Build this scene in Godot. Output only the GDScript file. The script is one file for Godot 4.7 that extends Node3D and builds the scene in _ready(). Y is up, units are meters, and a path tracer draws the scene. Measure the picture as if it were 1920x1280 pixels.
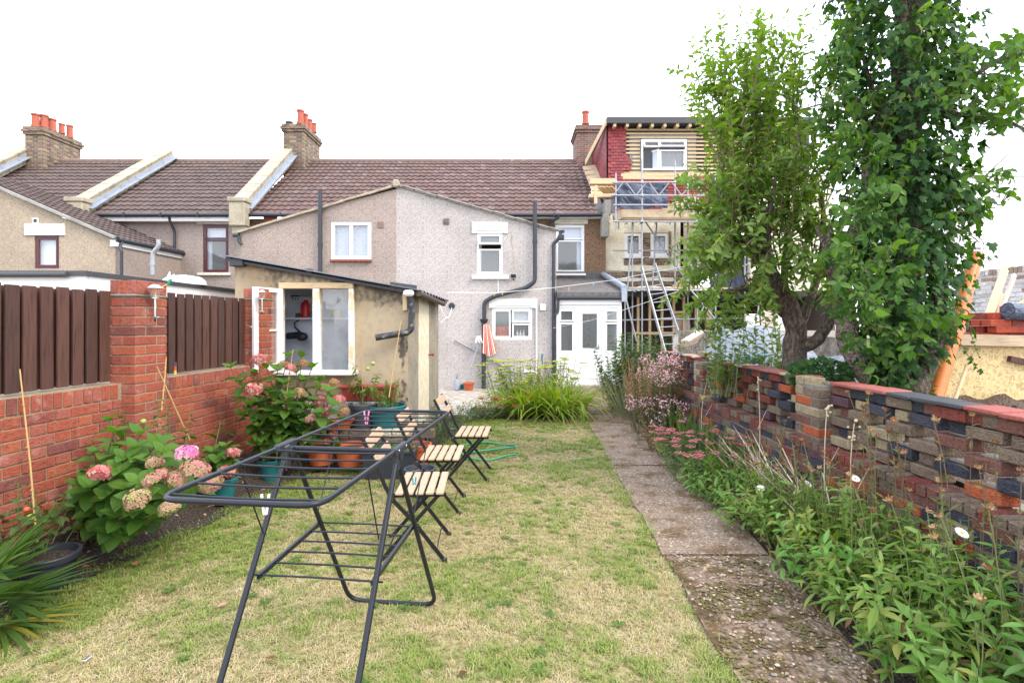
extends Node3D
# A back garden seen towards the rear of a brick and pebble-dashed terrace. y is up, metres; the view runs along -z.

const F := 1000.0
const EYE := 1.55
var rng := RandomNumberGenerator.new()
var tex := {}
var tinted := {}

func _ready():
	rng.seed = 7
	var cam := Camera3D.new()
	cam.name = "camera"
	cam.position = Vector3(0, EYE, 0)
	cam.set_frustum(0.128, Vector2(0, -0.0034), 0.1, 400.0)
	cam.current = true
	add_child(cam)
	var we := WorldEnvironment.new()
	we.name = "environment"
	var e := Environment.new()
	e.background_mode = Environment.BG_SKY
	var sk := ProceduralSkyMaterial.new()
	sk.sky_top_color = Color(0.88, 0.92, 1.0)
	sk.sky_horizon_color = Color(0.98, 0.99, 1.0)
	sk.sky_curve = 0.2
	sk.sky_energy_multiplier = 1.0
	sk.ground_bottom_color = Color(0.35, 0.34, 0.3)
	sk.ground_horizon_color = Color(0.5, 0.5, 0.47)
	var s := Sky.new()
	s.sky_material = sk
	e.sky = s
	e.tonemap_mode = Environment.TONE_MAPPER_LINEAR
	e.tonemap_exposure = 3.45
	e.sdfgi_enabled = true
	e.ssao_enabled = true
	e.ssil_enabled = true
	we.environment = e
	add_child(we)
	var sun := DirectionalLight3D.new()
	sun.name = "sun"
	sun.light_energy = 0.36
	sun.light_angular_distance = 24.0
	sun.light_color = Color(1.0, 0.97, 0.92)
	sun.shadow_enabled = true
	sun.look_at_from_position(Vector3(0.62, 0.78, 0.42), Vector3.ZERO, Vector3.UP)
	add_child(sun)
	make_materials()
	build_ground()
	build_houses()
	build_renovation()
	build_left_wall()
	build_right_wall()
	build_shed()
	build_site()
	build_rack()
	build_chairs()
	build_pots()
	build_plants()
	build_trees()
	build_small()

# ------------------------------------------------------------------ places
func at(px: float, py: float, d: float) -> Vector3:
	return Vector3((px - 960.0) * d / F, EYE - (py - 606.0) * d / F, -d)

func ax(px: float, d: float) -> float:
	return (px - 960.0) * d / F

func ay(py: float, d: float) -> float:
	return EYE - (py - 606.0) * d / F

func rr(a: float, b: float) -> float:
	return rng.randf_range(a, b)

func gy(d: float) -> float:
	return -0.18 * clampf((d - 8.6) / 5.6, 0.0, 1.0)

# ------------------------------------------------------------------ shapes
class MB:
	var v := PackedVector3Array()
	var n := PackedVector3Array()
	var uv := PackedVector2Array()
	var col := PackedColorArray()
	var tint := Color(1, 1, 1)
	var colored := false

	func tri(a: Vector3, b: Vector3, c: Vector3, na: Vector3, nb: Vector3, nc: Vector3) -> void:
		if (c - a).cross(b - a).dot(na + nb + nc) < 0.0:
			v.append_array(PackedVector3Array([a, c, b]))
			n.append_array(PackedVector3Array([na, nc, nb]))
		else:
			v.append_array(PackedVector3Array([a, b, c]))
			n.append_array(PackedVector3Array([na, nb, nc]))
		if colored:
			col.append_array(PackedColorArray([tint, tint, tint]))

	func flat(a: Vector3, b: Vector3, c: Vector3) -> void:
		var k := (c - a).cross(b - a).normalized()
		v.append_array(PackedVector3Array([a, b, c]))
		n.append_array(PackedVector3Array([k, k, k]))
		if colored:
			col.append_array(PackedColorArray([tint, tint, tint]))

	func quad(a: Vector3, b: Vector3, c: Vector3, d: Vector3, out: Vector3) -> void:
		if (c - a).cross(b - a).dot(out) < 0.0:
			flat(a, c, b)
			flat(a, d, c)
		else:
			flat(a, b, c)
			flat(a, c, d)

	func box(c: Vector3, s: Vector3, b := Basis()) -> void:
		var h := s * 0.5
		for ax in 3:
			for sg in [-1.0, 1.0]:
				var o := Vector3.ZERO
				o[ax] = sg
				var u := Vector3.ZERO
				u[(ax + 1) % 3] = 1.0
				var w := Vector3.ZERO
				w[(ax + 2) % 3] = 1.0
				var q := []
				for k in [[-1, -1], [1, -1], [1, 1], [-1, 1]]:
					q.append(c + b * ((o + u * k[0] + w * k[1]) * h))
				quad(q[0], q[1], q[2], q[3], b * o)

	func span(lo: Vector3, hi: Vector3) -> void:
		box((lo + hi) * 0.5, (hi - lo).abs())

	func bevel(c: Vector3, s: Vector3, r: float, b := Basis()) -> void:
		var h := s * 0.5
		var i := h - Vector3(r, r, r)
		for ax in 3:
			var p := (ax + 1) % 3
			var q := (ax + 2) % 3
			for sg in [-1.0, 1.0]:
				var f := []
				for k in [[-1, -1], [1, -1], [1, 1], [-1, 1]]:
					var x := Vector3.ZERO
					x[ax] = sg * h[ax]
					x[p] = k[0] * i[p]
					x[q] = k[1] * i[q]
					f.append(c + b * x)
				var o := Vector3.ZERO
				o[ax] = sg
				quad(f[0], f[1], f[2], f[3], b * o)
			for sp in [-1.0, 1.0]:
				for sq in [-1.0, 1.0]:
					var e := []
					for k in [[-1, 0], [1, 0], [1, 1], [-1, 1]]:
						var x := Vector3.ZERO
						x[ax] = k[0] * i[ax]
						x[p] = sp * (h[p] if k[1] == 0 else i[p])
						x[q] = sq * (i[q] if k[1] == 0 else h[q])
						e.append(c + b * x)
					var o := Vector3.ZERO
					o[p] = sp
					o[q] = sq
					quad(e[0], e[1], e[2], e[3], b * o)
		for sx in [-1.0, 1.0]:
			for sy in [-1.0, 1.0]:
				for sz in [-1.0, 1.0]:
					var g := Vector3(sx, sy, sz)
					var a := c + b * (Vector3(h.x, i.y, i.z) * g)
					var d := c + b * (Vector3(i.x, h.y, i.z) * g)
					var t := c + b * (Vector3(i.x, i.y, h.z) * g)
					if (t - a).cross(d - a).dot(b * g) < 0.0:
						flat(a, t, d)
					else:
						flat(a, d, t)

	func bar(a: Vector3, b: Vector3, w: float, h: float, up := Vector3.UP) -> void:
		var z := (b - a).normalized()
		if absf(z.dot(up)) > 0.98:
			up = Vector3.RIGHT
		var x := up.cross(z).normalized()
		box((a + b) * 0.5, Vector3(w, h, a.distance_to(b)), Basis(x, z.cross(x), z))

	func tube(pts: Array, r0: float, r1: float, sides := 6, caps := true) -> void:
		var rings := []
		var m := pts.size()
		var ref := Vector3(0.13, 0.9, 0.41)
		for k in m:
			var t: Vector3 = (pts[mini(k + 1, m - 1)] - pts[maxi(k - 1, 0)]).normalized()
			if k == 0 and absf(t.dot(ref)) > 0.9:
				ref = Vector3(0.93, 0.1, 0.3)
			var x := (ref - t * ref.dot(t)).normalized()
			ref = x
			var y := t.cross(x)
			var r := lerpf(r0, r1, float(k) / maxf(m - 1, 1))
			var ring := []
			for j in sides:
				var a := TAU * j / sides
				var o := x * cos(a) + y * sin(a)
				ring.append([pts[k] + o * r, o])
			rings.append(ring)
		for k in m - 1:
			for j in sides:
				var p = rings[k][j]
				var q = rings[k][(j + 1) % sides]
				var s = rings[k + 1][(j + 1) % sides]
				var u = rings[k + 1][j]
				tri(p[0], q[0], s[0], p[1], q[1], s[1])
				tri(p[0], s[0], u[0], p[1], s[1], u[1])
		if caps:
			for k in [0, m - 1]:
				var t: Vector3 = (pts[0] - pts[1]) if k == 0 else (pts[m - 1] - pts[m - 2])
				t = t.normalized()
				for j in sides:
					tri(pts[k], rings[k][j][0], rings[k][(j + 1) % sides][0], t, t, t)

	func lathe(prof: Array, segs := 20, xf := Transform3D()) -> void:
		for k in prof.size() - 1:
			var a: Vector2 = prof[k]
			var b: Vector2 = prof[k + 1]
			var e := (b - a).normalized()
			var nn := Vector2(e.y, -e.x)
			for j in segs:
				var t0 := TAU * j / segs
				var t1 := TAU * (j + 1) / segs
				var q := []
				var m := []
				for w in [[a, t0], [a, t1], [b, t1], [b, t0]]:
					q.append(xf * Vector3(w[0].x * cos(w[1]), w[0].y, w[0].x * sin(w[1])))
					m.append((xf.basis * Vector3(nn.x * cos(w[1]), nn.y, nn.x * sin(w[1]))).normalized())
				tri(q[0], q[1], q[2], m[0], m[1], m[2])
				tri(q[0], q[2], q[3], m[0], m[2], m[3])

	func prism(poly: PackedVector2Array, z0: float, z1: float, xf := Transform3D()) -> void:
		var ix := Geometry2D.triangulate_polygon(poly)
		for z in [z0, z1]:
			var o := Vector3(0, 0, 1.0 if z == maxf(z0, z1) else -1.0)
			for k in ix.size() / 3:
				var p := []
				for j in 3:
					var w := poly[ix[k * 3 + j]]
					p.append(xf * Vector3(w.x, w.y, z))
				var nn := (xf.basis * o).normalized()
				tri(p[0], p[1], p[2], nn, nn, nn)
		var ccw := not Geometry2D.is_polygon_clockwise(poly)
		for k in poly.size():
			var a := poly[k]
			var b := poly[(k + 1) % poly.size()]
			var e := b - a
			var o := Vector3(e.y, -e.x, 0) * (1.0 if ccw else -1.0)
			quad(xf * Vector3(a.x, a.y, z0), xf * Vector3(b.x, b.y, z0), xf * Vector3(b.x, b.y, z1), xf * Vector3(a.x, a.y, z1), xf.basis * o)

	func blob(c: Vector3, r: Vector3, segs := 8) -> void:
		var prof := []
		for k in 6:
			var a := -PI / 2 + PI * k / 5.0
			prof.append(Vector2(cos(a), sin(a)))
		for k in 5:
			for j in segs:
				var q := []
				var m := []
				for w in [[k, j], [k, j + 1], [k + 1, j + 1], [k + 1, j]]:
					var p: Vector2 = prof[w[0]]
					var t: float = TAU * w[1] / segs
					var o := Vector3(p.x * cos(t), p.y, p.x * sin(t))
					q.append(c + o * r)
					m.append((o / r).normalized())
				tri(q[0], q[1], q[2], m[0], m[1], m[2])
				tri(q[0], q[2], q[3], m[0], m[2], m[3])

	func mesh() -> ArrayMesh:
		var arr := []
		arr.resize(Mesh.ARRAY_MAX)
		arr[Mesh.ARRAY_VERTEX] = v
		arr[Mesh.ARRAY_NORMAL] = n
		if uv.size() == v.size():
			arr[Mesh.ARRAY_TEX_UV] = uv
		if col.size() == v.size():
			arr[Mesh.ARRAY_COLOR] = col
		var am := ArrayMesh.new()
		am.add_surface_from_arrays(Mesh.PRIMITIVE_TRIANGLES, arr)
		return am

# ------------------------------------------------------------------ nodes
func thing(called: String, label: String, category: String, where := Vector3.ZERO, group := "") -> Node3D:
	var o := Node3D.new()
	o.name = called
	add_child(o, true)
	o.position = where
	o.set_meta("label", label)
	o.set_meta("category", category)
	if group:
		o.set_meta("group", group)
	return o

func part(called: String, shape, material: Material, parent: Node3D) -> MeshInstance3D:
	var o := MeshInstance3D.new()
	o.name = called
	o.mesh = shape.mesh() if shape is MB else shape
	o.material_override = material
	parent.add_child(o, true)
	return o

func stuff(o: Node) -> Node:
	o.set_meta("kind", "stuff")
	return o

func single(called: String, shape, material: Material, label: String, category: String, group := "", where := Vector3.ZERO) -> MeshInstance3D:
	var o := part(called, shape, material, self)
	o.position = where
	o.set_meta("label", label)
	o.set_meta("category", category)
	if group:
		o.set_meta("group", group)
	return o

func struct(called: String, shape, material: Material) -> MeshInstance3D:
	var o := part(called, shape, material, self)
	o.set_meta("kind", "structure")
	return o

func tinted_mesh(m: ArrayMesh, c: Color) -> ArrayMesh:
	var key := [m, c]
	if not tinted.has(key):
		var arr := m.surface_get_arrays(0)
		var cols := PackedColorArray()
		cols.resize(arr[Mesh.ARRAY_VERTEX].size())
		cols.fill(c)
		arr[Mesh.ARRAY_COLOR] = cols
		var am := ArrayMesh.new()
		am.add_surface_from_arrays(Mesh.PRIMITIVE_TRIANGLES, arr)
		tinted[key] = am
	return tinted[key]

# list: [mesh, transform, colour]; the nearest ones become parts of their own, the rest one part per mesh
func pieces(parent: Node3D, called: String, list: Array, material: Material, most := 300, rest_name := "foliage") -> void:
	var eye := Vector3(0, EYE, 0)
	var base := parent.global_transform if parent.is_inside_tree() else parent.transform
	if list.size() > most:
		for it in list:
			it.append((base * it[1].origin).distance_squared_to(eye))
		list.sort_custom(func(a, b): return a[3] < b[3])
	var later := {}
	for k in list.size():
		var it = list[k]
		if k < most:
			var o := part(called, tinted_mesh(it[0], it[2]), material, parent)
			o.transform = it[1]
		else:
			if not later.has(it[0]):
				later[it[0]] = []
			later[it[0]].append(it)
	for m in later:
		mass(parent, rest_name, m, later[m], material)

func mass(parent: Node3D, called: String, m: ArrayMesh, list: Array, material: Material) -> MultiMeshInstance3D:
	var mm := MultiMesh.new()
	mm.transform_format = MultiMesh.TRANSFORM_3D
	mm.use_colors = true
	mm.mesh = m
	mm.instance_count = list.size()
	for k in list.size():
		mm.set_instance_transform(k, list[k][1])
		mm.set_instance_color(k, list[k][2])
	var o := MultiMeshInstance3D.new()
	o.name = called
	o.multimesh = mm
	o.material_override = material
	o.set_meta("kind", "stuff")
	parent.add_child(o, true)
	return o

# ------------------------------------------------------------------ materials
func L(r: float, g: float, b: float) -> Color:
	return Color(r, g, b)

func noise(freq: float, sd := 1, oct := 4, kind := FastNoiseLite.TYPE_SIMPLEX_SMOOTH) -> FastNoiseLite:
	var f := FastNoiseLite.new()
	f.noise_type = kind
	f.frequency = freq
	f.seed = sd
	f.fractal_octaves = oct
	f.fractal_type = FastNoiseLite.FRACTAL_FBM if oct > 1 else FastNoiseLite.FRACTAL_NONE
	return f

# ramp: [offset, linear colour, ...]
func ntex(f: FastNoiseLite, size: int, ramp: Array, hard := false) -> NoiseTexture2D:
	var t := NoiseTexture2D.new()
	t.width = size
	t.height = size
	t.seamless = true
	t.seamless_blend_skirt = 0.12
	t.noise = f
	if ramp.size():
		var g := Gradient.new()
		var offs := PackedFloat32Array()
		var cols := PackedColorArray()
		for k in ramp.size() / 2:
			offs.append(ramp[k * 2])
			cols.append(ramp[k * 2 + 1].linear_to_srgb())
		g.offsets = offs
		g.colors = cols
		if hard:
			g.interpolation_mode = Gradient.GRADIENT_INTERPOLATE_CONSTANT
		t.color_ramp = g
	return t

func grey(a: float) -> Color:
	return Color(a, a, a)

func mat(col: Color, rough := 0.8, metal := 0.0, o := {}) -> StandardMaterial3D:
	var m := StandardMaterial3D.new()
	m.albedo_color = col.linear_to_srgb()
	m.roughness = rough
	m.metallic = metal
	m.vertex_color_use_as_albedo = o.get("tint", false)
	if o.has("tex") or o.has("bump"):
		if not o.get("uv", false):
			m.uv1_triplanar = true
			m.uv1_world_triplanar = not o.get("local", false)
			var sc = o.get("scale", 1.0)
			m.uv1_scale = sc if sc is Vector3 else Vector3(sc, sc, sc)
			m.uv1_triplanar_sharpness = 4.0
		if o.has("tex"):
			m.albedo_texture = o.tex
		if o.has("bump"):
			m.heightmap_enabled = true
			m.heightmap_texture = o.bump
			m.heightmap_scale = o.get("height", 0.4)
	if o.has("detail"):
		m.detail_enabled = true
		m.detail_albedo = o.detail
		m.detail_blend_mode = BaseMaterial3D.BLEND_MODE_ADD if o.get("bloom", false) else BaseMaterial3D.BLEND_MODE_MUL
		m.detail_uv_layer = BaseMaterial3D.DETAIL_UV_2
		m.uv2_triplanar = true
		m.uv2_world_triplanar = true
		var ds: float = o.get("detail_scale", 0.2)
		m.uv2_scale = Vector3(ds, ds, ds)
	if o.has("back"):
		m.backlight_enabled = true
		m.backlight = o.back
	if o.has("spec"):
		m.metallic_specular = o.spec
	if o.has("alpha"):
		m.transparency = BaseMaterial3D.TRANSPARENCY_ALPHA
		m.albedo_color.a = o.alpha
	return m

var M := {}

# courses of bricks as a picture, for brickwork too far away to tell its bricks apart (0.9 m by 0.6 m)
func brick_image(cols: Array, mortar: Color, sd: int) -> Array:
	var r := RandomNumberGenerator.new()
	r.seed = sd
	var w := 256
	var h := 256
	var im := Image.create(w, h, false, Image.FORMAT_RGB8)
	var hi := Image.create(w, h, false, Image.FORMAT_L8)
	im.fill(mortar.linear_to_srgb())
	hi.fill(Color(0.2, 0.2, 0.2))
	for row in 8:
		for k in 4:
			var c: Color = cols[r.randi() % cols.size()]
			var x0 := (k * 64 + (32 if row % 2 else 0)) % w
			for seg in 61:
				var x := (x0 + seg) % w
				var cc := c * r.randf_range(0.86, 1.14)
				for y in 28:
					var c2 := cc * r.randf_range(0.9, 1.1)
					im.set_pixel(x, row * 32 + y + 2, Color(c2.r, c2.g, c2.b).linear_to_srgb())
					hi.set_pixel(x, row * 32 + y + 2, grey(r.randf_range(0.75, 1.0)))
	return [ImageTexture.create_from_image(im), ImageTexture.create_from_image(hi)]

# pressed wood strands lying every way
func strand_image(sd: int) -> ImageTexture:
	var r := RandomNumberGenerator.new()
	r.seed = sd
	var w := 512
	var im := Image.create(w, w, false, Image.FORMAT_RGB8)
	im.fill(L(0.45, 0.32, 0.15).linear_to_srgb())
	for k in 1500:
		var a := r.randf() * PI
		var u := Vector2(cos(a), sin(a))
		var p := Vector2(r.randf() * w, r.randf() * w)
		var ln := r.randi_range(18, 46)
		var wd := r.randi_range(4, 10)
		var c := L(0.72, 0.54, 0.26).lerp(L(0.55, 0.39, 0.17), pow(r.randf(), 2.0)).lerp(L(0.72, 0.56, 0.30), r.randf() * 0.6)
		for i in ln:
			for j in wd:
				var q := p + u * i + u.orthogonal() * j
				var cc := c * (0.9 + 0.2 * r.randf())
				im.set_pixel(posmod(int(q.x), w), posmod(int(q.y), w), Color(cc.r, cc.g, cc.b).linear_to_srgb())
	return ImageTexture.create_from_image(im)

# tan render with black mould that grew under the roof edge and along the corner, as on the shed
func mould_image() -> ImageTexture:
	var w := 384
	var h := 384
	var im := Image.create(w, h, false, Image.FORMAT_RGB8)
	var f := noise(0.012, 5, 5)
	var g := noise(0.06, 9, 4)
	var b := noise(0.004, 12, 3)
	for y in h:
		for x in w:
			var u := float(x) / w
			var v := 1.0 - float(y) / h          # 0 at the ground, 1 at 2.4 m
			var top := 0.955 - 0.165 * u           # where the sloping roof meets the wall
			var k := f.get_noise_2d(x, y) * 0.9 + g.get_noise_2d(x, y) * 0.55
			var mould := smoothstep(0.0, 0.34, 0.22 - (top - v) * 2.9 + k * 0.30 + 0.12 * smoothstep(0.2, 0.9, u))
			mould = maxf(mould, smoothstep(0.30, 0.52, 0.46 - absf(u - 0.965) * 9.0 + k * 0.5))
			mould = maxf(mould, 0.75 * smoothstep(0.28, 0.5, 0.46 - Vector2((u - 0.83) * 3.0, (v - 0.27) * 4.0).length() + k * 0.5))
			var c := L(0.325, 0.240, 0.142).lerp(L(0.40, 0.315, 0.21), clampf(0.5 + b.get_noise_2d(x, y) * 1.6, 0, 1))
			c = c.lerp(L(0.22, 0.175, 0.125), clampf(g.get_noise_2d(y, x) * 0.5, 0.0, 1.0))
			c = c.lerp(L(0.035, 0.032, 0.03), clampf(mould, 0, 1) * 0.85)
			im.set_pixel(x, y, c.linear_to_srgb())
	return ImageTexture.create_from_image(im)

func make_materials() -> void:
	var blot := ntex(noise(0.006, 3, 5), 512, [0.0, grey(0.62), 0.4, grey(0.88), 0.6, grey(0.98), 1.0, grey(1.0)])
	var soft := ntex(noise(0.01, 8, 4), 512, [0.0, grey(0.75), 1.0, grey(1.0)])
	var grain := ntex(noise(0.03, 4, 5), 512, [0.0, grey(0.55), 0.5, grey(0.86), 1.0, grey(1.0)])
	var rough_b := ntex(noise(0.05, 6, 5), 512, [])
	var fine_b := ntex(noise(0.16, 16, 3), 512, [])
	tex = {"blot": blot, "soft": soft, "grain": grain, "rough": rough_b, "fine": fine_b}
	var cell := noise(0.09, 21, 1, FastNoiseLite.TYPE_CELLULAR)
	cell.cellular_return_type = FastNoiseLite.RETURN_CELL_VALUE
	cell.cellular_jitter = 1.0
	var cdist := noise(0.09, 21, 1, FastNoiseLite.TYPE_CELLULAR)
	cdist.cellular_return_type = FastNoiseLite.RETURN_DISTANCE
	var dash_b := ntex(cdist, 512, [])
	# pebble-dash: small stones of several colours thrown on the render
	var pink := ntex(cell, 512, [0.0, L(0.23, 0.17, 0.14), 0.10, L(0.37, 0.29, 0.245), 0.30, L(0.44, 0.36, 0.315), 0.55, L(0.34, 0.265, 0.225), 0.66, L(0.49, 0.42, 0.375), 0.86, L(0.40, 0.31, 0.26)], true)
	var pale := ntex(cell, 512, [0.0, L(0.31, 0.26, 0.24), 0.09, L(0.475, 0.42, 0.395), 0.28, L(0.57, 0.525, 0.50), 0.52, L(0.45, 0.39, 0.365), 0.64, L(0.61, 0.575, 0.55), 0.88, L(0.49, 0.425, 0.40)], true)
	var tan := ntex(cell, 512, [0.0, L(0.28, 0.20, 0.13), 0.12, L(0.43, 0.335, 0.24), 0.34, L(0.51, 0.41, 0.30), 0.6, L(0.40, 0.30, 0.21), 0.72, L(0.55, 0.46, 0.35)], true)
	var brown := ntex(cell, 512, [0.0, L(0.08, 0.045, 0.025), 0.16, L(0.28, 0.17, 0.10), 0.4, L(0.20, 0.11, 0.06), 0.6, L(0.37, 0.25, 0.16), 0.8, L(0.24, 0.13, 0.07)], true)
	var faint := ntex(noise(0.006, 13, 5), 512, [0.0, grey(0.80), 0.4, grey(0.93), 0.6, grey(1.0), 1.0, grey(1.0)])
	for k in [["dash_pink", pink], ["dash_pale", pale], ["dash_tan", tan], ["dash_brown", brown]]:
		M[k[0]] = mat(grey(0.84), 0.95, 0.0, {"tex": k[1], "bump": dash_b, "height": 0.4, "scale": 1.55, "detail": faint, "detail_scale": 0.16})
	var bk := brick_image([L(0.26, 0.19, 0.11), L(0.18, 0.13, 0.085), L(0.32, 0.24, 0.14), L(0.11, 0.085, 0.07), L(0.21, 0.12, 0.085), L(0.15, 0.10, 0.075)], L(0.40, 0.35, 0.28), 4)
	M.far_brick = mat(grey(1.0), 0.95, 0.0, {"tex": bk[0], "bump": bk[1], "height": 1.0, "scale": Vector3(1.1, 1.65, 1.1), "detail": blot, "detail_scale": 0.4})
	var bk2 := brick_image([L(0.20, 0.085, 0.065), L(0.15, 0.075, 0.06), L(0.12, 0.08, 0.065), L(0.25, 0.11, 0.08), L(0.17, 0.12, 0.09)], L(0.36, 0.31, 0.27), 5)
	M.far_red_brick = mat(grey(1.0), 0.95, 0.0, {"tex": bk2[0], "bump": bk2[1], "height": 1.0, "scale": Vector3(1.1, 1.65, 1.1)})
	var bk3 := brick_image([L(0.78, 0.72, 0.56), L(0.76, 0.70, 0.54), L(0.80, 0.74, 0.60), L(0.75, 0.68, 0.52)], L(0.68, 0.61, 0.46), 6)
	M.cream_brick = mat(grey(1.0), 0.8, 0.0, {"tex": bk3[0], "bump": bk3[1], "height": 0.8, "scale": Vector3(1.1, 1.65, 1.1), "detail": blot, "detail_scale": 0.3})
	M.roof_tile = mat(grey(1.0), 0.9, 0.0, {"tint": true, "tex": ntex(noise(0.02, 31, 5), 512, [0.0, L(0.42, 0.42, 0.40), 0.45, grey(0.95), 0.75, grey(1.0), 1.0, L(1.0, 0.98, 0.9)]), "scale": 1.3})
	M.stone = mat(L(0.52, 0.45, 0.33), 0.95, 0.0, {"tex": grain, "bump": rough_b, "height": 1.5, "scale": 1.2, "detail": blot, "detail_scale": 0.5})
	M.grey_render = mat(L(0.42, 0.40, 0.36), 0.95, 0.0, {"tex": grain, "bump": rough_b, "height": 0.8, "scale": 1.4, "detail": blot, "detail_scale": 0.5})
	M.lead = mat(L(0.36, 0.40, 0.47), 0.55, 0.1, {"tex": soft, "bump": rough_b, "height": 0.6, "scale": 0.8})
	M.slate = mat(L(0.06, 0.062, 0.07), 0.6, 0.0, {"tex": grain, "scale": 1.0})
	M.white = mat(L(0.80, 0.80, 0.79), 0.35)
	M.white_old = mat(L(0.78, 0.77, 0.74), 0.55, 0.0, {"tex": ntex(noise(0.02, 41, 5), 256, [0.0, L(0.72, 0.70, 0.66), 0.2, grey(0.96), 1.0, grey(1.0)]), "scale": 1.0, "bump": rough_b, "height": 0.15})
	M.cream = mat(L(0.74, 0.70, 0.57), 0.6, 0.0, {"tex": soft, "scale": 1.0})
	M.maroon = mat(L(0.085, 0.016, 0.022), 0.4)
	M.black = mat(L(0.022, 0.024, 0.029), 0.42)
	M.black_pipe = mat(L(0.030, 0.034, 0.045), 0.45, 0.0, {"tex": soft, "scale": 2.0})
	M.worn_pipe = mat(grey(1.0), 0.55, 0.0, {"tex": ntex(noise(0.03, 44, 5), 256, [0.0, L(0.022, 0.022, 0.026), 0.6, L(0.035, 0.035, 0.04), 0.72, L(0.12, 0.12, 0.12), 1.0, L(0.3, 0.29, 0.28)]), "scale": 1.4})
	M.curtain_sky_tone = mat(L(0.62, 0.68, 0.78), 0.9, 0.0, {"tex": ntex(noise(0.05, 45, 2), 128, [0.0, grey(0.85), 1.0, grey(1.0)]), "scale": Vector3(6, 0.3, 6)})  # pale blue also paints in the sky that window panes would reflect
	M.frosted = mat(L(0.38, 0.43, 0.54), 0.55, 0.0, {"tex": soft, "bump": fine_b, "height": 0.2, "scale": 2.0})
	M.glass = mat(L(0.9, 0.95, 0.95), 0.03, 0.0, {"alpha": 0.06})
	M.obscure_glass = mat(L(0.55, 0.6, 0.6), 0.22, 0.0, {"bump": dash_b, "height": 0.4, "scale": 3.0, "alpha": 0.05})
	M.room = mat(L(0.34, 0.33, 0.32), 0.9)
	M.room_floor = mat(L(0.16, 0.11, 0.08), 0.8)
	M.red_tile = mat(L(0.30, 0.065, 0.035), 0.7, 0.0, {"tex": grain, "scale": 2.0})
	M.chimney_pot = mat(L(0.46, 0.115, 0.065), 0.75, 0.0, {"tex": grain, "scale": 1.2})
	M.hung_tile = mat(grey(1.0), 0.6, 0.0, {"tint": true, "tex": soft, "scale": 2.0})
	M.felt = mat(L(0.15, 0.14, 0.135), 0.85, 0.0, {"tex": ntex(noise(0.012, 47, 5), 512, [0.0, L(0.45, 0.42, 0.40), 0.5, grey(0.85), 0.8, L(1.0, 0.93, 0.85)]), "bump": fine_b, "height": 0.3, "scale": 0.8})
	var wood_tex := ntex(noise(0.03, 51, 5), 512, [0.0, L(0.55, 0.5, 0.45), 0.4, grey(0.86), 1.0, grey(1.0)])
	for k in [["x", Vector3(0.25, 4, 4)], ["y", Vector3(4, 0.25, 4)], ["z", Vector3(4, 4, 0.25)]]:
		M["pine_" + k[0]] = mat(L(0.68, 0.50, 0.29), 0.75, 0.0, {"tex": wood_tex, "bump": wood_tex, "height": 0.15, "scale": k[1]})
		M["plank_" + k[0]] = mat(L(0.55, 0.42, 0.28), 0.85, 0.0, {"tex": wood_tex, "bump": wood_tex, "height": 0.2, "scale": k[1], "detail": blot, "detail_scale": 0.5})
	M.slat = mat(L(0.50, 0.345, 0.225), 0.6, 0.0, {"tex": wood_tex, "bump": wood_tex, "height": 0.06, "scale": Vector3(8, 8, 0.7)})
	for k in 3:
		var c: Color = [L(0.084, 0.033, 0.023), L(0.068, 0.028, 0.020), L(0.100, 0.041, 0.028)][k]
		M["fence_%d" % k] = mat(c, 0.7, 0.0, {"tex": ntex(noise(0.03, 60 + k, 5), 256, [0.0, L(0.35, 0.32, 0.3), 0.35, grey(0.8), 0.86, grey(1.0), 1.0, L(1.9, 1.8, 1.6)]), "bump": wood_tex, "height": 0.2, "scale": Vector3(5, 0.45, 5)})
	# bricks near by: one material per tone, each with burnt patches and lime bloom
	var face := ntex(noise(0.02, 71, 5), 512, [0.0, L(0.36, 0.40, 0.5), 0.3, grey(0.82), 0.62, grey(1.0), 0.82, L(1.0, 1.12, 1.15), 1.0, L(1.0, 1.9, 2.1)])
	var reds := [L(0.355, 0.092, 0.056), L(0.32, 0.084, 0.056), L(0.39, 0.112, 0.062), L(0.27, 0.078, 0.058), L(0.345, 0.106, 0.074), L(0.215, 0.072, 0.060)]
	var lime := ntex(noise(0.012, 74, 5), 512, [0.0, grey(0.0), 0.60, grey(0.0), 0.78, L(0.03, 0.035, 0.035), 1.0, L(0.16, 0.17, 0.16)])
	for k in reds.size():
		M["red_%d" % k] = mat(reds[k], 0.9, 0.0, {"tex": face, "bump": rough_b, "height": 0.5, "scale": Vector3(2.2 + 0.07 * k, 3.4, 2.2), "spec": 0.3, "detail": lime, "detail_scale": 0.9, "bloom": true})
	M.mortar = mat(L(0.43, 0.335, 0.215), 0.95, 0.0, {"tex": grain, "bump": fine_b, "height": 0.5, "scale": 2.0, "detail": blot, "detail_scale": 1.0})
	M.mortar_grey = mat(L(0.28, 0.25, 0.205), 0.95, 0.0, {"tex": grain, "bump": fine_b, "height": 0.6, "scale": 2.0, "detail": blot, "detail_scale": 1.0})
	var old := [L(0.205, 0.056, 0.040), L(0.045, 0.047, 0.062), L(0.205, 0.148, 0.105), L(0.105, 0.055, 0.068), L(0.36, 0.285, 0.175), L(0.40, 0.100, 0.040), L(0.175, 0.078, 0.058), L(0.175, 0.126, 0.095), L(0.060, 0.062, 0.078)]
	for k in old.size():
		M["old_%d" % k] = mat(old[k], 0.85, 0.0, {"tex": face, "bump": rough_b, "height": 0.8, "scale": Vector3(3.0, 3.0, 3.0 - 0.1 * k), "detail": blot, "detail_scale": 1.3, "spec": 0.35})
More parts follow.
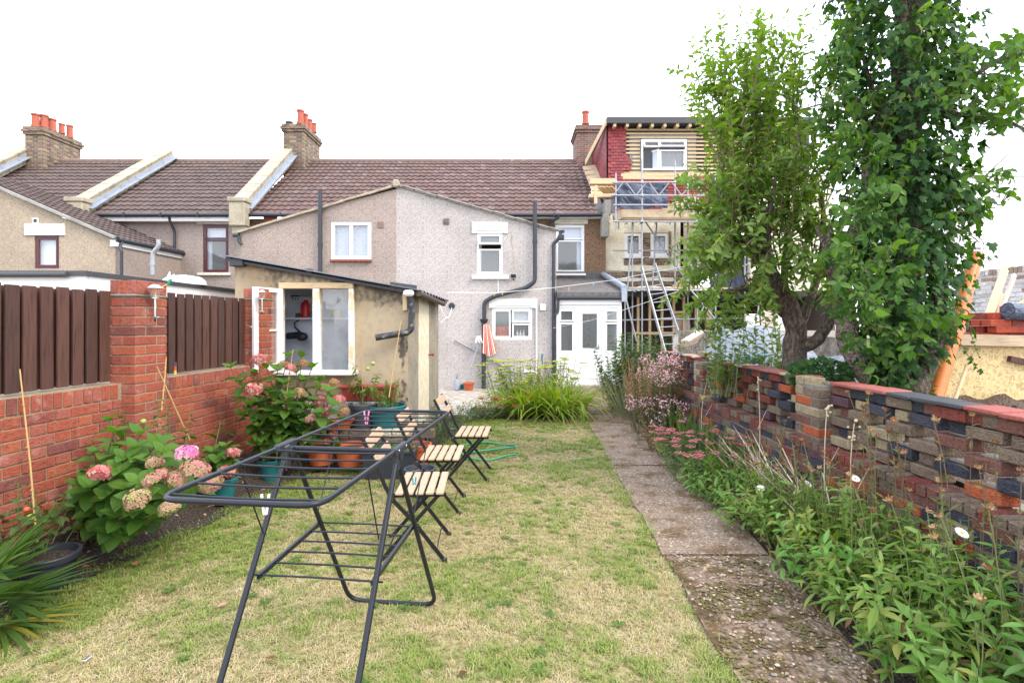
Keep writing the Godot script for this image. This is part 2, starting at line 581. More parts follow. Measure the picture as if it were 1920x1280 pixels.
	var caps := [L(0.34, 0.080, 0.060), L(0.055, 0.058, 0.066), L(0.50, 0.37, 0.20), L(0.54, 0.49, 0.39), L(0.36, 0.11, 0.09)]
	for k in caps.size():
		M["cap_%d" % k] = mat(caps[k], 0.7, 0.0, {"tex": grain, "bump": rough_b, "height": 0.2, "scale": 2.4})
	for k in 4:
		var c: Color = [L(0.76, 0.74, 0.72), L(0.60, 0.56, 0.52), L(0.72, 0.69, 0.66), L(0.38, 0.27, 0.20)][k]
		M["limed_%d" % k] = mat(c, 0.95, 0.0, {"tex": face, "bump": rough_b, "height": 1.0, "scale": 2.4 + 0.1 * k, "detail": blot, "detail_scale": 0.8})
	M.new_brick = mat(L(0.52, 0.085, 0.040), 0.85, 0.0, {"tex": grain, "bump": rough_b, "height": 0.3, "scale": 2.6})
	M.new_brick_b = mat(L(0.44, 0.075, 0.042), 0.85, 0.0, {"tex": grain, "bump": rough_b, "height": 0.3, "scale": 2.9})
	M.grey_brick = mat(L(0.20, 0.18, 0.17), 0.9, 0.0, {"tex": grain, "bump": rough_b, "height": 0.3, "scale": 2.6})
	M.osb = mat(grey(1.0), 0.75, 0.0, {"tex": strand_image(3), "scale": 1.3})
	M.shed_wall = mat(grey(1.0), 0.95, 0.0, {"tex": mould_image(), "uv": true, "bump": rough_b, "height": 0.25})
	M.shed_side = mat(L(0.35, 0.295, 0.22), 0.95, 0.0, {"tex": grain, "bump": rough_b, "height": 0.4, "scale": 1.0, "detail": blot, "detail_scale": 0.6})
	M.shed_inside = mat(L(0.74, 0.77, 0.86), 0.8, 0.0, {"tex": blot, "scale": 0.8})
	M.flaked = mat(grey(1.0), 0.6, 0.0, {"tex": ntex(noise(0.02, 81, 5), 512, [0.0, L(0.58, 0.40, 0.20), 0.36, L(0.64, 0.46, 0.25), 0.44, L(0.72, 0.66, 0.52), 1.0, L(0.76, 0.72, 0.60)]), "bump": wood_tex, "height": 0.15, "scale": Vector3(2.4, 0.5, 2.4)})
	M.window_paint = mat(grey(1.0), 0.5, 0.0, {"tex": ntex(noise(0.012, 84, 4), 512, [0.0, L(0.62, 0.46, 0.27), 0.24, L(0.66, 0.50, 0.30), 0.33, L(0.78, 0.76, 0.72), 1.0, L(0.82, 0.82, 0.81)]), "bump": wood_tex, "height": 0.1, "scale": Vector3(0.6, 0.4, 0.6)})
	M.rack = mat(L(0.012, 0.014, 0.020), 0.36, 0.0, {"spec": 0.4})
	M.rack_joint = mat(L(0.02, 0.023, 0.03), 0.5)
	M.chair_metal = mat(L(0.012, 0.012, 0.013), 0.4, 0.2)
	M.galv = mat(L(0.40, 0.41, 0.43), 0.5, 0.6, {"tex": soft, "scale": 2.0})
	M.terracotta = mat(L(0.50, 0.105, 0.035), 0.5, 0.0, {"tex": soft, "scale": 2.0})
	M.old_gutter = mat(L(0.10, 0.065, 0.05), 0.8, 0.0, {"tex": grain, "scale": 2.0})
	M.trough_red = mat(L(0.36, 0.055, 0.040), 0.5, 0.0, {"tex": soft, "scale": 2.0})
	M.teal = mat(L(0.012, 0.145, 0.155), 0.45, 0.0, {"tex": soft, "scale": 2.0})
	M.dark_pot = mat(L(0.055, 0.063, 0.078), 0.5, 0.0, {"tex": soft, "scale": 2.0})
	M.black_pot = mat(L(0.028, 0.032, 0.045), 0.55, 0.0, {"tex": soft, "scale": 2.0})
	M.cane = mat(L(0.52, 0.33, 0.13), 0.6, 0.0, {"tex": grain, "scale": Vector3(8, 2.5, 8)})
	M.soil = mat(grey(1.0), 1.0, 0.0, {"tex": ntex(noise(0.05, 91, 5), 512, [0.0, L(0.012, 0.009, 0.007), 0.45, L(0.045, 0.032, 0.024), 0.7, L(0.085, 0.060, 0.044), 1.0, L(0.17, 0.12, 0.085)]), "bump": rough_b, "height": 2.5, "scale": 1.6})
	M.dug_soil = mat(grey(1.0), 1.0, 0.0, {"tex": ntex(noise(0.05, 96, 5), 512, [0.0, L(0.05, 0.032, 0.022), 0.5, L(0.13, 0.085, 0.06), 1.0, L(0.24, 0.17, 0.12)]), "bump": rough_b, "height": 2.5, "scale": 1.6})
	M.thatch = mat(grey(1.0), 1.0, 0.0, {"tex": ntex(noise(0.03, 92, 5), 512, [0.0, L(0.12, 0.11, 0.035), 0.4, L(0.24, 0.20, 0.075), 0.6, L(0.34, 0.27, 0.13), 1.0, L(0.46, 0.37, 0.20)]), "bump": fine_b, "height": 1.2, "scale": 1.4})
	M.yard = mat(grey(1.0), 1.0, 0.0, {"tex": ntex(noise(0.02, 93, 5), 512, [0.0, L(0.10, 0.08, 0.06), 0.5, L(0.22, 0.18, 0.14), 1.0, L(0.36, 0.31, 0.25)]), "bump": rough_b, "height": 2.0, "scale": 0.5})
	M.patio = mat(grey(1.0), 0.95, 0.0, {"tex": ntex(noise(0.012, 94, 5), 512, [0.0, L(0.15, 0.13, 0.10), 0.35, L(0.30, 0.26, 0.21), 0.6, L(0.40, 0.355, 0.30), 1.0, L(0.50, 0.45, 0.39)]), "bump": fine_b, "height": 0.5, "scale": 0.7})
	var scell := noise(0.11, 25, 1, FastNoiseLite.TYPE_CELLULAR)
	scell.cellular_return_type = FastNoiseLite.RETURN_CELL_VALUE
	scell.cellular_jitter = 1.0
	var grit := ntex(scell, 512, [0.0, L(0.14, 0.105, 0.082), 0.2, L(0.22, 0.168, 0.128), 0.5, L(0.28, 0.218, 0.168), 0.72, L(0.23, 0.165, 0.12), 0.86, L(0.36, 0.28, 0.21), 0.96, L(0.50, 0.43, 0.35)], true)
	var moss := ntex(noise(0.013, 95, 5), 512, [0.0, L(0.42, 0.36, 0.22), 0.25, L(0.60, 0.52, 0.38), 0.40, L(0.85, 0.81, 0.77), 0.6, L(0.93, 0.92, 0.91), 1.0, grey(1.0)])
	M.path = mat(L(1.0, 0.955, 0.90), 0.95, 0.0, {"tex": grit, "bump": dash_b, "height": 0.8, "scale": 1.5, "detail": moss, "detail_scale": 0.55})
	M.path_moss = mat(L(0.95, 0.90, 0.83), 0.95, 0.0, {"tex": grit, "bump": dash_b, "height": 1.6, "scale": 1.1, "detail": ntex(noise(0.014, 97, 5), 512, [0.0, L(0.30, 0.26, 0.10), 0.36, L(0.48, 0.41, 0.22), 0.50, L(0.86, 0.80, 0.74), 1.0, grey(1.0)]), "detail_scale": 0.7})
	M.pebble = mat(grey(1.0), 0.7, 0.0, {"tint": true})
	M.leaf = mat(grey(1.0), 0.5, 0.0, {"tint": true, "back": Color(0.95, 1.0, 0.36), "spec": 0.33})
	M.grass = mat(grey(1.0), 0.8, 0.0, {"tint": true, "back": Color(0.4, 0.42, 0.2), "spec": 0.2})
	M.petal = mat(grey(1.0), 0.8, 0.0, {"tint": true, "back": Color(0.5, 0.45, 0.45), "spec": 0.2})
	M.dead = mat(grey(1.0), 0.9, 0.0, {"tint": true, "spec": 0.2})
	M.stem_green = mat(L(0.13, 0.17, 0.05), 0.7)
	M.stem_brown = mat(L(0.17, 0.11, 0.065), 0.85, 0.0, {"tex": grain, "scale": 6.0})
	M.straw = mat(L(0.50, 0.40, 0.26), 0.85)
	M.bark = mat(grey(1.0), 0.95, 0.0, {"tex": ntex(noise(0.02, 101, 5), 512, [0.0, L(0.045, 0.032, 0.025), 0.4, L(0.12, 0.088, 0.068), 0.65, L(0.20, 0.155, 0.12), 1.0, L(0.33, 0.27, 0.21)]), "bump": rough_b, "height": 3.0, "scale": Vector3(3.5, 1.2, 3.5)})
	M.pale_bark = mat(grey(1.0), 0.95, 0.0, {"tex": ntex(noise(0.03, 103, 5), 512, [0.0, L(0.10, 0.05, 0.035), 0.35, L(0.24, 0.17, 0.13), 0.6, L(0.38, 0.31, 0.26), 1.0, L(0.58, 0.52, 0.46)]), "bump": rough_b, "height": 4.0, "scale": Vector3(3.0, 1.6, 3.0)})
	M.tarp_grey = mat(L(0.24, 0.26, 0.30), 0.4, 0.0, {"tex": soft, "bump": rough_b, "height": 1.0, "scale": 0.7})
	M.tarp_blue = mat(L(0.085, 0.11, 0.17), 0.4, 0.0, {"tex": soft, "bump": rough_b, "height": 1.5, "scale": 0.8})
	M.sheet_blue = mat(L(0.06, 0.17, 0.26), 0.4)
	M.membrane = mat(L(0.15, 0.118, 0.098), 0.8, 0.0, {"tex": grain, "scale": 1.0})
	M.board = mat(L(0.60, 0.47, 0.40), 0.85, 0.0, {"tex": soft, "scale": 0.8})
	M.board_white = mat(L(0.72, 0.69, 0.66), 0.85, 0.0, {"tex": soft, "scale": 0.8})
	M.orange_pipe = mat(L(0.68, 0.20, 0.045), 0.4, 0.0, {"tex": soft, "scale": 2.0})
	M.hose = mat(L(0.02, 0.25, 0.11), 0.4)
	M.white_wall = mat(L(0.82, 0.82, 0.81), 0.8)
	M.steel = mat(L(0.62, 0.63, 0.64), 0.25, 0.9)

# ------------------------------------------------------------------ ground
func lawn_left(d: float) -> float:
	var k := [[0.6, -3.35], [2.0, -2.95], [3.0, -2.66], [3.5, -2.52], [4.1, -2.36], [4.8, -2.30], [5.5, -2.12], [5.75, -1.45], [6.1, -1.0], [7.2, -0.86], [8.3, -0.75], [9.0, -0.75]]
	for i in k.size() - 1:
		if d <= k[i + 1][0]:
			return lerpf(k[i][1], k[i + 1][1], clampf((d - k[i][0]) / (k[i + 1][0] - k[i][0]), 0, 1))
	return -0.75

func path_left(d: float) -> float:
	return 0.90 + 0.033 * d

func path_right(d: float) -> float:
	var k := [[0.5, 1.47], [2.33, 1.60], [3.5, 1.71], [6.5, 1.83], [10.0, 2.02], [15.0, 2.25]]
	for i in k.size() - 1:
		if d <= k[i + 1][0]:
			return lerpf(k[i][1], k[i + 1][1], clampf((d - k[i][0]) / (k[i + 1][0] - k[i][0]), 0, 1))
	return 2.25

# a sheet between two edges, with gentle unevenness
func sheet(lo: Callable, hi: Callable, d0: float, d1: float, nd: int, nx: int, height: Callable) -> MB:
	var mb := MB.new()
	var p := []
	for i in nd + 1:
		var d := lerpf(d0, d1, float(i) / nd)
		var row := []
		for j in nx + 1:
			var x := lerpf(lo.call(d), hi.call(d), float(j) / nx)
			row.append(Vector3(x, height.call(x, d), -d))
		p.append(row)
	for i in nd:
		for j in nx:
			var nn := []
			for c in [[i, j], [i, j + 1], [i + 1, j + 1], [i + 1, j]]:
				var a: Vector3 = p[mini(c[0] + 1, nd)][c[1]] - p[maxi(c[0] - 1, 0)][c[1]]
				var b: Vector3 = p[c[0]][mini(c[1] + 1, nx)] - p[c[0]][maxi(c[1] - 1, 0)]
				var k := b.cross(a).normalized()
				nn.append(k if k.y > 0 else -k)
			mb.tri(p[i][j], p[i][j + 1], p[i + 1][j + 1], nn[0], nn[1], nn[2])
			mb.tri(p[i][j], p[i + 1][j + 1], p[i + 1][j], nn[0], nn[2], nn[3])
	return mb

func build_ground() -> void:
	var bump := noise(1.1, 33, 3)
	struct("ground", sheet(func(d): return -150.0, func(d): return 150.0, -40.0, 320.0, 90, 2, func(x, d): return gy(d) - 0.06), M.yard)
	struct("lawn_soil", sheet(func(d): return lawn_left(d) - 0.05, func(d): return path_left(d) + 0.02, 0.4, 8.75, 60, 24, func(x, d): return 0.012 * bump.get_noise_2d(x, d)), M.thatch)
	struct("flower_bed", sheet(func(d): return -3.45 + 0.1 * d, func(d): return lawn_left(d) + 0.06, 0.4, 5.9, 50, 16, func(x, d): return 0.02 + 0.13 * smoothstep(0.05, 0.5, lawn_left(d) - x) + 0.035 * bump.get_noise_2d(x * 3, d * 3)), M.soil)
	struct("flower_bed", sheet(func(d): return path_right(d) - 0.03, func(d): return 2.45, 0.4, 13.8, 80, 10, func(x, d): return gy(d) + 0.0 + 0.05 * smoothstep(0.0, 0.3, x - path_right(d)) + 0.02 * bump.get_noise_2d(x * 3, d * 3)), M.soil)
	struct("flower_bed", sheet(func(d): return -1.25, func(d): return lawn_left(d) + 0.04, 5.9, 8.8, 20, 8, func(x, d): return 0.03 + 0.03 * bump.get_noise_2d(x * 3, d * 3)), M.soil)
	struct("flower_bed", sheet(func(d): return -0.75, func(d): return path_left(d) + 0.01, 8.55, 9.9, 14, 12, func(x, d): return 0.03 + gy(d) + 0.03 * bump.get_noise_2d(x * 3, d * 3)), M.soil)
	struct("patio", sheet(func(d): return -3.0, func(d): return path_left(d), 8.75, 14.25, 12, 8, func(x, d): return gy(d) + 0.004 * bump.get_noise_2d(x, d)), M.patio)
	struct("yard", sheet(func(d): return 2.5, func(d): return 14.0, 1.0, 17.3, 30, 16, func(x, d): return gy(d) + 0.1 + 0.06 * bump.get_noise_2d(x, d)), M.yard)
	# the path: concrete slabs cast one after another
	var path := Node3D.new()
	path.name = "garden_path"
	path.set_meta("kind", "structure")
	add_child(path, true)
	var cuts := [0.7, 3.53, 5.75, 8.03, 9.72, 11.3, 12.8, 14.15]
	for k in cuts.size() - 1:
		var poly := PackedVector2Array()
		var d0: float = cuts[k] + 0.012
		var d1: float = cuts[k + 1] - 0.012
		var steps := 9
		for i in steps + 1:
			var d := lerpf(d0, d1, float(i) / steps)
			poly.append(Vector2(path_left(d) + rr(-0.018, 0.012), d))
		for i in 6:
			poly.append(Vector2(lerpf(path_left(d1), path_right(d1), (i + 0.7) / 7.0), d1 + rr(-0.012, 0.004)))
		for i in steps + 1:
			var d := lerpf(d1, d0, float(i) / steps)
			poly.append(Vector2(path_right(d) + rr(-0.012, 0.018), d))
		for i in 6:
			poly.append(Vector2(lerpf(path_right(d0), path_left(d0), (i + 0.7) / 7.0), d0 + rr(-0.004, 0.012)))
		var mb := MB.new()
		var top := 0.022 + gy((d0 + d1) * 0.5) + rr(-0.006, 0.006)
		mb.prism(poly, -(top - 0.09), -top, Transform3D(Basis(Vector3(1, 0, 0), Vector3(0, 0, -1), Vector3(0, -1, 0)), Vector3.ZERO))
		part("path_slab", mb, M.path_moss if k == 0 else M.path, path)
	# loose stones standing out of the worn slab
	var stones := []
	var sm := MB.new()
	sm.blob(Vector3.ZERO, Vector3(1, 0.55, 0.75), 7)
	var sme := sm.mesh()
	var cols := [L(0.32, 0.26, 0.20), L(0.30, 0.20, 0.13), L(0.18, 0.16, 0.15), L(0.42, 0.36, 0.29), L(0.34, 0.24, 0.15), L(0.25, 0.19, 0.14), L(0.38, 0.28, 0.19)]
	for k in 1500:
		var d := 1.6 + 2.0 * pow(rng.randf(), 0.8)
		var x := rr(path_left(d) + 0.02, path_right(d) - 0.02)
		if bump.get_noise_2d(x * 2.2 + 40, d * 2.2) < rr(-0.35, 0.25):
			continue
		if d > 3.5:
			continue
		var s := 0.003 + 0.010 * pow(rng.randf(), 3.0)
		stones.append([sme, Transform3D(Basis(Vector3.UP, rr(0, TAU)).scaled(Vector3(s, s * 0.8, s)), Vector3(x, 0.024, -d)), cols[rng.randi() % cols.size()]])
	mass(path, "pebbles", sme, stones, M.pebble)
	# clumps of moss on the worn slab
	var mm := MB.new()
	mm.blob(Vector3.ZERO, Vector3(1, 0.5, 1), 6)
	var mme := mm.mesh()
	var ml := []
	for k in 2200:
		var d := rr(1.7, 3.45)
		var x := rr(path_left(d) + 0.01, path_right(d) - 0.12)
		if bump.get_noise_2d(x * 2.4 + 9, d * 2.4) + 0.25 * (0.6 - (x - path_left(d))) < 0.08 + rr(-0.06, 0.1):
			continue
		var s := rr(0.004, 0.012)
		ml.append([mme, Transform3D(Basis().scaled(Vector3(s, s * 0.6, s)), Vector3(x, 0.024, -d)), L(0.075, 0.062, 0.014).lerp(L(0.12, 0.095, 0.02), rng.randf())])
	mass(path, "moss", mme, ml, M.pebble)
	build_grass(bump)

func tuft_mesh(sd: int, blades: int, ln: float) -> ArrayMesh:
	var r := RandomNumberGenerator.new()
	r.seed = sd
	var mb := MB.new()
	for k in blades:
		var a := r.randf() * TAU
		var dir := Vector3(cos(a), 0, sin(a))
		var side := Vector3(-sin(a), 0, cos(a)) * 0.0019
		var b := Vector3(r.randf_range(-0.02, 0.02), -0.004, r.randf_range(-0.02, 0.02))
		var l := ln * r.randf_range(0.6, 1.25)
		var lean := r.randf_range(0.35, 1.1)
		var m := b + (Vector3.UP * cos(lean * 0.6) + dir * sin(lean * 0.6)) * l * 0.55
		var t := m + (Vector3.UP * cos(lean * 1.4) + dir * sin(lean * 1.4)) * l * 0.45
		mb.quad(b - side, b + side, m + side * 0.8, m - side * 0.8, dir)
		mb.flat(m - side * 0.8, m + side * 0.8, t)
	return mb.mesh()

func build_grass(bump: FastNoiseLite) -> void:
	var tufts := [tuft_mesh(1, 9, 0.040), tuft_mesh(2, 9, 0.036), tuft_mesh(3, 8, 0.050), tuft_mesh(4, 7, 0.075)]
	var lists := [[], [], [], []]
	var f := noise(1.3, 51, 4)
	var g := noise(5.5, 52, 3)
	var green := [L(0.21, 0.27, 0.06), L(0.27, 0.31, 0.085), L(0.16, 0.23, 0.05)]
	var dry := [L(0.45, 0.365, 0.19), L(0.50, 0.42, 0.25), L(0.37, 0.31, 0.13), L(0.46, 0.345, 0.21)]
	for k in 84000:
		var d := 0.7 + 8.0 * pow(rng.randf(), 1.0)
		var near := clampf(4.0 / d, 0.42, 1.3)
		if rng.randf() > near * 0.8:
			continue
		var lo := lawn_left(d) - 0.08
		var hi := path_left(d) + 0.03
		var x := rr(lo, hi)
		var edge := minf(x - lo, hi - x)
		var wet := 0.42 * f.get_noise_2d(x, d) * 2.0 + 0.30 * g.get_noise_2d(x, d) * 2.0
		wet += 0.65 * smoothstep(1.1, 0.0, x - lo) + 0.25 * smoothstep(0.22, 0.0, hi - x) + 0.12
		var isgreen := wet + rr(-0.45, 0.45) > 0.22
		var bare := f.get_noise_2d(x * 1.7 + 30, d * 1.7)
		if bare > 0.32 and rng.randf() < 0.5:
			continue
		var c: Color = dry[rng.randi() % 4].lerp(green[rng.randi() % 3], smoothstep(-0.25, 0.60, wet + rr(-0.22, 0.22)))
		isgreen = wet > 0.3
		var idx := rng.randi() % 3
		if isgreen and edge < 0.22 and rng.randf() < 0.35:
			idx = 3
		var s := rr(0.7, 1.2) * (0.95 if isgreen else 0.85) * (1.0 + 0.09 * maxf(d - 3.0, 0.0))
		var b := Basis(Vector3.UP, rr(0, TAU)).scaled(Vector3(s * 1.1, s * (0.9 if isgreen else 0.7) * 0.75, s * 1.1))
		lists[idx].append([null, Transform3D(b, Vector3(x, 0.012 * bump.get_noise_2d(x, d), -d)), c])
	var weeds := []
	var wl := leaf(0.05, 0.02, 0.3, 0.6, 2, "oval")
	for k in 70:
		var d := rr(1.9, 7.0)
		var x := rr(lawn_left(d), path_left(d) - 0.05)
		for j in 7:
			var a := j * 0.9 + rr(0, 0.4)
			weeds.append([wl, aim(Vector3(x, 0.012, -d), Vector3(cos(a), 0.35, sin(a)), Vector3.UP, rr(0.5, 1.1)), L(0.12, 0.21, 0.045) * rr(0.8, 1.2)])
	var litter := []
	for k in 150:
		var d := rr(2.4, 5.2)
		var x := lawn_left(d) - rr(-0.06, 0.45)
		litter.append([wl, aim(Vector3(x, 0.06 + 0.12 * smoothstep(0.05, 0.5, lawn_left(d) - x), -d), Vector3(rr(-1, 1), rr(0, 0.5), rr(-1, 1)), Vector3(rr(-0.4, 0.4), 1, rr(-0.4, 0.4)), rr(0.5, 1.2)), [L(0.20, 0.09, 0.05), L(0.30, 0.16, 0.12), L(0.14, 0.07, 0.04), L(0.36, 0.24, 0.18)][k % 4]])
	var root := Node3D.new()
	root.name = "grass"
	root.set_meta("label", "short patchy lawn grass, green by the beds and straw-dry between")
	root.set_meta("category", "grass")
	root.set_meta("kind", "stuff")
	add_child(root, true)
	for k in 4:
		mass(root, "grass", tufts[k], lists[k], M.grass)
	mass(root, "weeds", wl, weeds, M.leaf)
	var lr := Node3D.new()
	lr.name = "leaf_litter"
	lr.set_meta("label", "brown fallen leaves and petals on the soil of the left bed")
	lr.set_meta("category", "leaf litter")
	lr.set_meta("kind", "stuff")
	add_child(lr, true)
	mass(lr, "leaf_litter", wl, litter, M.dead)

# ------------------------------------------------------------------ houses
# a wall facing the camera with openings: tops is [x, y top] from left to right, holes are [x0, x1, y0, y1]
func wall_face(tops: Array, low: float, holes: Array, z: float, reveal := 0.12) -> MB:
	var mb := MB.new()
	var xs := []
	for t in tops:
		xs.append(t[0])
	for h in holes:
		xs.append(h[0])
		xs.append(h[1])
	xs.sort()
	var top_at := func(x: float) -> float:
		for k in tops.size() - 1:
			if x <= tops[k + 1][0] + 1e-5:
				return lerpf(tops[k][1], tops[k + 1][1], clampf((x - tops[k][0]) / (tops[k + 1][0] - tops[k][0]), 0, 1))
		return tops[-1][1]
	for k in xs.size() - 1:
		var a: float = xs[k]
		var b: float = xs[k + 1]
		if b - a < 1e-4:
			continue
		var mid := (a + b) * 0.5
		var cuts := []
		for h in holes:
			if mid > h[0] and mid < h[1]:
				cuts.append(h)
		cuts.sort_custom(func(p, q): return p[2] < q[2])
		var y := low
		for h in cuts:
			if h[2] > y:
				mb.quad(Vector3(a, y, z), Vector3(b, y, z), Vector3(b, h[2], z), Vector3(a, h[2], z), Vector3.BACK)
			y = h[3]
		mb.quad(Vector3(a, y, z), Vector3(b, y, z), Vector3(b, top_at.call(b), z), Vector3(a, top_at.call(a), z), Vector3.BACK)
	for h in holes:
		var w := z - reveal
		mb.quad(Vector3(h[0], h[2], z), Vector3(h[0], h[2], w), Vector3(h[0], h[3], w), Vector3(h[0], h[3], z), Vector3.RIGHT)
		mb.quad(Vector3(h[1], h[2], z), Vector3(h[1], h[2], w), Vector3(h[1], h[3], w), Vector3(h[1], h[3], z), Vector3.LEFT)
		mb.quad(Vector3(h[0], h[2], z), Vector3(h[1], h[2], z), Vector3(h[1], h[2], w), Vector3(h[0], h[2], w), Vector3.UP)
		mb.quad(Vector3(h[0], h[3], z), Vector3(h[1], h[3], z), Vector3(h[1], h[3], w), Vector3(h[0], h[3], w), Vector3.DOWN)
	return mb

# hole [x0, x1, y0, y1] from pixels
func hole(x0: float, x1: float, y0: float, y1: float, d: float) -> Array:
	return [ax(x0, d), ax(x1, d), ay(y1, d), ay(y0, d)]

# a framed window in a hole. cells: [u0, u1, v0, v1, what is behind the pane, tilt]; u from left, v from the bottom
func window(parent: Node3D, h: Array, z: float, frame_mat: Material, cells: Array, fw := 0.05, label := "", behind := 0.10, wide := 0.4) -> MeshInstance3D:
	var mb := MB.new()
	var zf := z - 0.05
	var w: float = h[1] - h[0]
	var t: float = h[3] - h[2]
	mb.bevel(Vector3(h[0] + fw / 2, (h[2] + h[3]) / 2, zf), Vector3(fw, t, 0.06), 0.006)
	mb.bevel(Vector3(h[1] - fw / 2, (h[2] + h[3]) / 2, zf), Vector3(fw, t, 0.06), 0.006)
	mb.bevel(Vector3((h[0] + h[1]) / 2, h[3] - fw / 2, zf), Vector3(w - fw * 2 + 0.004, fw, 0.062), 0.006)
	mb.bevel(Vector3((h[0] + h[1]) / 2, h[2] + fw / 2, zf), Vector3(w - fw * 2 + 0.004, fw, 0.062), 0.006)
	var rooms := false
	var win := part("window", mb, frame_mat, parent)
	if label:
		win.set_meta("label", label)
	for c in cells:
		var x0: float = h[0] + fw + (w - 2 * fw) * c[0]
		var x1: float = h[0] + fw + (w - 2 * fw) * c[1]
		var y0: float = h[2] + fw + (t - 2 * fw) * c[2]
		var y1: float = h[2] + fw + (t - 2 * fw) * c[3]
		var s := MB.new()
		var e := 0.042
		var xf := Transform3D(Basis(), Vector3(0, 0, 0))
		if c.size() > 5:   # a vent that hangs open from its top
			xf = Transform3D(Basis(Vector3.RIGHT, -c[5]), Vector3(0, y1, zf)) * Transform3D(Basis(), Vector3(0, -y1, -zf))
		var pz := zf + 0.012
		s.box(xf * Vector3(x0 + e / 2, (y0 + y1) / 2, pz), Vector3(e, y1 - y0, 0.05), xf.basis)
		s.box(xf * Vector3(x1 - e / 2, (y0 + y1) / 2, pz), Vector3(e, y1 - y0, 0.05), xf.basis)
		s.box(xf * Vector3((x0 + x1) / 2, y1 - e / 2, pz), Vector3(x1 - x0 - 2 * e, e, 0.046), xf.basis)
		s.box(xf * Vector3((x0 + x1) / 2, y0 + e / 2, pz), Vector3(x1 - x0 - 2 * e, e, 0.046), xf.basis)
		part("sash", s, frame_mat, win)
		var g := MB.new()
		g.box(xf * Vector3((x0 + x1) / 2, (y0 + y1) / 2, zf), Vector3(x1 - x0 - 2 * e, y1 - y0 - 2 * e, 0.006), xf.basis)
		part("pane", g, M.obscure_glass if c[4] == "obscure" else M.glass, win)
		if c[4] in ["obscure", "room"]:
			rooms = true
		else:
			var k := MB.new()
			k.span(Vector3(x0 - 0.02, y0 - 0.02, zf - behind - 0.02), Vector3(x1 + 0.02, y1 + 0.02, zf - behind))
			part("curtain_sky_tone", k, M[c[4]], win)  # added sheet behind the glass, its pale blue painting in reflected sky
	if rooms:
		var rm := MB.new()
		var a := Vector3(h[0] - wide * rr(0.8, 1.0), h[2] - rr(0.55, 0.75), z - rr(2.3, 2.5))
		var b := Vector3(h[1] + wide * rr(0.8, 1.0), h[3] + rr(0.15, 0.25), z - rr(0.13, 0.14))
		rm.quad(Vector3(a.x, a.y, a.z), Vector3(b.x, a.y, a.z), Vector3(b.x, b.y, a.z), Vector3(a.x, b.y, a.z), Vector3.BACK)
		rm.quad(Vector3(a.x, a.y, a.z), Vector3(a.x, b.y, a.z), Vector3(a.x, b.y, b.z), Vector3(a.x, a.y, b.z), Vector3.RIGHT)
		rm.quad(Vector3(b.x, a.y, a.z), Vector3(b.x, b.y, a.z), Vector3(b.x, b.y, b.z), Vector3(b.x, a.y, b.z), Vector3.LEFT)
		rm.quad(Vector3(a.x, b.y, a.z), Vector3(b.x, b.y, a.z), Vector3(b.x, b.y, b.z), Vector3(a.x, b.y, b.z), Vector3.DOWN)
		rm.quad(Vector3(a.x, b.y, b.z), Vector3(h[0] - 0.001, b.y, b.z), Vector3(h[0] - 0.001, a.y, b.z), Vector3(a.x, a.y, b.z), Vector3.FORWARD)
		rm.quad(Vector3(b.x, b.y, b.z), Vector3(h[1] + 0.001, b.y, b.z), Vector3(h[1] + 0.001, a.y, b.z), Vector3(b.x, a.y, b.z), Vector3.FORWARD)
		rm.quad(Vector3(h[0] - 0.001, h[2], b.z), Vector3(h[1] + 0.001, h[2], b.z), Vector3(h[1] + 0.001, a.y, b.z), Vector3(h[0] - 0.001, a.y, b.z), Vector3.FORWARD)
		rm.quad(Vector3(h[0] - 0.001, h[3], b.z), Vector3(h[1] + 0.001, h[3], b.z), Vector3(h[1] + 0.001, b.y, b.z), Vector3(h[0] - 0.001, b.y, b.z), Vector3.FORWARD)
		part("room", rm, M.room, win)
		rm = MB.new()
		rm.quad(Vector3(a.x, a.y + 0.002, a.z), Vector3(b.x, a.y + 0.002, a.z), Vector3(b.x, a.y + 0.002, b.z), Vector3(a.x, a.y + 0.002, b.z), Vector3.UP)
		part("room_floor", rm, M.room_floor, win)
	return win

func drape(parent: Node3D, x0: float, x1: float, y0: float, y1: float, z: float) -> void:
	var mb := MB.new()
	for k in 12:
		var a := lerpf(x0, x1, k / 12.0)
		var b := lerpf(x0, x1, (k + 1) / 12.0)
		var za := z + 0.02 * sin(k * 1.9)
		var zb := z + 0.02 * sin((k + 1) * 1.9)
		mb.quad(Vector3(a, y0, za), Vector3(b, y0, zb), Vector3(b, y1, zb), Vector3(a, y1, za), Vector3.BACK)
	part("curtain_sky_tone", mb, M.curtain_sky_tone, parent)

func lintel(parent: Node3D, x0: float, x1: float, y0: float, y1: float, d: float, material: Material, arch := true) -> void:
	var a := ax(x0, d)
	var b := ax(x1, d)
	var lo := ay(y1, d)
	var hi := ay(y0, d)
	var mb := MB.new()
	var q := (b - a) * 0.14
	if arch:
		mb.prism(PackedVector2Array([Vector2(a, lo), Vector2(a + q * 0.8, lo), Vector2(a + q * 1.1, lo + (hi - lo) * 0.26), Vector2(b - q * 1.1, lo + (hi - lo) * 0.26), Vector2(b - q * 0.8, lo), Vector2(b, lo), Vector2(b, hi), Vector2(a, hi)]), -d - 0.02, -d + 0.045)
		mb.prism(PackedVector2Array([Vector2(a + q * 0.84, lo), Vector2(b - q * 0.84, lo), Vector2(b - q * 1.12, lo + (hi - lo) * 0.25), Vector2(a + q * 1.12, lo + (hi - lo) * 0.25)]), -d - 0.02, -d + 0.02)
	else:
		mb.span(Vector3(a, lo, -d - 0.02), Vector3(b, hi, -d + 0.045))
	part("lintel", mb, material, parent)

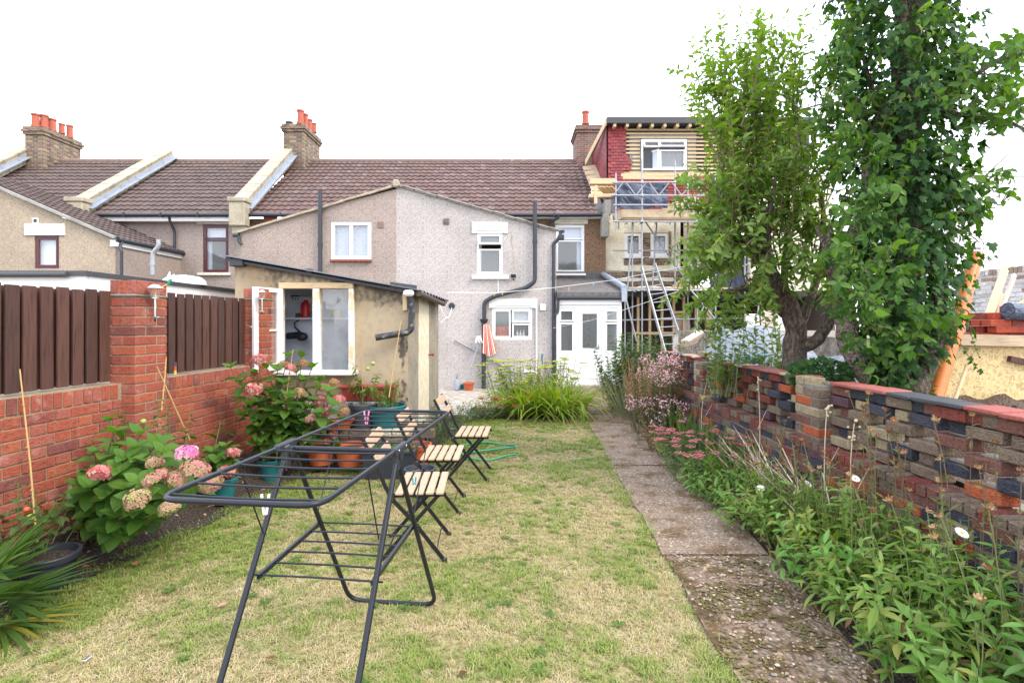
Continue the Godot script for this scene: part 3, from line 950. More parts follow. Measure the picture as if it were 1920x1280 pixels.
func tile_mesh() -> ArrayMesh:
	# one interlocking tile with a roll: x across, y up from the slope, z up the slope; 0.215 by 0.40
	var mb := MB.new()
	var pr := [[-0.112, 0.024], [-0.085, 0.034], [-0.055, 0.038], [-0.025, 0.032], [0.0, 0.018], [0.03, 0.012], [0.075, 0.014], [0.112, 0.024]]
	for k in pr.size() - 1:
		var a = pr[k]
		var b = pr[k + 1]
		var p := Vector3(a[0], a[1] + 0.036, 0)
		var q := Vector3(b[0], b[1] + 0.036, 0)
		var r := Vector3(b[0], b[1] - 0.012, -0.42)
		var s := Vector3(a[0], a[1] - 0.012, -0.42)
		mb.quad(p, q, r, s, Vector3.UP)
		mb.quad(p, q, q - Vector3(0, 0.036, -0.004), p - Vector3(0, 0.036, -0.004), Vector3.BACK)
	return mb.mesh()

func roof(parent: Node3D, x0: float, x1: float, eave: Vector2, ridge: Vector2, tile: ArrayMesh, cols: Array) -> void:
	# eave and ridge are (y, z); tiles lie on a deck
	var up := Vector3(0, ridge.x - eave.x, ridge.y - eave.y)
	var ln := up.length()
	up /= ln
	var nrm := Vector3.RIGHT.cross(-up)
	nrm = nrm if nrm.y > 0 else -nrm
	var deck := MB.new()
	var c := Vector3((x0 + x1) / 2, (eave.x + ridge.x) / 2, (eave.y + ridge.y) / 2) - nrm * 0.05
	deck.box(c, Vector3(x1 - x0, 0.06, ln), Basis(Vector3.RIGHT, nrm, -up))
	part("roof", deck, M.slate, parent)
	var rows := int(ln / 0.335)
	var gauge := ln / rows
	var nx := int((x1 - x0) / 0.215)
	var pitch := (x1 - x0) / nx
	var list := []
	for r in rows:
		for k in nx:
			var x := x0 + (k + 0.5) * pitch
			var o := Vector3(x, eave.x, eave.y) + up * (r * gauge - 0.03) + nrm * rr(-0.004, 0.006)
			var col: Color = cols[rng.randi() % cols.size()] * rr(0.93, 1.07)
			list.append([tile, Transform3D(Basis(Vector3.RIGHT * pitch / 0.222, nrm, -up).rotated(nrm, rr(-0.012, 0.012)), o), col])
	mass(parent, "roof_tiles", tile, list, M.roof_tile)
	var rd := MB.new()
	var n := int((x1 - x0) / 0.45)
	for k in n:
		var a := x0 + (x1 - x0) * k / n
		var b := x0 + (x1 - x0) * (k + 1) / n - 0.008
		rd.tube([Vector3(a, ridge.x + 0.01 + rr(-0.004, 0.004), ridge.y), Vector3(b, ridge.x + 0.01, ridge.y)], 0.11, 0.115, 10)
	part("ridge_tiles", rd, M.ridge, parent)

func gutter(parent: Node3D, a: Vector3, b: Vector3) -> void:
	var mb := MB.new()
	mb.tube([a, b], 0.055, 0.055, 8)
	var n := int(a.distance_to(b) / 1.0)
	for k in n + 1:
		mb.box(a.lerp(b, float(k) / maxf(n, 1)), Vector3(0.03, 0.13, 0.13))
	part("gutter", mb, M.black_pipe, parent)

func pipe(parent: Node3D, pts: Array, r: float, material: Material, called := "downpipe", collars := 1.8) -> MeshInstance3D:
	var sm := []
	for k in pts.size():
		if k == 0 or k == pts.size() - 1:
			sm.append(pts[k])
			continue
		var cut := minf(r * 1.6, minf(pts[k].distance_to(pts[k - 1]), pts[k].distance_to(pts[k + 1])) * 0.4)
		var a: Vector3 = pts[k] + (pts[k - 1] - pts[k]).normalized() * cut
		var b: Vector3 = pts[k] + (pts[k + 1] - pts[k]).normalized() * cut
		for i in 4:
			var t := i / 3.0
			sm.append(a.lerp(pts[k], t).lerp(pts[k].lerp(b, t), t))
	var mb := MB.new()
	mb.tube(sm, r, r, 12)
	for k in pts.size() - 1:
		var n := int(pts[k].distance_to(pts[k + 1]) / collars)
		for i in n:
			var p: Vector3 = pts[k].lerp(pts[k + 1], (i + 0.5) / n)
			var u: Vector3 = (pts[k + 1] - pts[k]).normalized() * 0.045
			mb.tube([p - u, p + u], r * 1.22, r * 1.22, 12)
	return part(called, mb, material, parent)

func chimney(parent: Node3D, x0: float, x1: float, z0: float, z1: float, y0: float, y1: float, pots: Array, red := false) -> void:
	var mb := MB.new()
	mb.span(Vector3(x0, y0, z1), Vector3(x1, y1 - 0.30, z0))
	var st := part("chimney", mb, M.far_red_brick if red else M.far_brick, parent)
	var cap := MB.new()
	for k in 3:
		var g: float = [0.05, 0.09, 0.05][k]
		cap.span(Vector3(x0 - g, y1 - 0.30 + k * 0.1 + 0.002, z1 - g), Vector3(x1 + g, y1 - 0.205 + k * 0.1, z0 + g))
	part("chimney_cap", cap, M.far_red_brick if red else M.far_brick, st)
	for p in pots:
		var pm := MB.new()
		var h: float = p[1]
		var r: float = p[2]
		pm.lathe([Vector2(r * 1.0, -0.02), Vector2(r * 1.0, h * 0.1), Vector2(r * 0.86, h * 0.12), Vector2(r * 0.80, h * 0.86), Vector2(r * 0.98, h * 0.88), Vector2(r * 0.98, h), Vector2(r * 0.7, h), Vector2(r * 0.7, h - 0.15), Vector2(0.0, h - 0.15)], 14, Transform3D(Basis(), p[0]))
		part("chimney_pot", pm, M.chimney_pot, st)

func parapet(parent: Node3D, x0: float, x1: float, d0: float, y0: float, d1: float, y1: float, side := true) -> void:
	# a party wall standing above the roof, with its kneeler at the eave and lead at its right foot
	var mb := MB.new()
	var a := Vector3((x0 + x1) / 2, y0, -d0)
	var b := Vector3((x0 + x1) / 2, y1, -d1)
	var n := 7
	for k in n:
		var p := a.lerp(b, float(k) / n)
		var q := a.lerp(b, float(k + 1) / n - 0.004)
		var u := (b - a).normalized()
		var nn := Vector3.RIGHT.cross(-u)
		nn = nn if nn.y > 0 else -nn
		mb.box((p + q) / 2 + nn * (0.10 + rr(-0.006, 0.006)), Vector3(x1 - x0, 0.42, p.distance_to(q)), Basis(Vector3.RIGHT, nn, -u))
		mb.box((p + q) / 2 + nn * 0.335, Vector3(x1 - x0 + 0.06, 0.05, p.distance_to(q) - 0.006), Basis(Vector3.RIGHT, nn, -u))
	var kneel := MB.new()
	kneel.bevel(Vector3(a.x, y0 - 0.14, -d0 + 0.16), Vector3(x1 - x0 + 0.10, 0.75, 0.34), 0.03)
	kneel.bevel(Vector3(a.x, y0 + 0.30, -d0 + 0.14), Vector3(x1 - x0 + 0.18, 0.14, 0.44), 0.02)
	kneel.bevel(Vector3(a.x, y0 - 0.62, -d0 + 0.1), Vector3(x1 - x0 + 0.02, 0.24, 0.24), 0.02)
	part("parapet", mb, M.stone, parent)
	part("kneeler", kneel, M.stone, parent)
	var ld := MB.new()
	var u2 := (b - a).normalized()
	var n2 := Vector3.RIGHT.cross(-u2)
	n2 = n2 if n2.y > 0 else -n2
	for k in 6:
		var p := a.lerp(b, float(k) / 6) + Vector3(0, 0, 0)
		var q := a.lerp(b, float(k + 1) / 6 - 0.003)
		ld.box((p + q) / 2 + n2 * (0.085 + 0.004 * (k % 2)) + Vector3((x1 - x0) / 2 + 0.075, 0, 0), Vector3(0.15, 0.03, p.distance_to(q)), Basis(Vector3.RIGHT, n2, -u2))
		ld.box((p + q) / 2 + n2 * 0.13 + Vector3((x1 - x0) / 2 + 0.012, 0, 0), Vector3(0.02, 0.16, p.distance_to(q)), Basis(Vector3.RIGHT, n2, -u2))
	part("lead_flashing", ld, M.lead, parent)

func build_houses() -> void:
	M.ridge = mat(L(0.25, 0.17, 0.14), 0.9, 0.0, {"tex": tex.grain, "scale": 1.0})
	var tile := tile_mesh()
	var D := 17.0
	var E := Vector2(ay(403, 16.8), -16.75)
	var R := Vector2(ay(303, 21.0), -21.0)
	var brownish := [L(0.112, 0.077, 0.066), L(0.104, 0.071, 0.061), L(0.120, 0.083, 0.072), L(0.108, 0.073, 0.062)]
	var reddish := [L(0.135, 0.080, 0.068), L(0.124, 0.073, 0.062), L(0.144, 0.087, 0.075), L(0.131, 0.076, 0.064), L(0.140, 0.084, 0.072), L(0.128, 0.077, 0.066), L(0.17, 0.112, 0.099)]
	var xs := [ax(165, D) - 5.2, ax(168, D), ax(462, D), -3.60, 2.90]
	# --- the two neighbours on the left
	var far := thing("terraced_house", "leftmost house, tan pebble-dashed rear wing with maroon window, five red chimney pots", "house", Vector3.ZERO)
	var mid := thing("terraced_house", "pinkish house of narrow maroon window between the two sloping stone parapets", "house", Vector3.ZERO)
	roof(far, xs[0] - 4.0, xs[1] - 0.1, E, R, tile, brownish)
	roof(mid, xs[1] + 0.1, xs[2] - 0.1, E, R, tile, brownish)
	parapet(mid, xs[1] - 0.22, xs[1] + 0.20, 16.7, E.x + 0.1, 21.0, R.x + 0.1)
	parapet(far, xs[0] - 0.22 + 0.1, xs[0] + 0.30, 16.7, E.x + 0.1, 20.6, R.x + 0.1)
	var wf := wall_face([[xs[0] - 4.0, E.x - 0.08], [xs[1], E.x - 0.08]], -0.3, [], -D)
	part("wall", wf, M.dash_tan, far)
	var h1 := hole(380, 428, 421, 511, D)
	part("wall", wall_face([[xs[1], E.x - 0.08], [xs[2], E.x - 0.08]], -0.3, [h1], -D), M.dash_pink, mid)
	var w1 := window(mid, h1, -D, M.maroon, [[0, 1, 0, 0.70, "room"], [0, 1, 0.72, 1, "curtain_sky_tone"]], 0.055, "maroon framed sash window with top light")
	lintel(mid, 370, 439, 406, 420, D, M.cream, false)
	var sl := MB.new()
	sl.span(Vector3(ax(372, D), ay(516, D), -D - 0.02), Vector3(ax(433, D), ay(511, D), -D + 0.08))
	part("sill", sl, M.cream, mid)
	gutter(mid, Vector3(xs[1] + 0.2, E.x - 0.02, -16.66), Vector3(xs[2] - 0.2, E.x - 0.02, -16.66))
	var fas := MB.new()
	fas.span(Vector3(xs[1] + 0.2, E.x - 0.2, -17.0), Vector3(xs[2] - 0.2, E.x - 0.07, -16.74))
	part("fascia", fas, M.white_old, mid)
	pipe(mid, [Vector3(ax(320, 16.8), E.x - 0.05, -16.7), Vector3(ax(320, 16.8), E.x - 0.2, -16.75), Vector3(ax(325, 16.85), E.x - 0.5, -16.9), Vector3(ax(325, 16.85), 3.7, -16.9)], 0.04, M.black_pipe)
	chimney(far, ax(46, 20.2), ax(80, 20.2), -20.2, -21.95, 7.0, ay(238, 20.2) + 0.02, [[at(66, 238, 20.5), 0.50, 0.15], [at(82, 240, 20.7), 0.50, 0.15], [at(97, 245, 21.0), 0.46, 0.15], [at(115, 250, 21.4), 0.38, 0.12], [at(130, 258, 21.7), 0.5, 0.13]])
	# rear wing of the leftmost house
	var g := 14.2
	var wh := hole(64, 110, 442, 503, g)
	var apex := Vector2(ax(-130, g), ay(300, g))
	var ev := Vector2(ax(216, g), ay(451, g))
	part("wall", wall_face([[apex.x, apex.y], [ev.x, ev.y]], -0.3, [wh], -g), M.dash_tan, far)
	window(far, wh, -g, M.maroon, [[0, 1, 0, 1, "curtain_sky_tone"]], 0.055, "maroon framed window with pale sheet toned as reflected sky, leaves showing in it")
	lintel(far, 47, 122, 420, 441, g, M.white_old, false)
	var vb := MB.new()
	vb.span(at(61, 419, g) + Vector3(0, 0, 0), at(72, 409, g) + Vector3(0, 0, 0.03))
	part("air_vent", vb, M.white_old, far)
	var vc := MB.new()
	vc.span(at(64, 417, g) + Vector3(0, 0, 0.03), at(70, 411, g) + Vector3(0, 0, 0.036))
	part("air_vent", vc, M.black, far)
	var side := MB.new()
	side.span(Vector3(ev.x - 0.2, -0.3, -D), Vector3(ev.x, ev.y, -g - 0.004))
	part("side_wall", side, M.dash_pink, far)
	# its roof falls to the right
	var rt := []
	var fall := Vector3(ev.x - apex.x, ev.y - apex.y, 0)
	var fl := fall.length()
	var fu := -fall / fl
	var fn := Vector3(-fu.y, fu.x, 0)
	fn = fn if fn.y > 0 else -fn
	var dk := MB.new()
	dk.box(Vector3((apex.x + ev.x) / 2, (apex.y + ev.y) / 2, -(g + D) / 2 - 0.1) + fn * 0.03, Vector3(fl + 0.1, 0.06, D - g + 0.1), Basis(-fu, fn, Vector3.BACK))
	part("roof", dk, M.slate, far)
	for r in int(fl / 0.33):
		for k in 13:
			rt.append([tile, Transform3D(Basis(Vector3.BACK, fn, -fu).rotated(fn, rr(-0.01, 0.01)), Vector3(ev.x, ev.y, 0) + fu * (r * 0.33 - 0.06) + fn * 0.07 + Vector3(0, 0, -g - 0.12 - k * 0.213)), brownish[rng.randi() % 4] * rr(0.7, 1.1)])
	mass(far, "roof_tiles", tile, rt, M.roof_tile)
	var vg := MB.new()
	vg.bar(Vector3(apex.x, apex.y + 0.06, -g + 0.05), Vector3(ev.x + 0.04, ev.y + 0.06, -g + 0.05), 0.12, 0.07)
	part("verge", vg, M.grey_render, far)
	gutter(far, Vector3(ev.x + 0.1, ev.y + 0.02, -g + 0.05), Vector3(ev.x + 0.1, ev.y + 0.02, -D))
	var sf := MB.new()
	sf.span(Vector3(ev.x + 0.002, ev.y - 0.14, -D), Vector3(ev.x + 0.05, ev.y - 0.03, -g))
	sf.span(Vector3(ev.x - 0.12, ev.y - 0.16, -g), Vector3(ev.x + 0.1, ev.y + 0.02, -g + 0.04))
	part("fascia", sf, M.white_old, far)
	pipe(far, [Vector3(ev.x + 0.1, ev.y, -g - 0.1), at(223, 464, g - 0.06), at(227, 470, g - 0.06), at(227, 520, g - 0.06)], 0.04, M.black_pipe)
	pipe(far, [at(297, 449, 13.2), at(297, 462, 13.2), at(286, 474, 13.2), at(286, 515, 13.2)], 0.055, M.galv, "flue", 0.5)
	# flat-roofed kitchen of the leftmost house
	var ex := thing("extension", "white-fascia flat roof extension behind the fence, black roof edge", "extension", Vector3.ZERO)
	var cx := ax(160, 10.7)
	var ym := MB.new()
	ym.span(Vector3(-15.0, -0.2, -17.0), Vector3(cx - 0.25, 2.3, -11.0))
	part("wall", ym, M.dash_pink, ex)
	var yf := MB.new()
	yf.span(Vector3(-15.0, 2.20, -10.76), Vector3(cx, 2.50, -10.70))
	yf.span(Vector3(cx - 0.05, 2.201, -16.98), Vector3(cx + 0.008, 2.499, -10.765))
	part("fascia", yf, M.white, ex)
	var yr := MB.new()
	yr.span(Vector3(-15.0, 2.502, -16.98), Vector3(cx + 0.06, 2.60, -10.64))
	yr.tube([Vector3(-15.0, 2.52, -10.60), Vector3(cx - 0.3, 2.52, -10.60)], 0.055, 0.055, 8)
	part("roof", yr, M.slate, ex)
	var dm := MB.new()
	dm.lathe([Vector2(0.55, 0), Vector2(0.52, 0.12), Vector2(0.4, 0.22), Vector2(0.0, 0.28)], 16, Transform3D(Basis(), Vector3(ax(395, 15.0) - 0.5, 2.6, -14.6)))
	part("roof_dome", dm, M.white, ex)
	# --- the pair in the middle
	var left := thing("terraced_house", "middle house with pink pebble-dashed half gable and white two-pane window", "house")
	var own := thing("terraced_house", "house with pale pebble-dashed half gable, white porch and long black soil pipe", "house")
	roof(left, xs[2] + 0.1, xs[3], E, R, tile, reddish + [brownish[2]])
	roof(own, xs[3], ax(1112, 16.8) + 0.15, E, R, tile, reddish)
	parapet(left, xs[2] - 0.2, xs[2] + 0.2, 16.7, E.x + 0.1, 20.2, R.x - 0.1)
	chimney(left, ax(531, 20.2), ax(569, 20.2), -20.2, -21.9, 7.0, ay(232, 20.2), [[at(563, 232, 20.5), 0.52, 0.14], [at(572, 238, 20.8), 0.5, 0.12], [at(580, 244, 21.2), 0.42, 0.12], [at(588, 248, 21.6), 0.36, 0.12]])
	var ckn := MB.new()
	ckn.blob(at(542, 231, 20.6), Vector3(0.16, 0.1, 0.16))
	part("chimney_cowl", ckn, M.slate, left)
	var ae := MB.new()
	ae.tube([at(572, 300, 20.9), at(572, 187, 20.9)], 0.018, 0.014, 5)
	for k in 5:
		ae.tube([at(569 + k * 2, 184 + k * 1.5, 20.8) , at(572 + k * 2, 190 + k * 0.8, 21.3)], 0.01, 0.01, 4)
	part("aerial", ae, M.galv, left)
	part("wall", wall_face([[xs[2], E.x - 0.08], [xs[3], E.x - 0.08]], -0.3, [], -D), M.dash_brown, left)
	gutter(left, Vector3(xs[2] + 0.2, E.x - 0.02, -16.66), Vector3(-6.2, E.x - 0.02, -16.66))
	var rb := MB.new()
	rb.span(at(495, 415, 16.9), at(520, 404, 16.9) + Vector3(0, 0, 0.05))
	part("brick_patch", rb, M.red_tile, left)
	# rear wings: one gable shared by the two houses
	var ridge_x := ax(743, g)
	var hl := hole(620, 696, 415, 486, g)
	part("wall", wall_face([[ax(452, g), ay(430, g)], [ridge_x, ay(354, g)]], gy(g) - 0.1, [hl], -g), M.dash_pink, left)
	window(left, hl, -g, M.white, [[0, 0.5, 0, 1, "frosted"], [0.5, 1, 0, 1, "frosted"]], 0.055, "white two-pane casement above a red tiled sill")
	var st := MB.new()
	for k in 8:
		st.bevel(at(620 + 9.6 * k + 4.8, 489, g) + Vector3(0, 0, 0.03), Vector3(0.128, 0.06, 0.13), 0.008)
	part("sill", st, M.red_tile, left)
	var ab := MB.new()
	ab.span(at(707, 427, g), at(719, 416, g) + Vector3(0, 0, 0.02))
	part("air_brick", ab, M.ridge, left)
	pipe(left, [at(600, 357, g - 0.12), at(600, 560, g - 0.12)], 0.055, M.black_pipe, "soil_pipe", 1.6)
	var sl2 := MB.new()
	sl2.span(Vector3(ax(452, g), -0.3, -D), Vector3(ax(452, g) + 0.2, ay(431, g), -g - 0.004))
	part("side_wall", sl2, M.dash_pink, left)
	var vl := MB.new()
	var va := Vector3(ax(446, g), ay(436, g), -g + 0.02)
	var vz := Vector3(ridge_x - 0.1, ay(350, g), -g + 0.02)
	for k in 13:
		vl.bar(va.lerp(vz, k / 13.0) + Vector3(0, rr(-0.01, 0.01), 0), va.lerp(vz, (k + 0.97) / 13.0), 0.14, 0.055)
	part("verge", vl, M.stone, left)
	for sd in [0, 1]:
		var eb := MB.new()
		var p := Vector3(ridge_x, ay(350, g) + 0.03, -g - 0.05)
		var q := Vector3(ax(444, g), ay(435, g), -g - 0.05) if sd == 0 else Vector3(ax(1052, g), ay(436, g), -g - 0.05)
		eb.quad(p, q, q + Vector3(0, 0, -2.9), p + Vector3(0, 0, -2.9), Vector3.UP)
		part("roof", eb, M.slate, left if sd == 0 else own)
	var lg := MB.new()
	lg.tube([at(437, 441, g - 0.05), at(448, 441, g - 0.05)], 0.05, 0.05, 8)
	lg.tube([at(447, 442, g - 0.05), at(448, 452, g - 0.05), at(452, 458, g - 0.05)], 0.045, 0.04, 8)
	part("gutter", lg, M.black_pipe, left)
	# own half
	var hu := hole(894, 943, 437, 516, g)
	var hd := hole(922, 998, 577, 637, g)
	part("wall", wall_face([[ridge_x, ay(348, g)], [ax(1043, g), ay(431, g)]], gy(g) - 0.1, [hu, hd], -g), M.dash_pale, own)
	var sr := MB.new()
	sr.span(Vector3(ax(1043, g) - 0.2, -0.3, -D), Vector3(ax(1043, g), ay(433, g), -g - 0.004))
	part("side_wall", sr, M.dash_pale, own)
	var vr := MB.new()
	va = Vector3(ridge_x - 0.1, ay(344, g), -g + 0.03)
	vz = Vector3(ax(1052, g), ay(433, g), -g + 0.03)
	for k in 15:
		var o := Vector3(0, rr(-0.012, 0.012), 0)
		vr.bar(va.lerp(vz, k / 15.0) + o, va.lerp(vz, (k + 0.96) / 15.0) + o, 0.16, 0.03)
		vr.bar(va.lerp(vz, k / 15.0) + o - Vector3(0, 0.035, 0.02), va.lerp(vz, (k + 0.9) / 15.0) + o - Vector3(0, 0.035, 0.02), 0.12, 0.03)
	part("verge", vr, M.grey_render, own)
	var apx := MB.new()
	apx.bevel(Vector3(ridge_x, ay(345, g), -g + 0.02), Vector3(0.16, 0.2, 0.2), 0.03)
	part("ridge_end", apx, M.stone, own)
	window(own, hu, -g, M.white_old, [[0, 1, 0, 0.64, "room"], [0, 1, 0.72, 1.0, "room", 0.42]], 0.05, "upper white window with open top vent")
	lintel(own, 885, 952, 417, 437, g, M.white_old)
	var sk := MB.new()
	sk.span(at(885, 523, g), at(954, 516.5, g) + Vector3(0, 0, 0.09))
	part("sill", sk, M.white_old, own)
	window(own, hd, -g, M.white, [[0, 0.46, 0, 1, "room"], [0.5, 1, 0.56, 1, "curtain_sky_tone"], [0.5, 1, 0, 0.52, "room"]], 0.055, "lower kitchen window with red crockery on its sill", 0.22)
	lintel(own, 917, 1007, 560, 577, g, M.white_old)
	var kit := MB.new()
	for k in 7:
		kit.lathe([Vector2(0.0, 0), Vector2(0.035, 0), Vector2(0.03, 0.1 + 0.05 * (k % 3)), Vector2(0.0, 0.12 + 0.05 * (k % 3))], 8, Transform3D(Basis(), at(932 + 3.4 * k, 632, g + 0.18)))
	kit.span(at(931, 622, g + 0.22), at(955, 612, g + 0.2))
	part("crockery", kit, M.new_brick, own)
	var bt := MB.new()
	for k in 3:
		bt.lathe([Vector2(0.0, 0), Vector2(0.035, 0), Vector2(0.035, 0.12), Vector2(0.012, 0.15), Vector2(0.012, 0.2), Vector2(0, 0.2)], 8, Transform3D(Basis(), at(970 + 6 * k, 632, g + 0.2)))
	part("bottle", bt, M.board_white, own)
	var cr := MB.new()
	var cp := at(957, 432, g) + Vector3(0, 0, 0.004)
	for k in 16:
		var cq := at(957 + k * 0.5 + rr(-2.0, 2.0), 432 + (k + 1) * 4.7, g) + Vector3(0, 0, 0.004)
		var cw := rr(0.012, 0.035)
		cr.quad(cp, cp + Vector3(cw, 0, 0), cq + Vector3(cw, 0, 0), cq, Vector3.BACK)
		cp = cq
	part("crack_repair", cr, M.stone, own)
	var av := MB.new()
	av.span(at(831, 421, g), at(842, 410, g) + Vector3(0, 0, 0.02))
	part("air_brick", av, M.felt, own)
	var fe := MB.new()
	fe.lathe([Vector2(0.0, 0.06), Vector2(0.06, 0.06), Vector2(0.085, 0.03), Vector2(0.085, 0.0)], 14, Transform3D(Basis(Vector3.RIGHT, PI / 2), at(847, 573, g)))
	part("vent_cap", fe, M.black, own)
	pipe(own, [at(1003, 377, g - 0.12), at(1003, 528, g - 0.12), at(985, 540, g - 0.12), at(925, 556, g - 0.12), at(908, 566, g - 0.12), at(908, 600, g - 0.12)], 0.056, M.black_pipe, "soil_pipe", 1.3)
	pipe(own, [at(907, 600, g - 0.12), at(907, 732, g - 0.12)], 0.06, M.black_pipe, "soil_pipe", 9.0)
	var hop := MB.new()
	hop.lathe([Vector2(0.0, 0), Vector2(0.08, 0), Vector2(0.115, 0.09), Vector2(0.115, 0.1), Vector2(0, 0.1)], 12, Transform3D(Basis(), at(907.5, 605, g - 0.12)))
	part("pipe_collar", hop, M.black, own)
	pipe(own, [at(1051, 434, g - 0.08), at(1051, 441, g - 0.08), at(1044, 452, g - 0.08), at(1038, 456, g - 0.08), at(1038, 716, g - 0.08)], 0.045, M.black_pipe, "downpipe", 1.7)
	var hpr := MB.new()
	hpr.bevel(at(1052, 445, g - 0.1), Vector3(0.16, 0.14, 0.16), 0.02)
	hpr.bar(at(1046, 434, g + 0.05), at(1056, 434, g - 0.1), 0.1, 0.07)
	part("rain_hopper", hpr, M.black, own)
	var wbx := MB.new()
	wbx.bevel(at(1046, 441, g - 0.03), Vector3(0.1, 0.2, 0.06), 0.01)
	part("junction_box", wbx, M.white, own)
	wbx = MB.new()
	wbx.bevel(at(1018.5, 576, g - 0.02), Vector3(0.15, 0.16, 0.05), 0.01)
	part("junction_box", wbx, M.white, own)
	var wp := MB.new()
	wp.tube([at(1006, 560, g - 0.03), at(1006, 700, g - 0.03)], 0.022, 0.022, 8)
	wp.bar(at(978, 695, g - 0.03), at(1006, 698, g - 0.03), 0.05, 0.05)
	part("waste_pipe", wp, M.white, own)
	wp = MB.new()
	wp.tube([at(934, 524, g - 0.01), at(934, 552, g - 0.01)], 0.012, 0.012, 5)
	part("waste_pipe", wp, M.white, own)
	var gp := MB.new()
	gp.tube([at(853, 637, g - 0.04), at(905, 665, g - 0.04), at(975, 702, g - 0.04)], 0.022, 0.022, 8)
	part("waste_pipe", gp, M.galv, own)
	var fl2 := MB.new()
	fl2.bevel(at(962.5, 517, g - 0.1), Vector3(0.14, 0.09, 0.05), 0.01, Basis(Vector3.RIGHT, 0.3))
	fl2.bar(at(962, 519, g), at(962, 519, g - 0.1), 0.03, 0.03)
	fl2.bevel(at(963, 524, g - 0.08), Vector3(0.05, 0.05, 0.06), 0.01)
	part("floodlight", fl2, M.black, own)
	# main wall of the own house and its tall window
	var hm := hole(1041, 1096, 421, 512, D)
	part("wall", wall_face([[xs[3], E.x - 0.08], [ax(1136, D), E.x - 0.08]], -0.3, [hm], -D), M.dash_brown, own)
	window(own, hm, -D, M.white, [[0, 1, 0, 0.69, "room"], [0, 1, 0.71, 1, "curtain_sky_tone"]], 0.055, "tall white sash window above the porch")
	lintel(own, 1040, 1102, 404, 420, D, M.cream)
	drape(own, ax(1083, D), ax(1094, D), ay(510, D), ay(442, D), -D - 0.22)
	drape(mid, ax(383, D), ax(390, D), ay(508, D), ay(447, D), -D - 0.22)
	drape(own, ax(896, g), ax(902, g), ay(514, g), ay(455, g), -g - 0.2)
	var ssl := MB.new()
	ssl.span(at(1040, 516.5, D), at(1098, 512.5, D) + Vector3(0, 0, 0.08))
	part("sill", ssl, M.white_old, own)
	gutter(own, Vector3(ax(950, 16.7), E.x - 0.02, -16.66), Vector3(ax(1128, 16.7), E.x - 0.02, -16.66))
	var of := MB.new()
	of.span(Vector3(ax(950, D), E.x - 0.10, -17.0), Vector3(ax(1130, D), E.x - 0.07, -16.74))
	part("fascia", of, M.white_old, own)
	pipe(own, [at(1048, 402, 16.6), at(1047, 408, 16.62), at(1031, 417, 16.8), at(1028, 424, 16.85)], 0.04, M.black_pipe)
	chimney(own, ax(1082, 20.6), ax(1128, 20.6), -20.6, -22.0, 7.0, ay(234, 20.6), [[at(1098, 233, 21.0), 0.5, 0.15]], true)
	# porch in the side return
	var pd := 14.1
	var px0 := ax(1043, g)
	var px1 := ax(1166, pd)
	var hw0 := [px0 + 0.03, ax(1080, pd), ay(664, pd), ay(577, pd)]
	var hdr := [ax(1081, pd), ax(1131, pd), ay(716, pd), ay(579, pd)]
	var hw1 := [ax(1132, pd), ax(1163.5, pd), ay(664, pd), ay(577, pd)]
	part("porch_wall", wall_face([[px0, ay(572, pd)], [px1, ay(572, pd)]], gy(pd) - 0.02, [hw0, hdr, hw1], -pd, 0.1), M.white_wall, own)
	var pw := MB.new()
	pw.span(Vector3(px1 - 0.12, -0.3, -D), Vector3(px1 - 0.002, 2.2, -pd - 0.004))
	part("side_wall", pw, M.white_wall, own)
	window(own, hw0, -pd, M.white, [[0, 1, 0.72, 1, "room"], [0, 1, 0, 0.70, "obscure"]], 0.05, "porch side light left of the door", 0.1, 0.02)
	window(own, hw1, -pd, M.white, [[0, 1, 0.72, 1, "room"], [0, 1, 0, 0.70, "obscure"]], 0.05, "porch side light right of the door", 0.1, 0.02)
	var dr := MB.new()
	var dz := -pd - 0.04
	dr.bevel(Vector3((hdr[0] + hdr[1]) / 2, (hdr[2] + ay(653, pd)) / 2, dz), Vector3(hdr[1] - hdr[0] - 0.06, ay(653, pd) - hdr[2], 0.06), 0.008)
	dr.bevel(Vector3((hdr[0] + hdr[1]) / 2, ay(584, pd), dz), Vector3(hdr[1] - hdr[0] - 0.06, 0.12, 0.06), 0.008)
	for sx in [0, 1]:
		var w := 0.13
		var x: float = hdr[0] + 0.03 + w / 2 if sx == 0 else hdr[1] - 0.03 - w / 2
		dr.bevel(Vector3(x, (ay(653, pd) + ay(588, pd)) / 2, dz), Vector3(w - 0.002, ay(588, pd) - ay(653, pd) + 0.04, 0.058), 0.008)
	var door := part("door", dr, M.white, own)
	door.set_meta("label", "white porch door with a large obscured pane")
	var pn := MB.new()
	pn.span(Vector3(hdr[0] + 0.12, ay(654, pd), dz - 0.012), Vector3(hdr[1] - 0.12, ay(587, pd), dz + 0.01))
	part("pane", pn, M.obscure_glass, door)
	var pnl := MB.new()
	pnl.bevel(Vector3((hdr[0] + hdr[1]) / 2, ay(688, pd), dz + 0.033), Vector3(0.46, 0.62, 0.02), 0.009)
	part("door_panel", pnl, M.white, door)
	var hnd := MB.new()
	hnd.bevel(at(1119, 650, pd) + Vector3(0, 0, 0.03), Vector3(0.09, 0.025, 0.03), 0.006)
	hnd.bevel(at(1123, 650, pd) + Vector3(0, 0, 0.0), Vector3(0.03, 0.14, 0.02), 0.004)
	part("door_handle", hnd, M.steel, door)
	var df := MB.new()
	df.span(Vector3(hdr[0], hdr[2], -pd - 0.07), Vector3(hdr[0] + 0.028, hdr[3] - 0.03, -pd + 0.012))
	df.span(Vector3(hdr[1] - 0.028, hdr[2], -pd - 0.07), Vector3(hdr[1], hdr[3] - 0.03, -pd + 0.012))
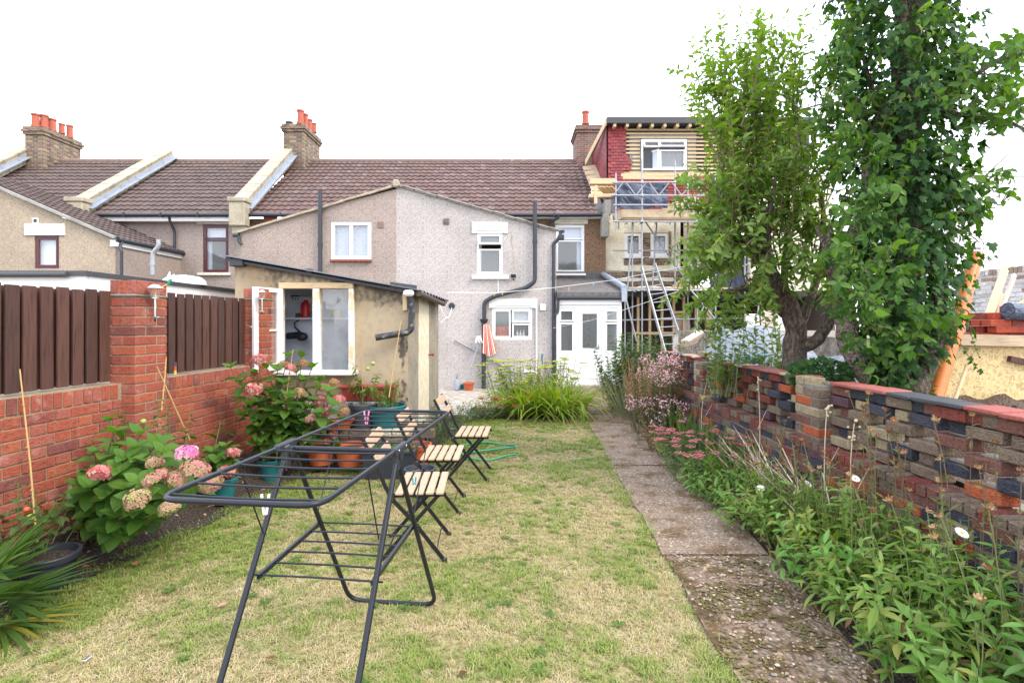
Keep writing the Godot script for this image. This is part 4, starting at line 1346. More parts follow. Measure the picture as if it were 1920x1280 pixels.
	df.span(Vector3(hdr[0], hdr[3] - 0.03, -pd - 0.07), Vector3(hdr[1], hdr[3], -pd + 0.012))
	part("door_frame", df, M.white, own)
	var stp := MB.new()
	stp.bevel(Vector3((hdr[0] + hdr[1]) / 2, gy(pd) + 0.06, -pd + 0.14), Vector3(1.0, 0.12, 0.30), 0.012)
	part("door_step", stp, M.patio, own)
	var pf := MB.new()
	pf.span(Vector3(px0, ay(571.5, pd), -pd - 0.1), Vector3(px1 - 0.02, ay(560, pd), -pd + 0.035))
	part("fascia", pf, M.white, own)
	var roofm := MB.new()
	var r0 := Vector3(px0, ay(548, pd), -pd + 0.12)
	var r1 := Vector3(ax(1172, pd), ay(548, pd), -pd + 0.12)
	var r2 := Vector3(ax(1134, D), ay(522, D), -D)
	var r3 := Vector3(px0, ay(522, D), -D)
	roofm.quad(r0, r1, r2, r3, Vector3.UP)
	roofm.quad(r0, r1, r1 - Vector3(0, 0.11, 0.0), r0 - Vector3(0, 0.11, 0.0), Vector3.BACK)
	roofm.quad(r2, r3, r3 + Vector3(0, 0.22, 0.02), r2 + Vector3(0, 0.22, 0.02), Vector3.BACK)
	roofm.quad(r0 - Vector3(0, 0.11, 0), r1 - Vector3(0, 0.11, 0), r2 - Vector3(0, 0.11, 0), r3 - Vector3(0, 0.11, 0), Vector3.DOWN)
	part("roof", roofm, M.felt, own)
	var lr := MB.new()
	lr.tube([r2 + Vector3(-0.05, 0.14, 0), r1 + Vector3(-0.02, 0.10, 0.05)], 0.085, 0.085, 10)
	lr.prism(PackedVector2Array([Vector2(0, -0.25), Vector2(0.14, -0.25), Vector2(0.14, 0.14), Vector2(0, 0.14)]), -0.06, 0.05, Transform3D(Basis(), r1 + Vector3(-0.12, 0, 0)))
	part("lead_roll", lr, M.lead, own)
	gutter(own, Vector3(px0, ay(560, pd) + 0.02, -pd + 0.10), Vector3(px1 + 0.04, ay(560, pd) + 0.02, -pd + 0.10))
	pipe(own, [at(1047, 562, pd - 0.1), at(1046, 586, pd - 0.1), at(1040, 591, pd - 0.12)], 0.035, M.black_pipe)
	# brick end of the party wall under the eave
	var pe := MB.new()
	pe.bevel(Vector3(ax(1133, 16.9), E.x - 0.35, -16.85), Vector3(0.24, 0.7, 0.4), 0.02)
	part("kneeler", pe, M.grey_render, own)

# ------------------------------------------------------------------ the house being rebuilt, and its scaffold
func rod(a: Vector3, b: Vector3, r := 0.024) -> MB:
	var mb := MB.new()
	mb.tube([a, b], r, r, 8)
	return mb

func plank(a: Vector3, b: Vector3, w: float, h: float, up := Vector3.UP) -> MB:
	var mb := MB.new()
	mb.bar(a, b, w, h, up)
	return mb

func build_renovation() -> void:
	var h := thing("terraced_house", "house under renovation with red tile-hung dormer, timber battens and opened ground floor", "house")
	var D := 17.2
	var x0 := ax(1137, 17.0)
	var x1 := 9.6
	# upper wall of painted brick with two small windows in a patch of bare brick
	var a := hole(1171, 1204, 436, 481, D)
	var b := hole(1220, 1254, 436, 481, D)
	part("wall", wall_face([[x0, ay(400, D)], [ax(1282, D), ay(400, D)]], ay(522, D), [a, b], -D), M.cream_brick, h)
	var pz := -D + 0.012
	var bare := MB.new()
	bare.span(Vector3(ax(1204.2, D), ay(481, D), pz - 0.03), Vector3(ax(1219.8, D), ay(436, D), pz))
	bare.span(Vector3(ax(1254.2, D), ay(482, D), pz - 0.03), Vector3(ax(1259, D), ay(434, D), pz))
	bare.prism(PackedVector2Array([Vector2(ax(1170, D), ay(497, D)), Vector2(ax(1200, D), ay(496, D)), Vector2(ax(1230, D), ay(498, D)), Vector2(ax(1257, D), ay(496, D)), Vector2(ax(1258, D), ay(484, D)), Vector2(ax(1240, D), ay(482.5, D)), Vector2(ax(1169, D), ay(482.5, D))]), pz - 0.03, pz)
	part("bare_brick", bare, M.far_brick, h)
	window(h, a, -D, M.white, [[0, 1, 0, 1, "room"]], 0.06, "small white window standing open")
	window(h, b, -D, M.white, [[0, 1, 0, 1, "frosted"]], 0.06, "small white window with frosted pane")
	var ws := MB.new()
	ws.span(at(1168, 484, D), at(1207, 481.5, D) + Vector3(0, 0, 0.06))
	ws.span(at(1217, 484, D), at(1257, 481.5, D) + Vector3(0, 0, 0.06))
	part("sill", ws, M.white_old, h)
	# broken bands of paint and brick below
	var bands := [[502, 508, "cream_brick"], [509, 521, "far_brick"], [521.5, 527, "cream_brick"], [527.5, 537, "far_brick"]]
	for k in bands:
		var poly := PackedVector2Array()
		for i in 13:
			poly.append(Vector2(lerpf(x0, ax(1300, D), i / 12.0), ay(k[1], D) + rr(-0.02, 0.02)))
		for i in 13:
			poly.append(Vector2(lerpf(ax(1300, D), x0, i / 12.0), ay(k[0], D) + rr(-0.02, 0.02)))
		var mb := MB.new()
		mb.prism(poly, -D - 0.2, -D + 0.02 + (0.03 if k[2] == "cream_brick" else 0.0))
		part("brick_band", mb, M[k[2]], h)
	var tooth := MB.new()
	for k in 9:
		tooth.bevel(at(1255 + rr(0, 40), 522 + k * 2.2, D) + Vector3(0, 0, 0.1), Vector3(rr(0.18, 0.24), 0.07, 0.12), 0.008, Basis(Vector3.FORWARD, rr(-0.2, 0.2)))
	part("loose_brick", tooth, M.far_red_brick, h)
	var quoin := MB.new()
	for k in 4:
		quoin.bevel(at(1140 + 1.5 * (k % 2), 404 + 4.6 * k, D) + Vector3(0, 0, 0.03), Vector3(0.12, 0.065, 0.1), 0.006)
	part("quoin_brick", quoin, M.cream_brick, h)
	# right of it: boards, dark sheeting over an opening, pale wall
	var bp := MB.new()
	bp.span(at(1276, 520, D), at(1328, 400, D) + Vector3(0, 0, -0.1))
	part("board", bp, M.board, h)
	bp = MB.new()
	bp.bar(at(1268, 546, D - 0.3), at(1312, 512, D - 0.3), 0.05, 0.45)
	part("board", bp, M.pine_x, h)
	var sh := MB.new()
	var ng := noise(0.9, 66, 3)
	var cols := 12
	var rows := 9
	var grid := []
	for i in rows + 1:
		var rw := []
		for j in cols + 1:
			var p := at(lerpf(1330, 1408, float(j) / cols), lerpf(440, 560, float(i) / rows), 16.6)
			p.z += 0.25 * ng.get_noise_2d(p.x * 2.0, p.y)
			rw.append(p)
		grid.append(rw)
	for i in rows:
		for j in cols:
			sh.quad(grid[i][j], grid[i][j + 1], grid[i + 1][j + 1], grid[i + 1][j], Vector3.BACK)
	part("plastic_sheet", sh, M.tarp_blue, h)
	var rw2 := MB.new()
	rw2.span(at(1408, 545, 15.5), at(1560, 330, 15.5) + Vector3(0, 0, -0.2))
	part("wall", rw2, M.cream_brick, h)
	# ground floor: steel beam, studs, dark room
	var bm := MB.new()
	bm.span(Vector3(x0, ay(556, 16.6), -16.9), Vector3(x1, ay(545, 16.6), -16.6))
	part("steel_beam", bm, M.slate, h)
	var room := MB.new()
	room.span(Vector3(x0, -0.3, -21.2), Vector3(x1, 2.6, -21.0))
	room.span(Vector3(x0 - 0.05, -0.3, -21.2), Vector3(x0 + 0.1, 2.6, -17.0))
	room.span(Vector3(x1, -0.3, -21.2), Vector3(x1 + 0.1, 2.6, -16.0))
	room.span(Vector3(x0, 2.45, -21.2), Vector3(x1, 2.55, -16.7))
	part("inner_wall", room, M.membrane, h)
	for k in [1197, 1219, 1242, 1264, 1283, 1306, 1326]:
		var s := MB.new()
		s.span(at(k - 2.2, 660, 16.9), at(k + 2.2, 555, 16.9) + Vector3(0, 0, -0.1))
		part("stud", s, M.pine_y, h)
	for k in [[1185, 1330, 622, 627], [1262, 1285, 583, 587]]:
		var s := MB.new()
		s.span(at(k[0], k[3], 16.85), at(k[1], k[2], 16.85) + Vector3(0, 0, -0.09))
		part("stud", s, M.pine_x, h)
	var wide := MB.new()
	wide.span(at(1326, 655, 16.7), at(1335, 560, 16.7) + Vector3(0, 0, -0.15))
	part("stud", wide, M.pine_y, h)
	var pb := MB.new()
	pb.prism(PackedVector2Array([Vector2(ax(1264, 17), ay(624, 17)), Vector2(ax(1296, 17), ay(624, 17)), Vector2(ax(1293, 17), ay(586, 17)), Vector2(ax(1264, 17), ay(586, 17))]), -17.06, -17.02)
	part("plasterboard", pb, M.board, h)
	pb = MB.new()
	pb.span(at(1262, 660, 16.4), at(1322, 628, 16.4) + Vector3(0, 0, -0.04))
	part("plasterboard", pb, M.board_white, h)
	# dormer
	var df := 17.5
	var zf := -df
	var ex := x1 + 0.2
	var back := MB.new()
	back.span(Vector3(ax(1140, df), ay(402, df), -21.0), Vector3(ex, ay(232, df), zf - 0.06))
	part("dormer_wall", back, M.slate, h)
	var win := hole(1202, 1287, 262, 320, df)
	for k in 22:
		var y := 243.0 + k * 7.3
		var lo := 1172.0 if y < 290 else (1186.0 if y < 315 else 1160.0)
		if y > 312 and y < 322:
			lo = 1176
		var spans := [[lo, 1460.0]]
		if y > 258 and y < 322:
			spans = [[lo, 1201.0], [1289.0, 1460.0]]
		if y > 336 and y < 388:
			continue
		for s in spans:
			var mb := MB.new()
			mb.bevel(Vector3((ax(s[0], df) + ax(s[1], df)) / 2, ay(y, df), zf - 0.02), Vector3(ax(s[1], df) - ax(s[0], df), 0.055, 0.05), 0.004)
			part("batten", mb, M.pine_x, h)
	# plain tiles hung on the battens
	var tm := MB.new()
	tm.bevel(Vector3(0, 0, 0), Vector3(0.163, 0.22, 0.02), 0.003)
	var tile := tm.mesh()
	var tl := []
	var reds := [L(0.23, 0.025, 0.028), L(0.27, 0.030, 0.032), L(0.20, 0.022, 0.026), L(0.30, 0.04, 0.038)]
	for row in 28:
		var y := 240.0 + row * 5.7
		for k in 100:
			var x := ax(1140, df) + 0.085 + k * 0.169 + (0.084 if row % 2 else 0.0)
			var p := 960.0 + x * F / df
			var ok := p < 1172.0 + maxf(0.0, (y - 292.0) * 0.65) or y > 331.0
			if y > 318 and y < 334 and p > 1168:
				ok = false
			if y > 376 and p > 1255:
				ok = false
			if p > 1455 or not ok:
				continue
			tl.append([tile, Transform3D(Basis(Vector3.RIGHT, -0.15 + rr(-0.015, 0.015)).rotated(Vector3.FORWARD, rr(-0.012, 0.012)), Vector3(x, ay(y, df), zf + 0.03)), reds[rng.randi() % 4] * rr(0.85, 1.15)])
	mass(h, "hung_tiles", tile, tl, M.hung_tile)
	var ck := []
	var xl := ax(1138, df)
	for row in 28:
		var y := ay(240 + row * 5.7, df)
		for k in 18:
			var z := zf - 0.06 - k * 0.169 - (0.084 if row % 2 else 0.0)
			if y < 4.95 + (-z - 17.0) * 0.72:
				continue
			ck.append([tile, Transform3D(Basis(Vector3.UP, -PI / 2) * Basis(Vector3.RIGHT, -0.08), Vector3(xl - 0.02, y, z)), reds[rng.randi() % 4] * rr(0.85, 1.1)])
	mass(h, "hung_tiles", tile, ck, M.hung_tile)
	var wn := window(h, win, zf + 0.08, M.white, [[0, 0.38, 0.70, 1, "room", 0.5], [0.38, 1, 0.72, 1, "room", 0.5], [0.40, 1, 0, 0.68, "curtain_sky_tone"]], 0.06, "white dormer window, casement and vents open")
	var cs := MB.new()
	var hx := Vector3(ax(1235, df), 0, zf + 0.10)
	var cw := 0.52
	var ca := 0.75
	var cb := Basis(Vector3.UP, -ca)
	var cy := (ay(281, df) + ay(318, df)) / 2
	var chh := ay(281, df) - ay(318, df)
	for k in [[-0.03, 0.0, 0.06, chh], [-cw + 0.03, 0.0, 0.06, chh], [-cw / 2, chh / 2 - 0.03, cw - 0.12, 0.06], [-cw / 2, -chh / 2 + 0.03, cw - 0.12, 0.06]]:
		cs.box(hx + Vector3(0, cy, 0) + cb * Vector3(k[0], k[1], 0), Vector3(k[2], k[3], 0.05), cb)
	var csh := part("sash", cs, M.white, wn)
	var cg := MB.new()
	cg.box(hx + Vector3(0, cy, 0) + cb * Vector3(-cw / 2, 0, 0), Vector3(cw - 0.12, chh - 0.12, 0.01), cb)
	part("pane", cg, M.curtain_sky_tone, wn)  # pane coloured pale blue in place of reflected sky
	csh.set_meta("label", "open casement of the dormer window")
	var rf := MB.new()
	rf.span(Vector3(ax(1138, df) - 0.05, ay(237, df), -21.2), Vector3(ex, ay(226, df), zf + 0.32))
	part("dormer_roof", rf, M.slate, h)
	for k in 14:
		var r := MB.new()
		var p := 1150.0 + 23.2 * k
		r.span(Vector3(ax(p - 2.6, df), ay(243, df), zf - 0.1), Vector3(ax(p + 2.6, df), ay(237.2, df), zf + 0.28))
		part("rafter", r, M.pine_z, h)
	var bgb := MB.new()
	bgb.bar(Vector3(ax(1137, df) - 0.02, ay(231, df), zf + 0.2), Vector3(ax(1098, 19.8), ay(305, 19.8), -19.8), 0.04, 0.2)
	part("barge_board", bgb, M.pine_z, h)
	# boarded slope between roof and dormer cheek
	var ply := MB.new()
	var e0 := Vector3(ax(1112, 17.2), ay(372, 17.2), -17.0)
	var e1 := Vector3(ax(1092, 19.8), ay(312, 19.8), -19.8)
	ply.quad(e0, e0 + Vector3(0.55, 0.05, -0.2), e1 + Vector3(0.7, 0.1, 0), e1, Vector3(-0.3, 1, 0.5))
	part("plywood", ply, M.plank_z, h)
	for k in 6:
		var q := e0.lerp(e1, k / 6.0)
		part("batten", plank(q + Vector3(-0.02, 0.03, 0), q + Vector3(0.6, 0.08, 0), 0.05, 0.04), M.pine_x, h)
	var pw := MB.new()
	pw.span(Vector3(x0 - 0.05, ay(405, D), -21.0), Vector3(x0 + 0.14, ay(378, D), -16.9))
	part("party_wall", pw, M.grey_render, h)
	# rear roof edge behind the tree
	var rs := MB.new()
	rs.quad(Vector3(x0, ay(403, D), -D), Vector3(x1, ay(403, D), -D), Vector3(x1, 7.9, -21), Vector3(x0, 7.9, -21), Vector3.UP)
	part("roof", rs, M.slate, h)

	# --- scaffold
	var s := thing("scaffold", "galvanised scaffold of tubes and planks around the house under renovation", "scaffold")
	var d := 15.9
	for k in [[1204, 298, 664, 15.6], [1155, 325, 432, 15.6], [1160, 345, 430, 16.4], [1290, 338, 640, 16.2], [1308, 362, 664, 15.6], [1186, 410, 660, 16.3], [1397, 330, 660, 15.6], [1172, 548, 664, 15.6]]:
		part("scaffold_tube", rod(at(k[0], k[1], k[3]), at(k[0], k[2], k[3])), M.galv, s)
	for k in [[1188, 408, 1175, 560, 15.9], [1172, 552, 1194, 640, 15.3], [1297, 545, 1376, 640, 14.6], [1150, 415, 1420, 416, 15.5], [1150, 543, 1425, 545, 15.5], [1148, 342, 1420, 341, 15.55], [1146, 366, 1420, 367, 15.55]]:
		part("scaffold_tube", rod(at(k[0], k[1], k[4]), at(k[2], k[3], k[4])), M.galv, s)
	for k in 7:
		var p := 1150.0 + 43.0 * k
		part("lattice_tube", rod(at(p, 366, 15.55), at(p + 19, 342, 15.55), 0.016), M.galv, s)
		part("lattice_tube", rod(at(p + 24, 342, 15.55), at(p + 42, 366, 15.55), 0.016), M.galv, s)
	part("toe_board", plank(at(1165, 400, 15.6), at(1420, 400, 15.6), 0.04, 0.23), M.plank_x, s)
	part("toe_board", plank(at(1152, 408, 15.7), at(1167, 400, 15.6), 0.04, 0.25), M.plank_x, s)
	for k in 5:
		part("scaffold_plank", plank(at(1155, 412 - k * 0.5, 15.75 + k * 0.24), at(1420, 412 - k * 0.5, 15.75 + k * 0.24), 0.225, 0.04), M.plank_x, s)
		part("scaffold_plank", plank(at(1178, 540 - k * 0.2, 15.7 + k * 0.24), at(1425, 541 - k * 0.2, 15.7 + k * 0.24), 0.225, 0.04), M.plank_x, s)
	for k in [1190, 1250, 1330]:
		part("putlog", rod(at(k, 417, 15.4), at(k + 6, 415, 17.1)), M.galv, s)
		part("putlog", rod(at(k, 546, 15.4), at(k + 4, 545, 17.1)), M.galv, s)
	part("scaffold_plank", plank(at(1106, 341, 15.9), at(1155, 341, 15.9), 0.225, 0.16), M.pine_x, s)
	part("scaffold_plank", plank(at(1104, 368, 15.9), at(1150, 367, 15.9), 0.225, 0.1), M.pine_x, s)
	part("post", plank(at(1117, 348, 15.8), at(1117, 382, 15.8), 0.09, 0.09), M.pine_y, s)
	for k in 3:
		part("scaffold_plank", plank(at(1126 + k * 8, 350, 15.8), at(1140 + k * 9, 364, 16.1), 0.2, 0.03), M.pine_z, s)
	for k in [[1165, 328, 1345, 327, 16.9], [1168, 333, 1300, 334, 16.9], [1244, 396, 1310, 372, 16.6]]:
		part("timber", plank(at(k[0], k[1], k[4]), at(k[2], k[3], k[4]), 0.05, 0.09 if k[3] > 372.5 or k[3] < 340 else 0.3), M.pine_x, s)
	for k in [[1342, 330, 1342, 640, 15.6], [1428, 400, 1420, 650, 15.2], [1232, 412, 1222, 560, 16.6], [1266, 300, 1266, 545, 16.4], [1150, 470, 1420, 468, 16.3], [1160, 600, 1420, 596, 16.0], [1330, 548, 1290, 650, 15.0], [1210, 415, 1300, 545, 16.5], [1395, 410, 1310, 545, 16.4], [1450, 560, 1462, 640, 13.0], [1150, 384, 1420, 384, 15.5]]:
		part("scaffold_tube", rod(at(k[0], k[1], k[4]), at(k[2], k[3], k[4])), M.galv, s)
	for k in 9:
		part("putlog", rod(at(1172 + 28 * k, 420, 15.5), at(1176 + 27 * k, 418, 17.0)), M.galv, s)
	for p in [at(1204, 342, 15.57), at(1204, 366, 15.57), at(1204, 415, 15.55), at(1204, 543, 15.55), at(1155, 342, 15.57), at(1308, 544, 15.55), at(1308, 366, 15.57), at(1308, 415, 15.55)]:
		var c := MB.new()
		c.bevel(p, Vector3(0.09, 0.09, 0.1), 0.015)
		part("coupler", c, M.galv, s)
	# blue sheet hung inside the lattice beam
	var tp := MB.new()
	var gr := []
	for i in 9:
		var rw := []
		for j in 17:
			var u := j / 16.0
			var v := i / 8.0
			var p := at(lerpf(1157, 1252, u), lerpf(341.5 + 3.0 * sin(u * PI), 390 + 4.0 * sin(u * PI) * sin(u * 5.0), v), 15.9)
			p.z += 0.10 * ng.get_noise_2d(p.x * 2.5, p.y * 2.5) + 0.07 * sin(u * 19.0) * v
			rw.append(p)
		gr.append(rw)
	for i in 8:
		for j in 16:
			tp.quad(gr[i][j], gr[i][j + 1], gr[i + 1][j + 1], gr[i + 1][j], Vector3.BACK)
	single("tarpaulin", tp, M.tarp_blue, "blue-grey tarpaulin hung on the scaffold under the dormer", "tarpaulin")
	tp = MB.new()
	tp.bar(at(1149, 370, 15.9), at(1154, 410, 15.9), 0.5, 0.03, Vector3.RIGHT)
	single("tarpaulin", tp, M.tarp_blue, "narrow dark sheet at the left end of the scaffold platform", "tarpaulin")
	# ladder
	var ld := thing("ladder", "aluminium ladder leaning on the scaffold over the opened ground floor", "ladder")
	var la := [at(1250, 668, 14.4), at(1203, 500, 15.4)]
	var lb := [at(1288, 668, 14.4), at(1228, 494, 15.4)]
	part("rail", plank(la[0], la[1], 0.035, 0.07), M.galv, ld)
	part("rail", plank(lb[0], lb[1], 0.035, 0.07), M.galv, ld)
	for k in 11:
		var t := (k + 0.4) / 11.0
		part("rung", rod(la[0].lerp(la[1], t), lb[0].lerp(lb[1], t), 0.016), M.galv, ld)

# ------------------------------------------------------------------ garden walls
func wall_frame(origin: Vector3, dir: Vector3) -> Transform3D:
	dir = dir.normalized()
	return Transform3D(Basis(dir, Vector3.UP, dir.cross(Vector3.UP)), origin)

func brick_mesh(l: float, h: float, w: float, sd: int, wear := 0.0) -> ArrayMesh:
	var r := RandomNumberGenerator.new()
	r.seed = sd
	var mb := MB.new()
	mb.bevel(Vector3.ZERO, Vector3(l, h, w), 0.0035 + wear * 0.002)
	if wear > 0.0:
		for k in mb.v.size():
			var p := mb.v[k]
			var q := Vector3(sin(p.x * 91.0 + sd), sin(p.y * 117.0 + sd * 2), sin(p.z * 77.0 + sd * 3)) * 0.0025 * wear
			mb.v[k] = p + q
	return mb.mesh()

func lay(parent: Node3D, m: Mesh, material: Material, c: Vector3, tilt := 0.006) -> MeshInstance3D:
	var o := part("brick", m, material, parent)
	o.transform = Transform3D(Basis.from_euler(Vector3(rr(-tilt, tilt), rr(-tilt, tilt), rr(-tilt, tilt))), c)
	return o

func red() -> Material:
	return M["red_%d" % [0, 0, 1, 2, 2, 3, 4, 5, 1, 4][rng.randi() % 10]]

func build_left_wall() -> void:
	var fr := wall_frame(Vector3(-3.42, 0, 0), Vector3(0.1, 0, -1))
	var st := [brick_mesh(0.215, 0.066, 0.1, 1), brick_mesh(0.215, 0.065, 0.1, 2)]
	var hd := brick_mesh(0.1025, 0.065, 0.1, 3)
	var so := brick_mesh(0.064, 0.106, 0.215, 4)
	var w := thing("brick_wall", "low red brick garden wall with yellowish mortar left of the lawn", "wall")
	w.transform = fr
	var core := MB.new()
	var s0 := 2.75
	var s1 := 6.1
	core.span(Vector3(s0, -0.1, -0.205), Vector3(s1, 1.088, -0.009))
	part("mortar", core, M.mortar, w)
	for row in 11:
		var y := 0.143 + 0.0375 + row * 0.0752
		var x := s0 - (0.16875 if row % 2 else 0.0) - 0.05
		var k := 0
		while x < s1 - 0.2:
			var l := 0.215 if k % 2 == 0 else 0.1025
			if x > s0 - 0.06 and not (x + l > 4.16 and x < 4.44 and false):
				lay(w, st[rng.randi() % 2] if k % 2 == 0 else hd, red(), Vector3(x + l / 2, y, -0.05 + rr(-0.002, 0.003)))
			x += l + 0.01
			k += 1
	var n := int((s1 - s0) / 0.0752)
	for k in n:
		var x := s0 + 0.037 + k * 0.0752
		if (x > 4.12 and x < 4.47) or x > 5.82:
			continue
		lay(w, so, red(), Vector3(x, 1.030 + rr(-0.002, 0.003), -0.1075), 0.012)
	var kb := MB.new()
	kb.bevel(Vector3((s0 + s1) / 2, 0.09, 0.02), Vector3(s1 - s0, 0.10, 0.11), 0.02)
	var kerb := struct("kerb", kb, M.grey_render)
	kerb.transform = fr
	# piers
	for pr in [[4.135, 1.883, "tall red brick pier nearest the camera with a solar light fixed to it", 1], [5.86, 1.93, "second red brick pier, partly behind the open shed window", 0]]:
		var p := thing("brick_pier", pr[2], "pier")
		p.transform = fr * Transform3D(Basis(), Vector3(pr[0], 0, 0))
		var mc := MB.new()
		mc.span(Vector3(0.008, 0, -0.10), Vector3(0.322, pr[1] - 0.008, 0.102))
		part("mortar", mc, M.mortar, p)
		var across := brick_mesh(0.1025, 0.065, 0.215, 11)
		var along := brick_mesh(0.215, 0.065, 0.1025, 12)
		var rows := int((pr[1] - 0.125 - 0.02) / 0.0752)
		for row in rows:
			var y: float = pr[1] - 0.13 - 0.0375 - row * 0.0752
			if row % 2 == 0:
				lay(p, along, red(), Vector3(0.1075, y, -0.056))
				lay(p, along, red(), Vector3(0.1075, y, 0.0565))
				lay(p, across, red(), Vector3(0.279, y, 0.0))
			else:
				lay(p, across, red(), Vector3(0.051, y, 0.0))
				lay(p, along, red(), Vector3(0.2225, y, -0.056))
				lay(p, along, red(), Vector3(0.2225, y, 0.0565))
		var bed := MB.new()
		bed.bevel(Vector3(0.165, pr[1] - 0.117, 0.0), Vector3(0.345, 0.022, 0.23), 0.008)
		part("mortar", bed, M.mortar_grey, p)
		for k in 3:
			lay(p, brick_mesh(0.325, 0.104, 0.068, 14), red(), Vector3(0.165, pr[1] - 0.052, -0.0745 + k * 0.0745), 0.01)
	# close-boarded panels standing on the wall
	var names := ["near fence panel of dark brown boards left of the brick pier", "far fence panel of narrow brown boards between the two brick piers"]
	var lims := [[2.75, 4.13], [4.47, 5.85]]
	for f in 2:
		var fp := thing("fence_panel", names[f], "fence panel")
		fp.transform = fr * Transform3D(Basis(), Vector3(lims[f][0], 1.095, -0.11))
		var ln: float = lims[f][1] - lims[f][0]
		var cnt := int(ln / 0.108)
		for k in cnt:
			var b := MB.new()
			var hgt := 0.695 + rr(-0.006, 0.004) + (0.02 if f == 1 else 0.0)
			b.bevel(Vector3(0, hgt / 2, 0), Vector3(0.087 + rr(-0.003, 0.003), hgt, 0.019), 0.003)
			var o := part("fence_board", b, M["fence_%d" % (rng.randi() % 3)], fp)
			o.transform = Transform3D(Basis.from_euler(Vector3(0, rr(-0.05, 0.05), rr(-0.006, 0.006))), Vector3((k + 0.5) * ln / cnt, 0.01, 0.022 + rr(-0.003, 0.003)))
			if k < cnt - 1:
				var c := MB.new()
				c.bevel(Vector3(0, 0.343, 0), Vector3(0.098, 0.686, 0.016), 0.003)
				o = part("fence_board", c, M["fence_%d" % (rng.randi() % 3)], fp)
				o.position = Vector3((k + 1.0) * ln / cnt + 0.032, 0.01, -0.024 - 0.004 * (k % 2))
		for y in [0.16, 0.55]:
			var rl := MB.new()
			rl.bevel(Vector3(ln / 2, y, -0.054), Vector3(ln, 0.06, 0.036), 0.004)
			part("rail", rl, M.fence_1, fp)

func old_brick() -> Material:
	return M["old_%d" % [0, 0, 1, 1, 2, 2, 3, 3, 4, 5, 6, 6, 7, 8, 1, 7, 8, 2][rng.randi() % 18]]

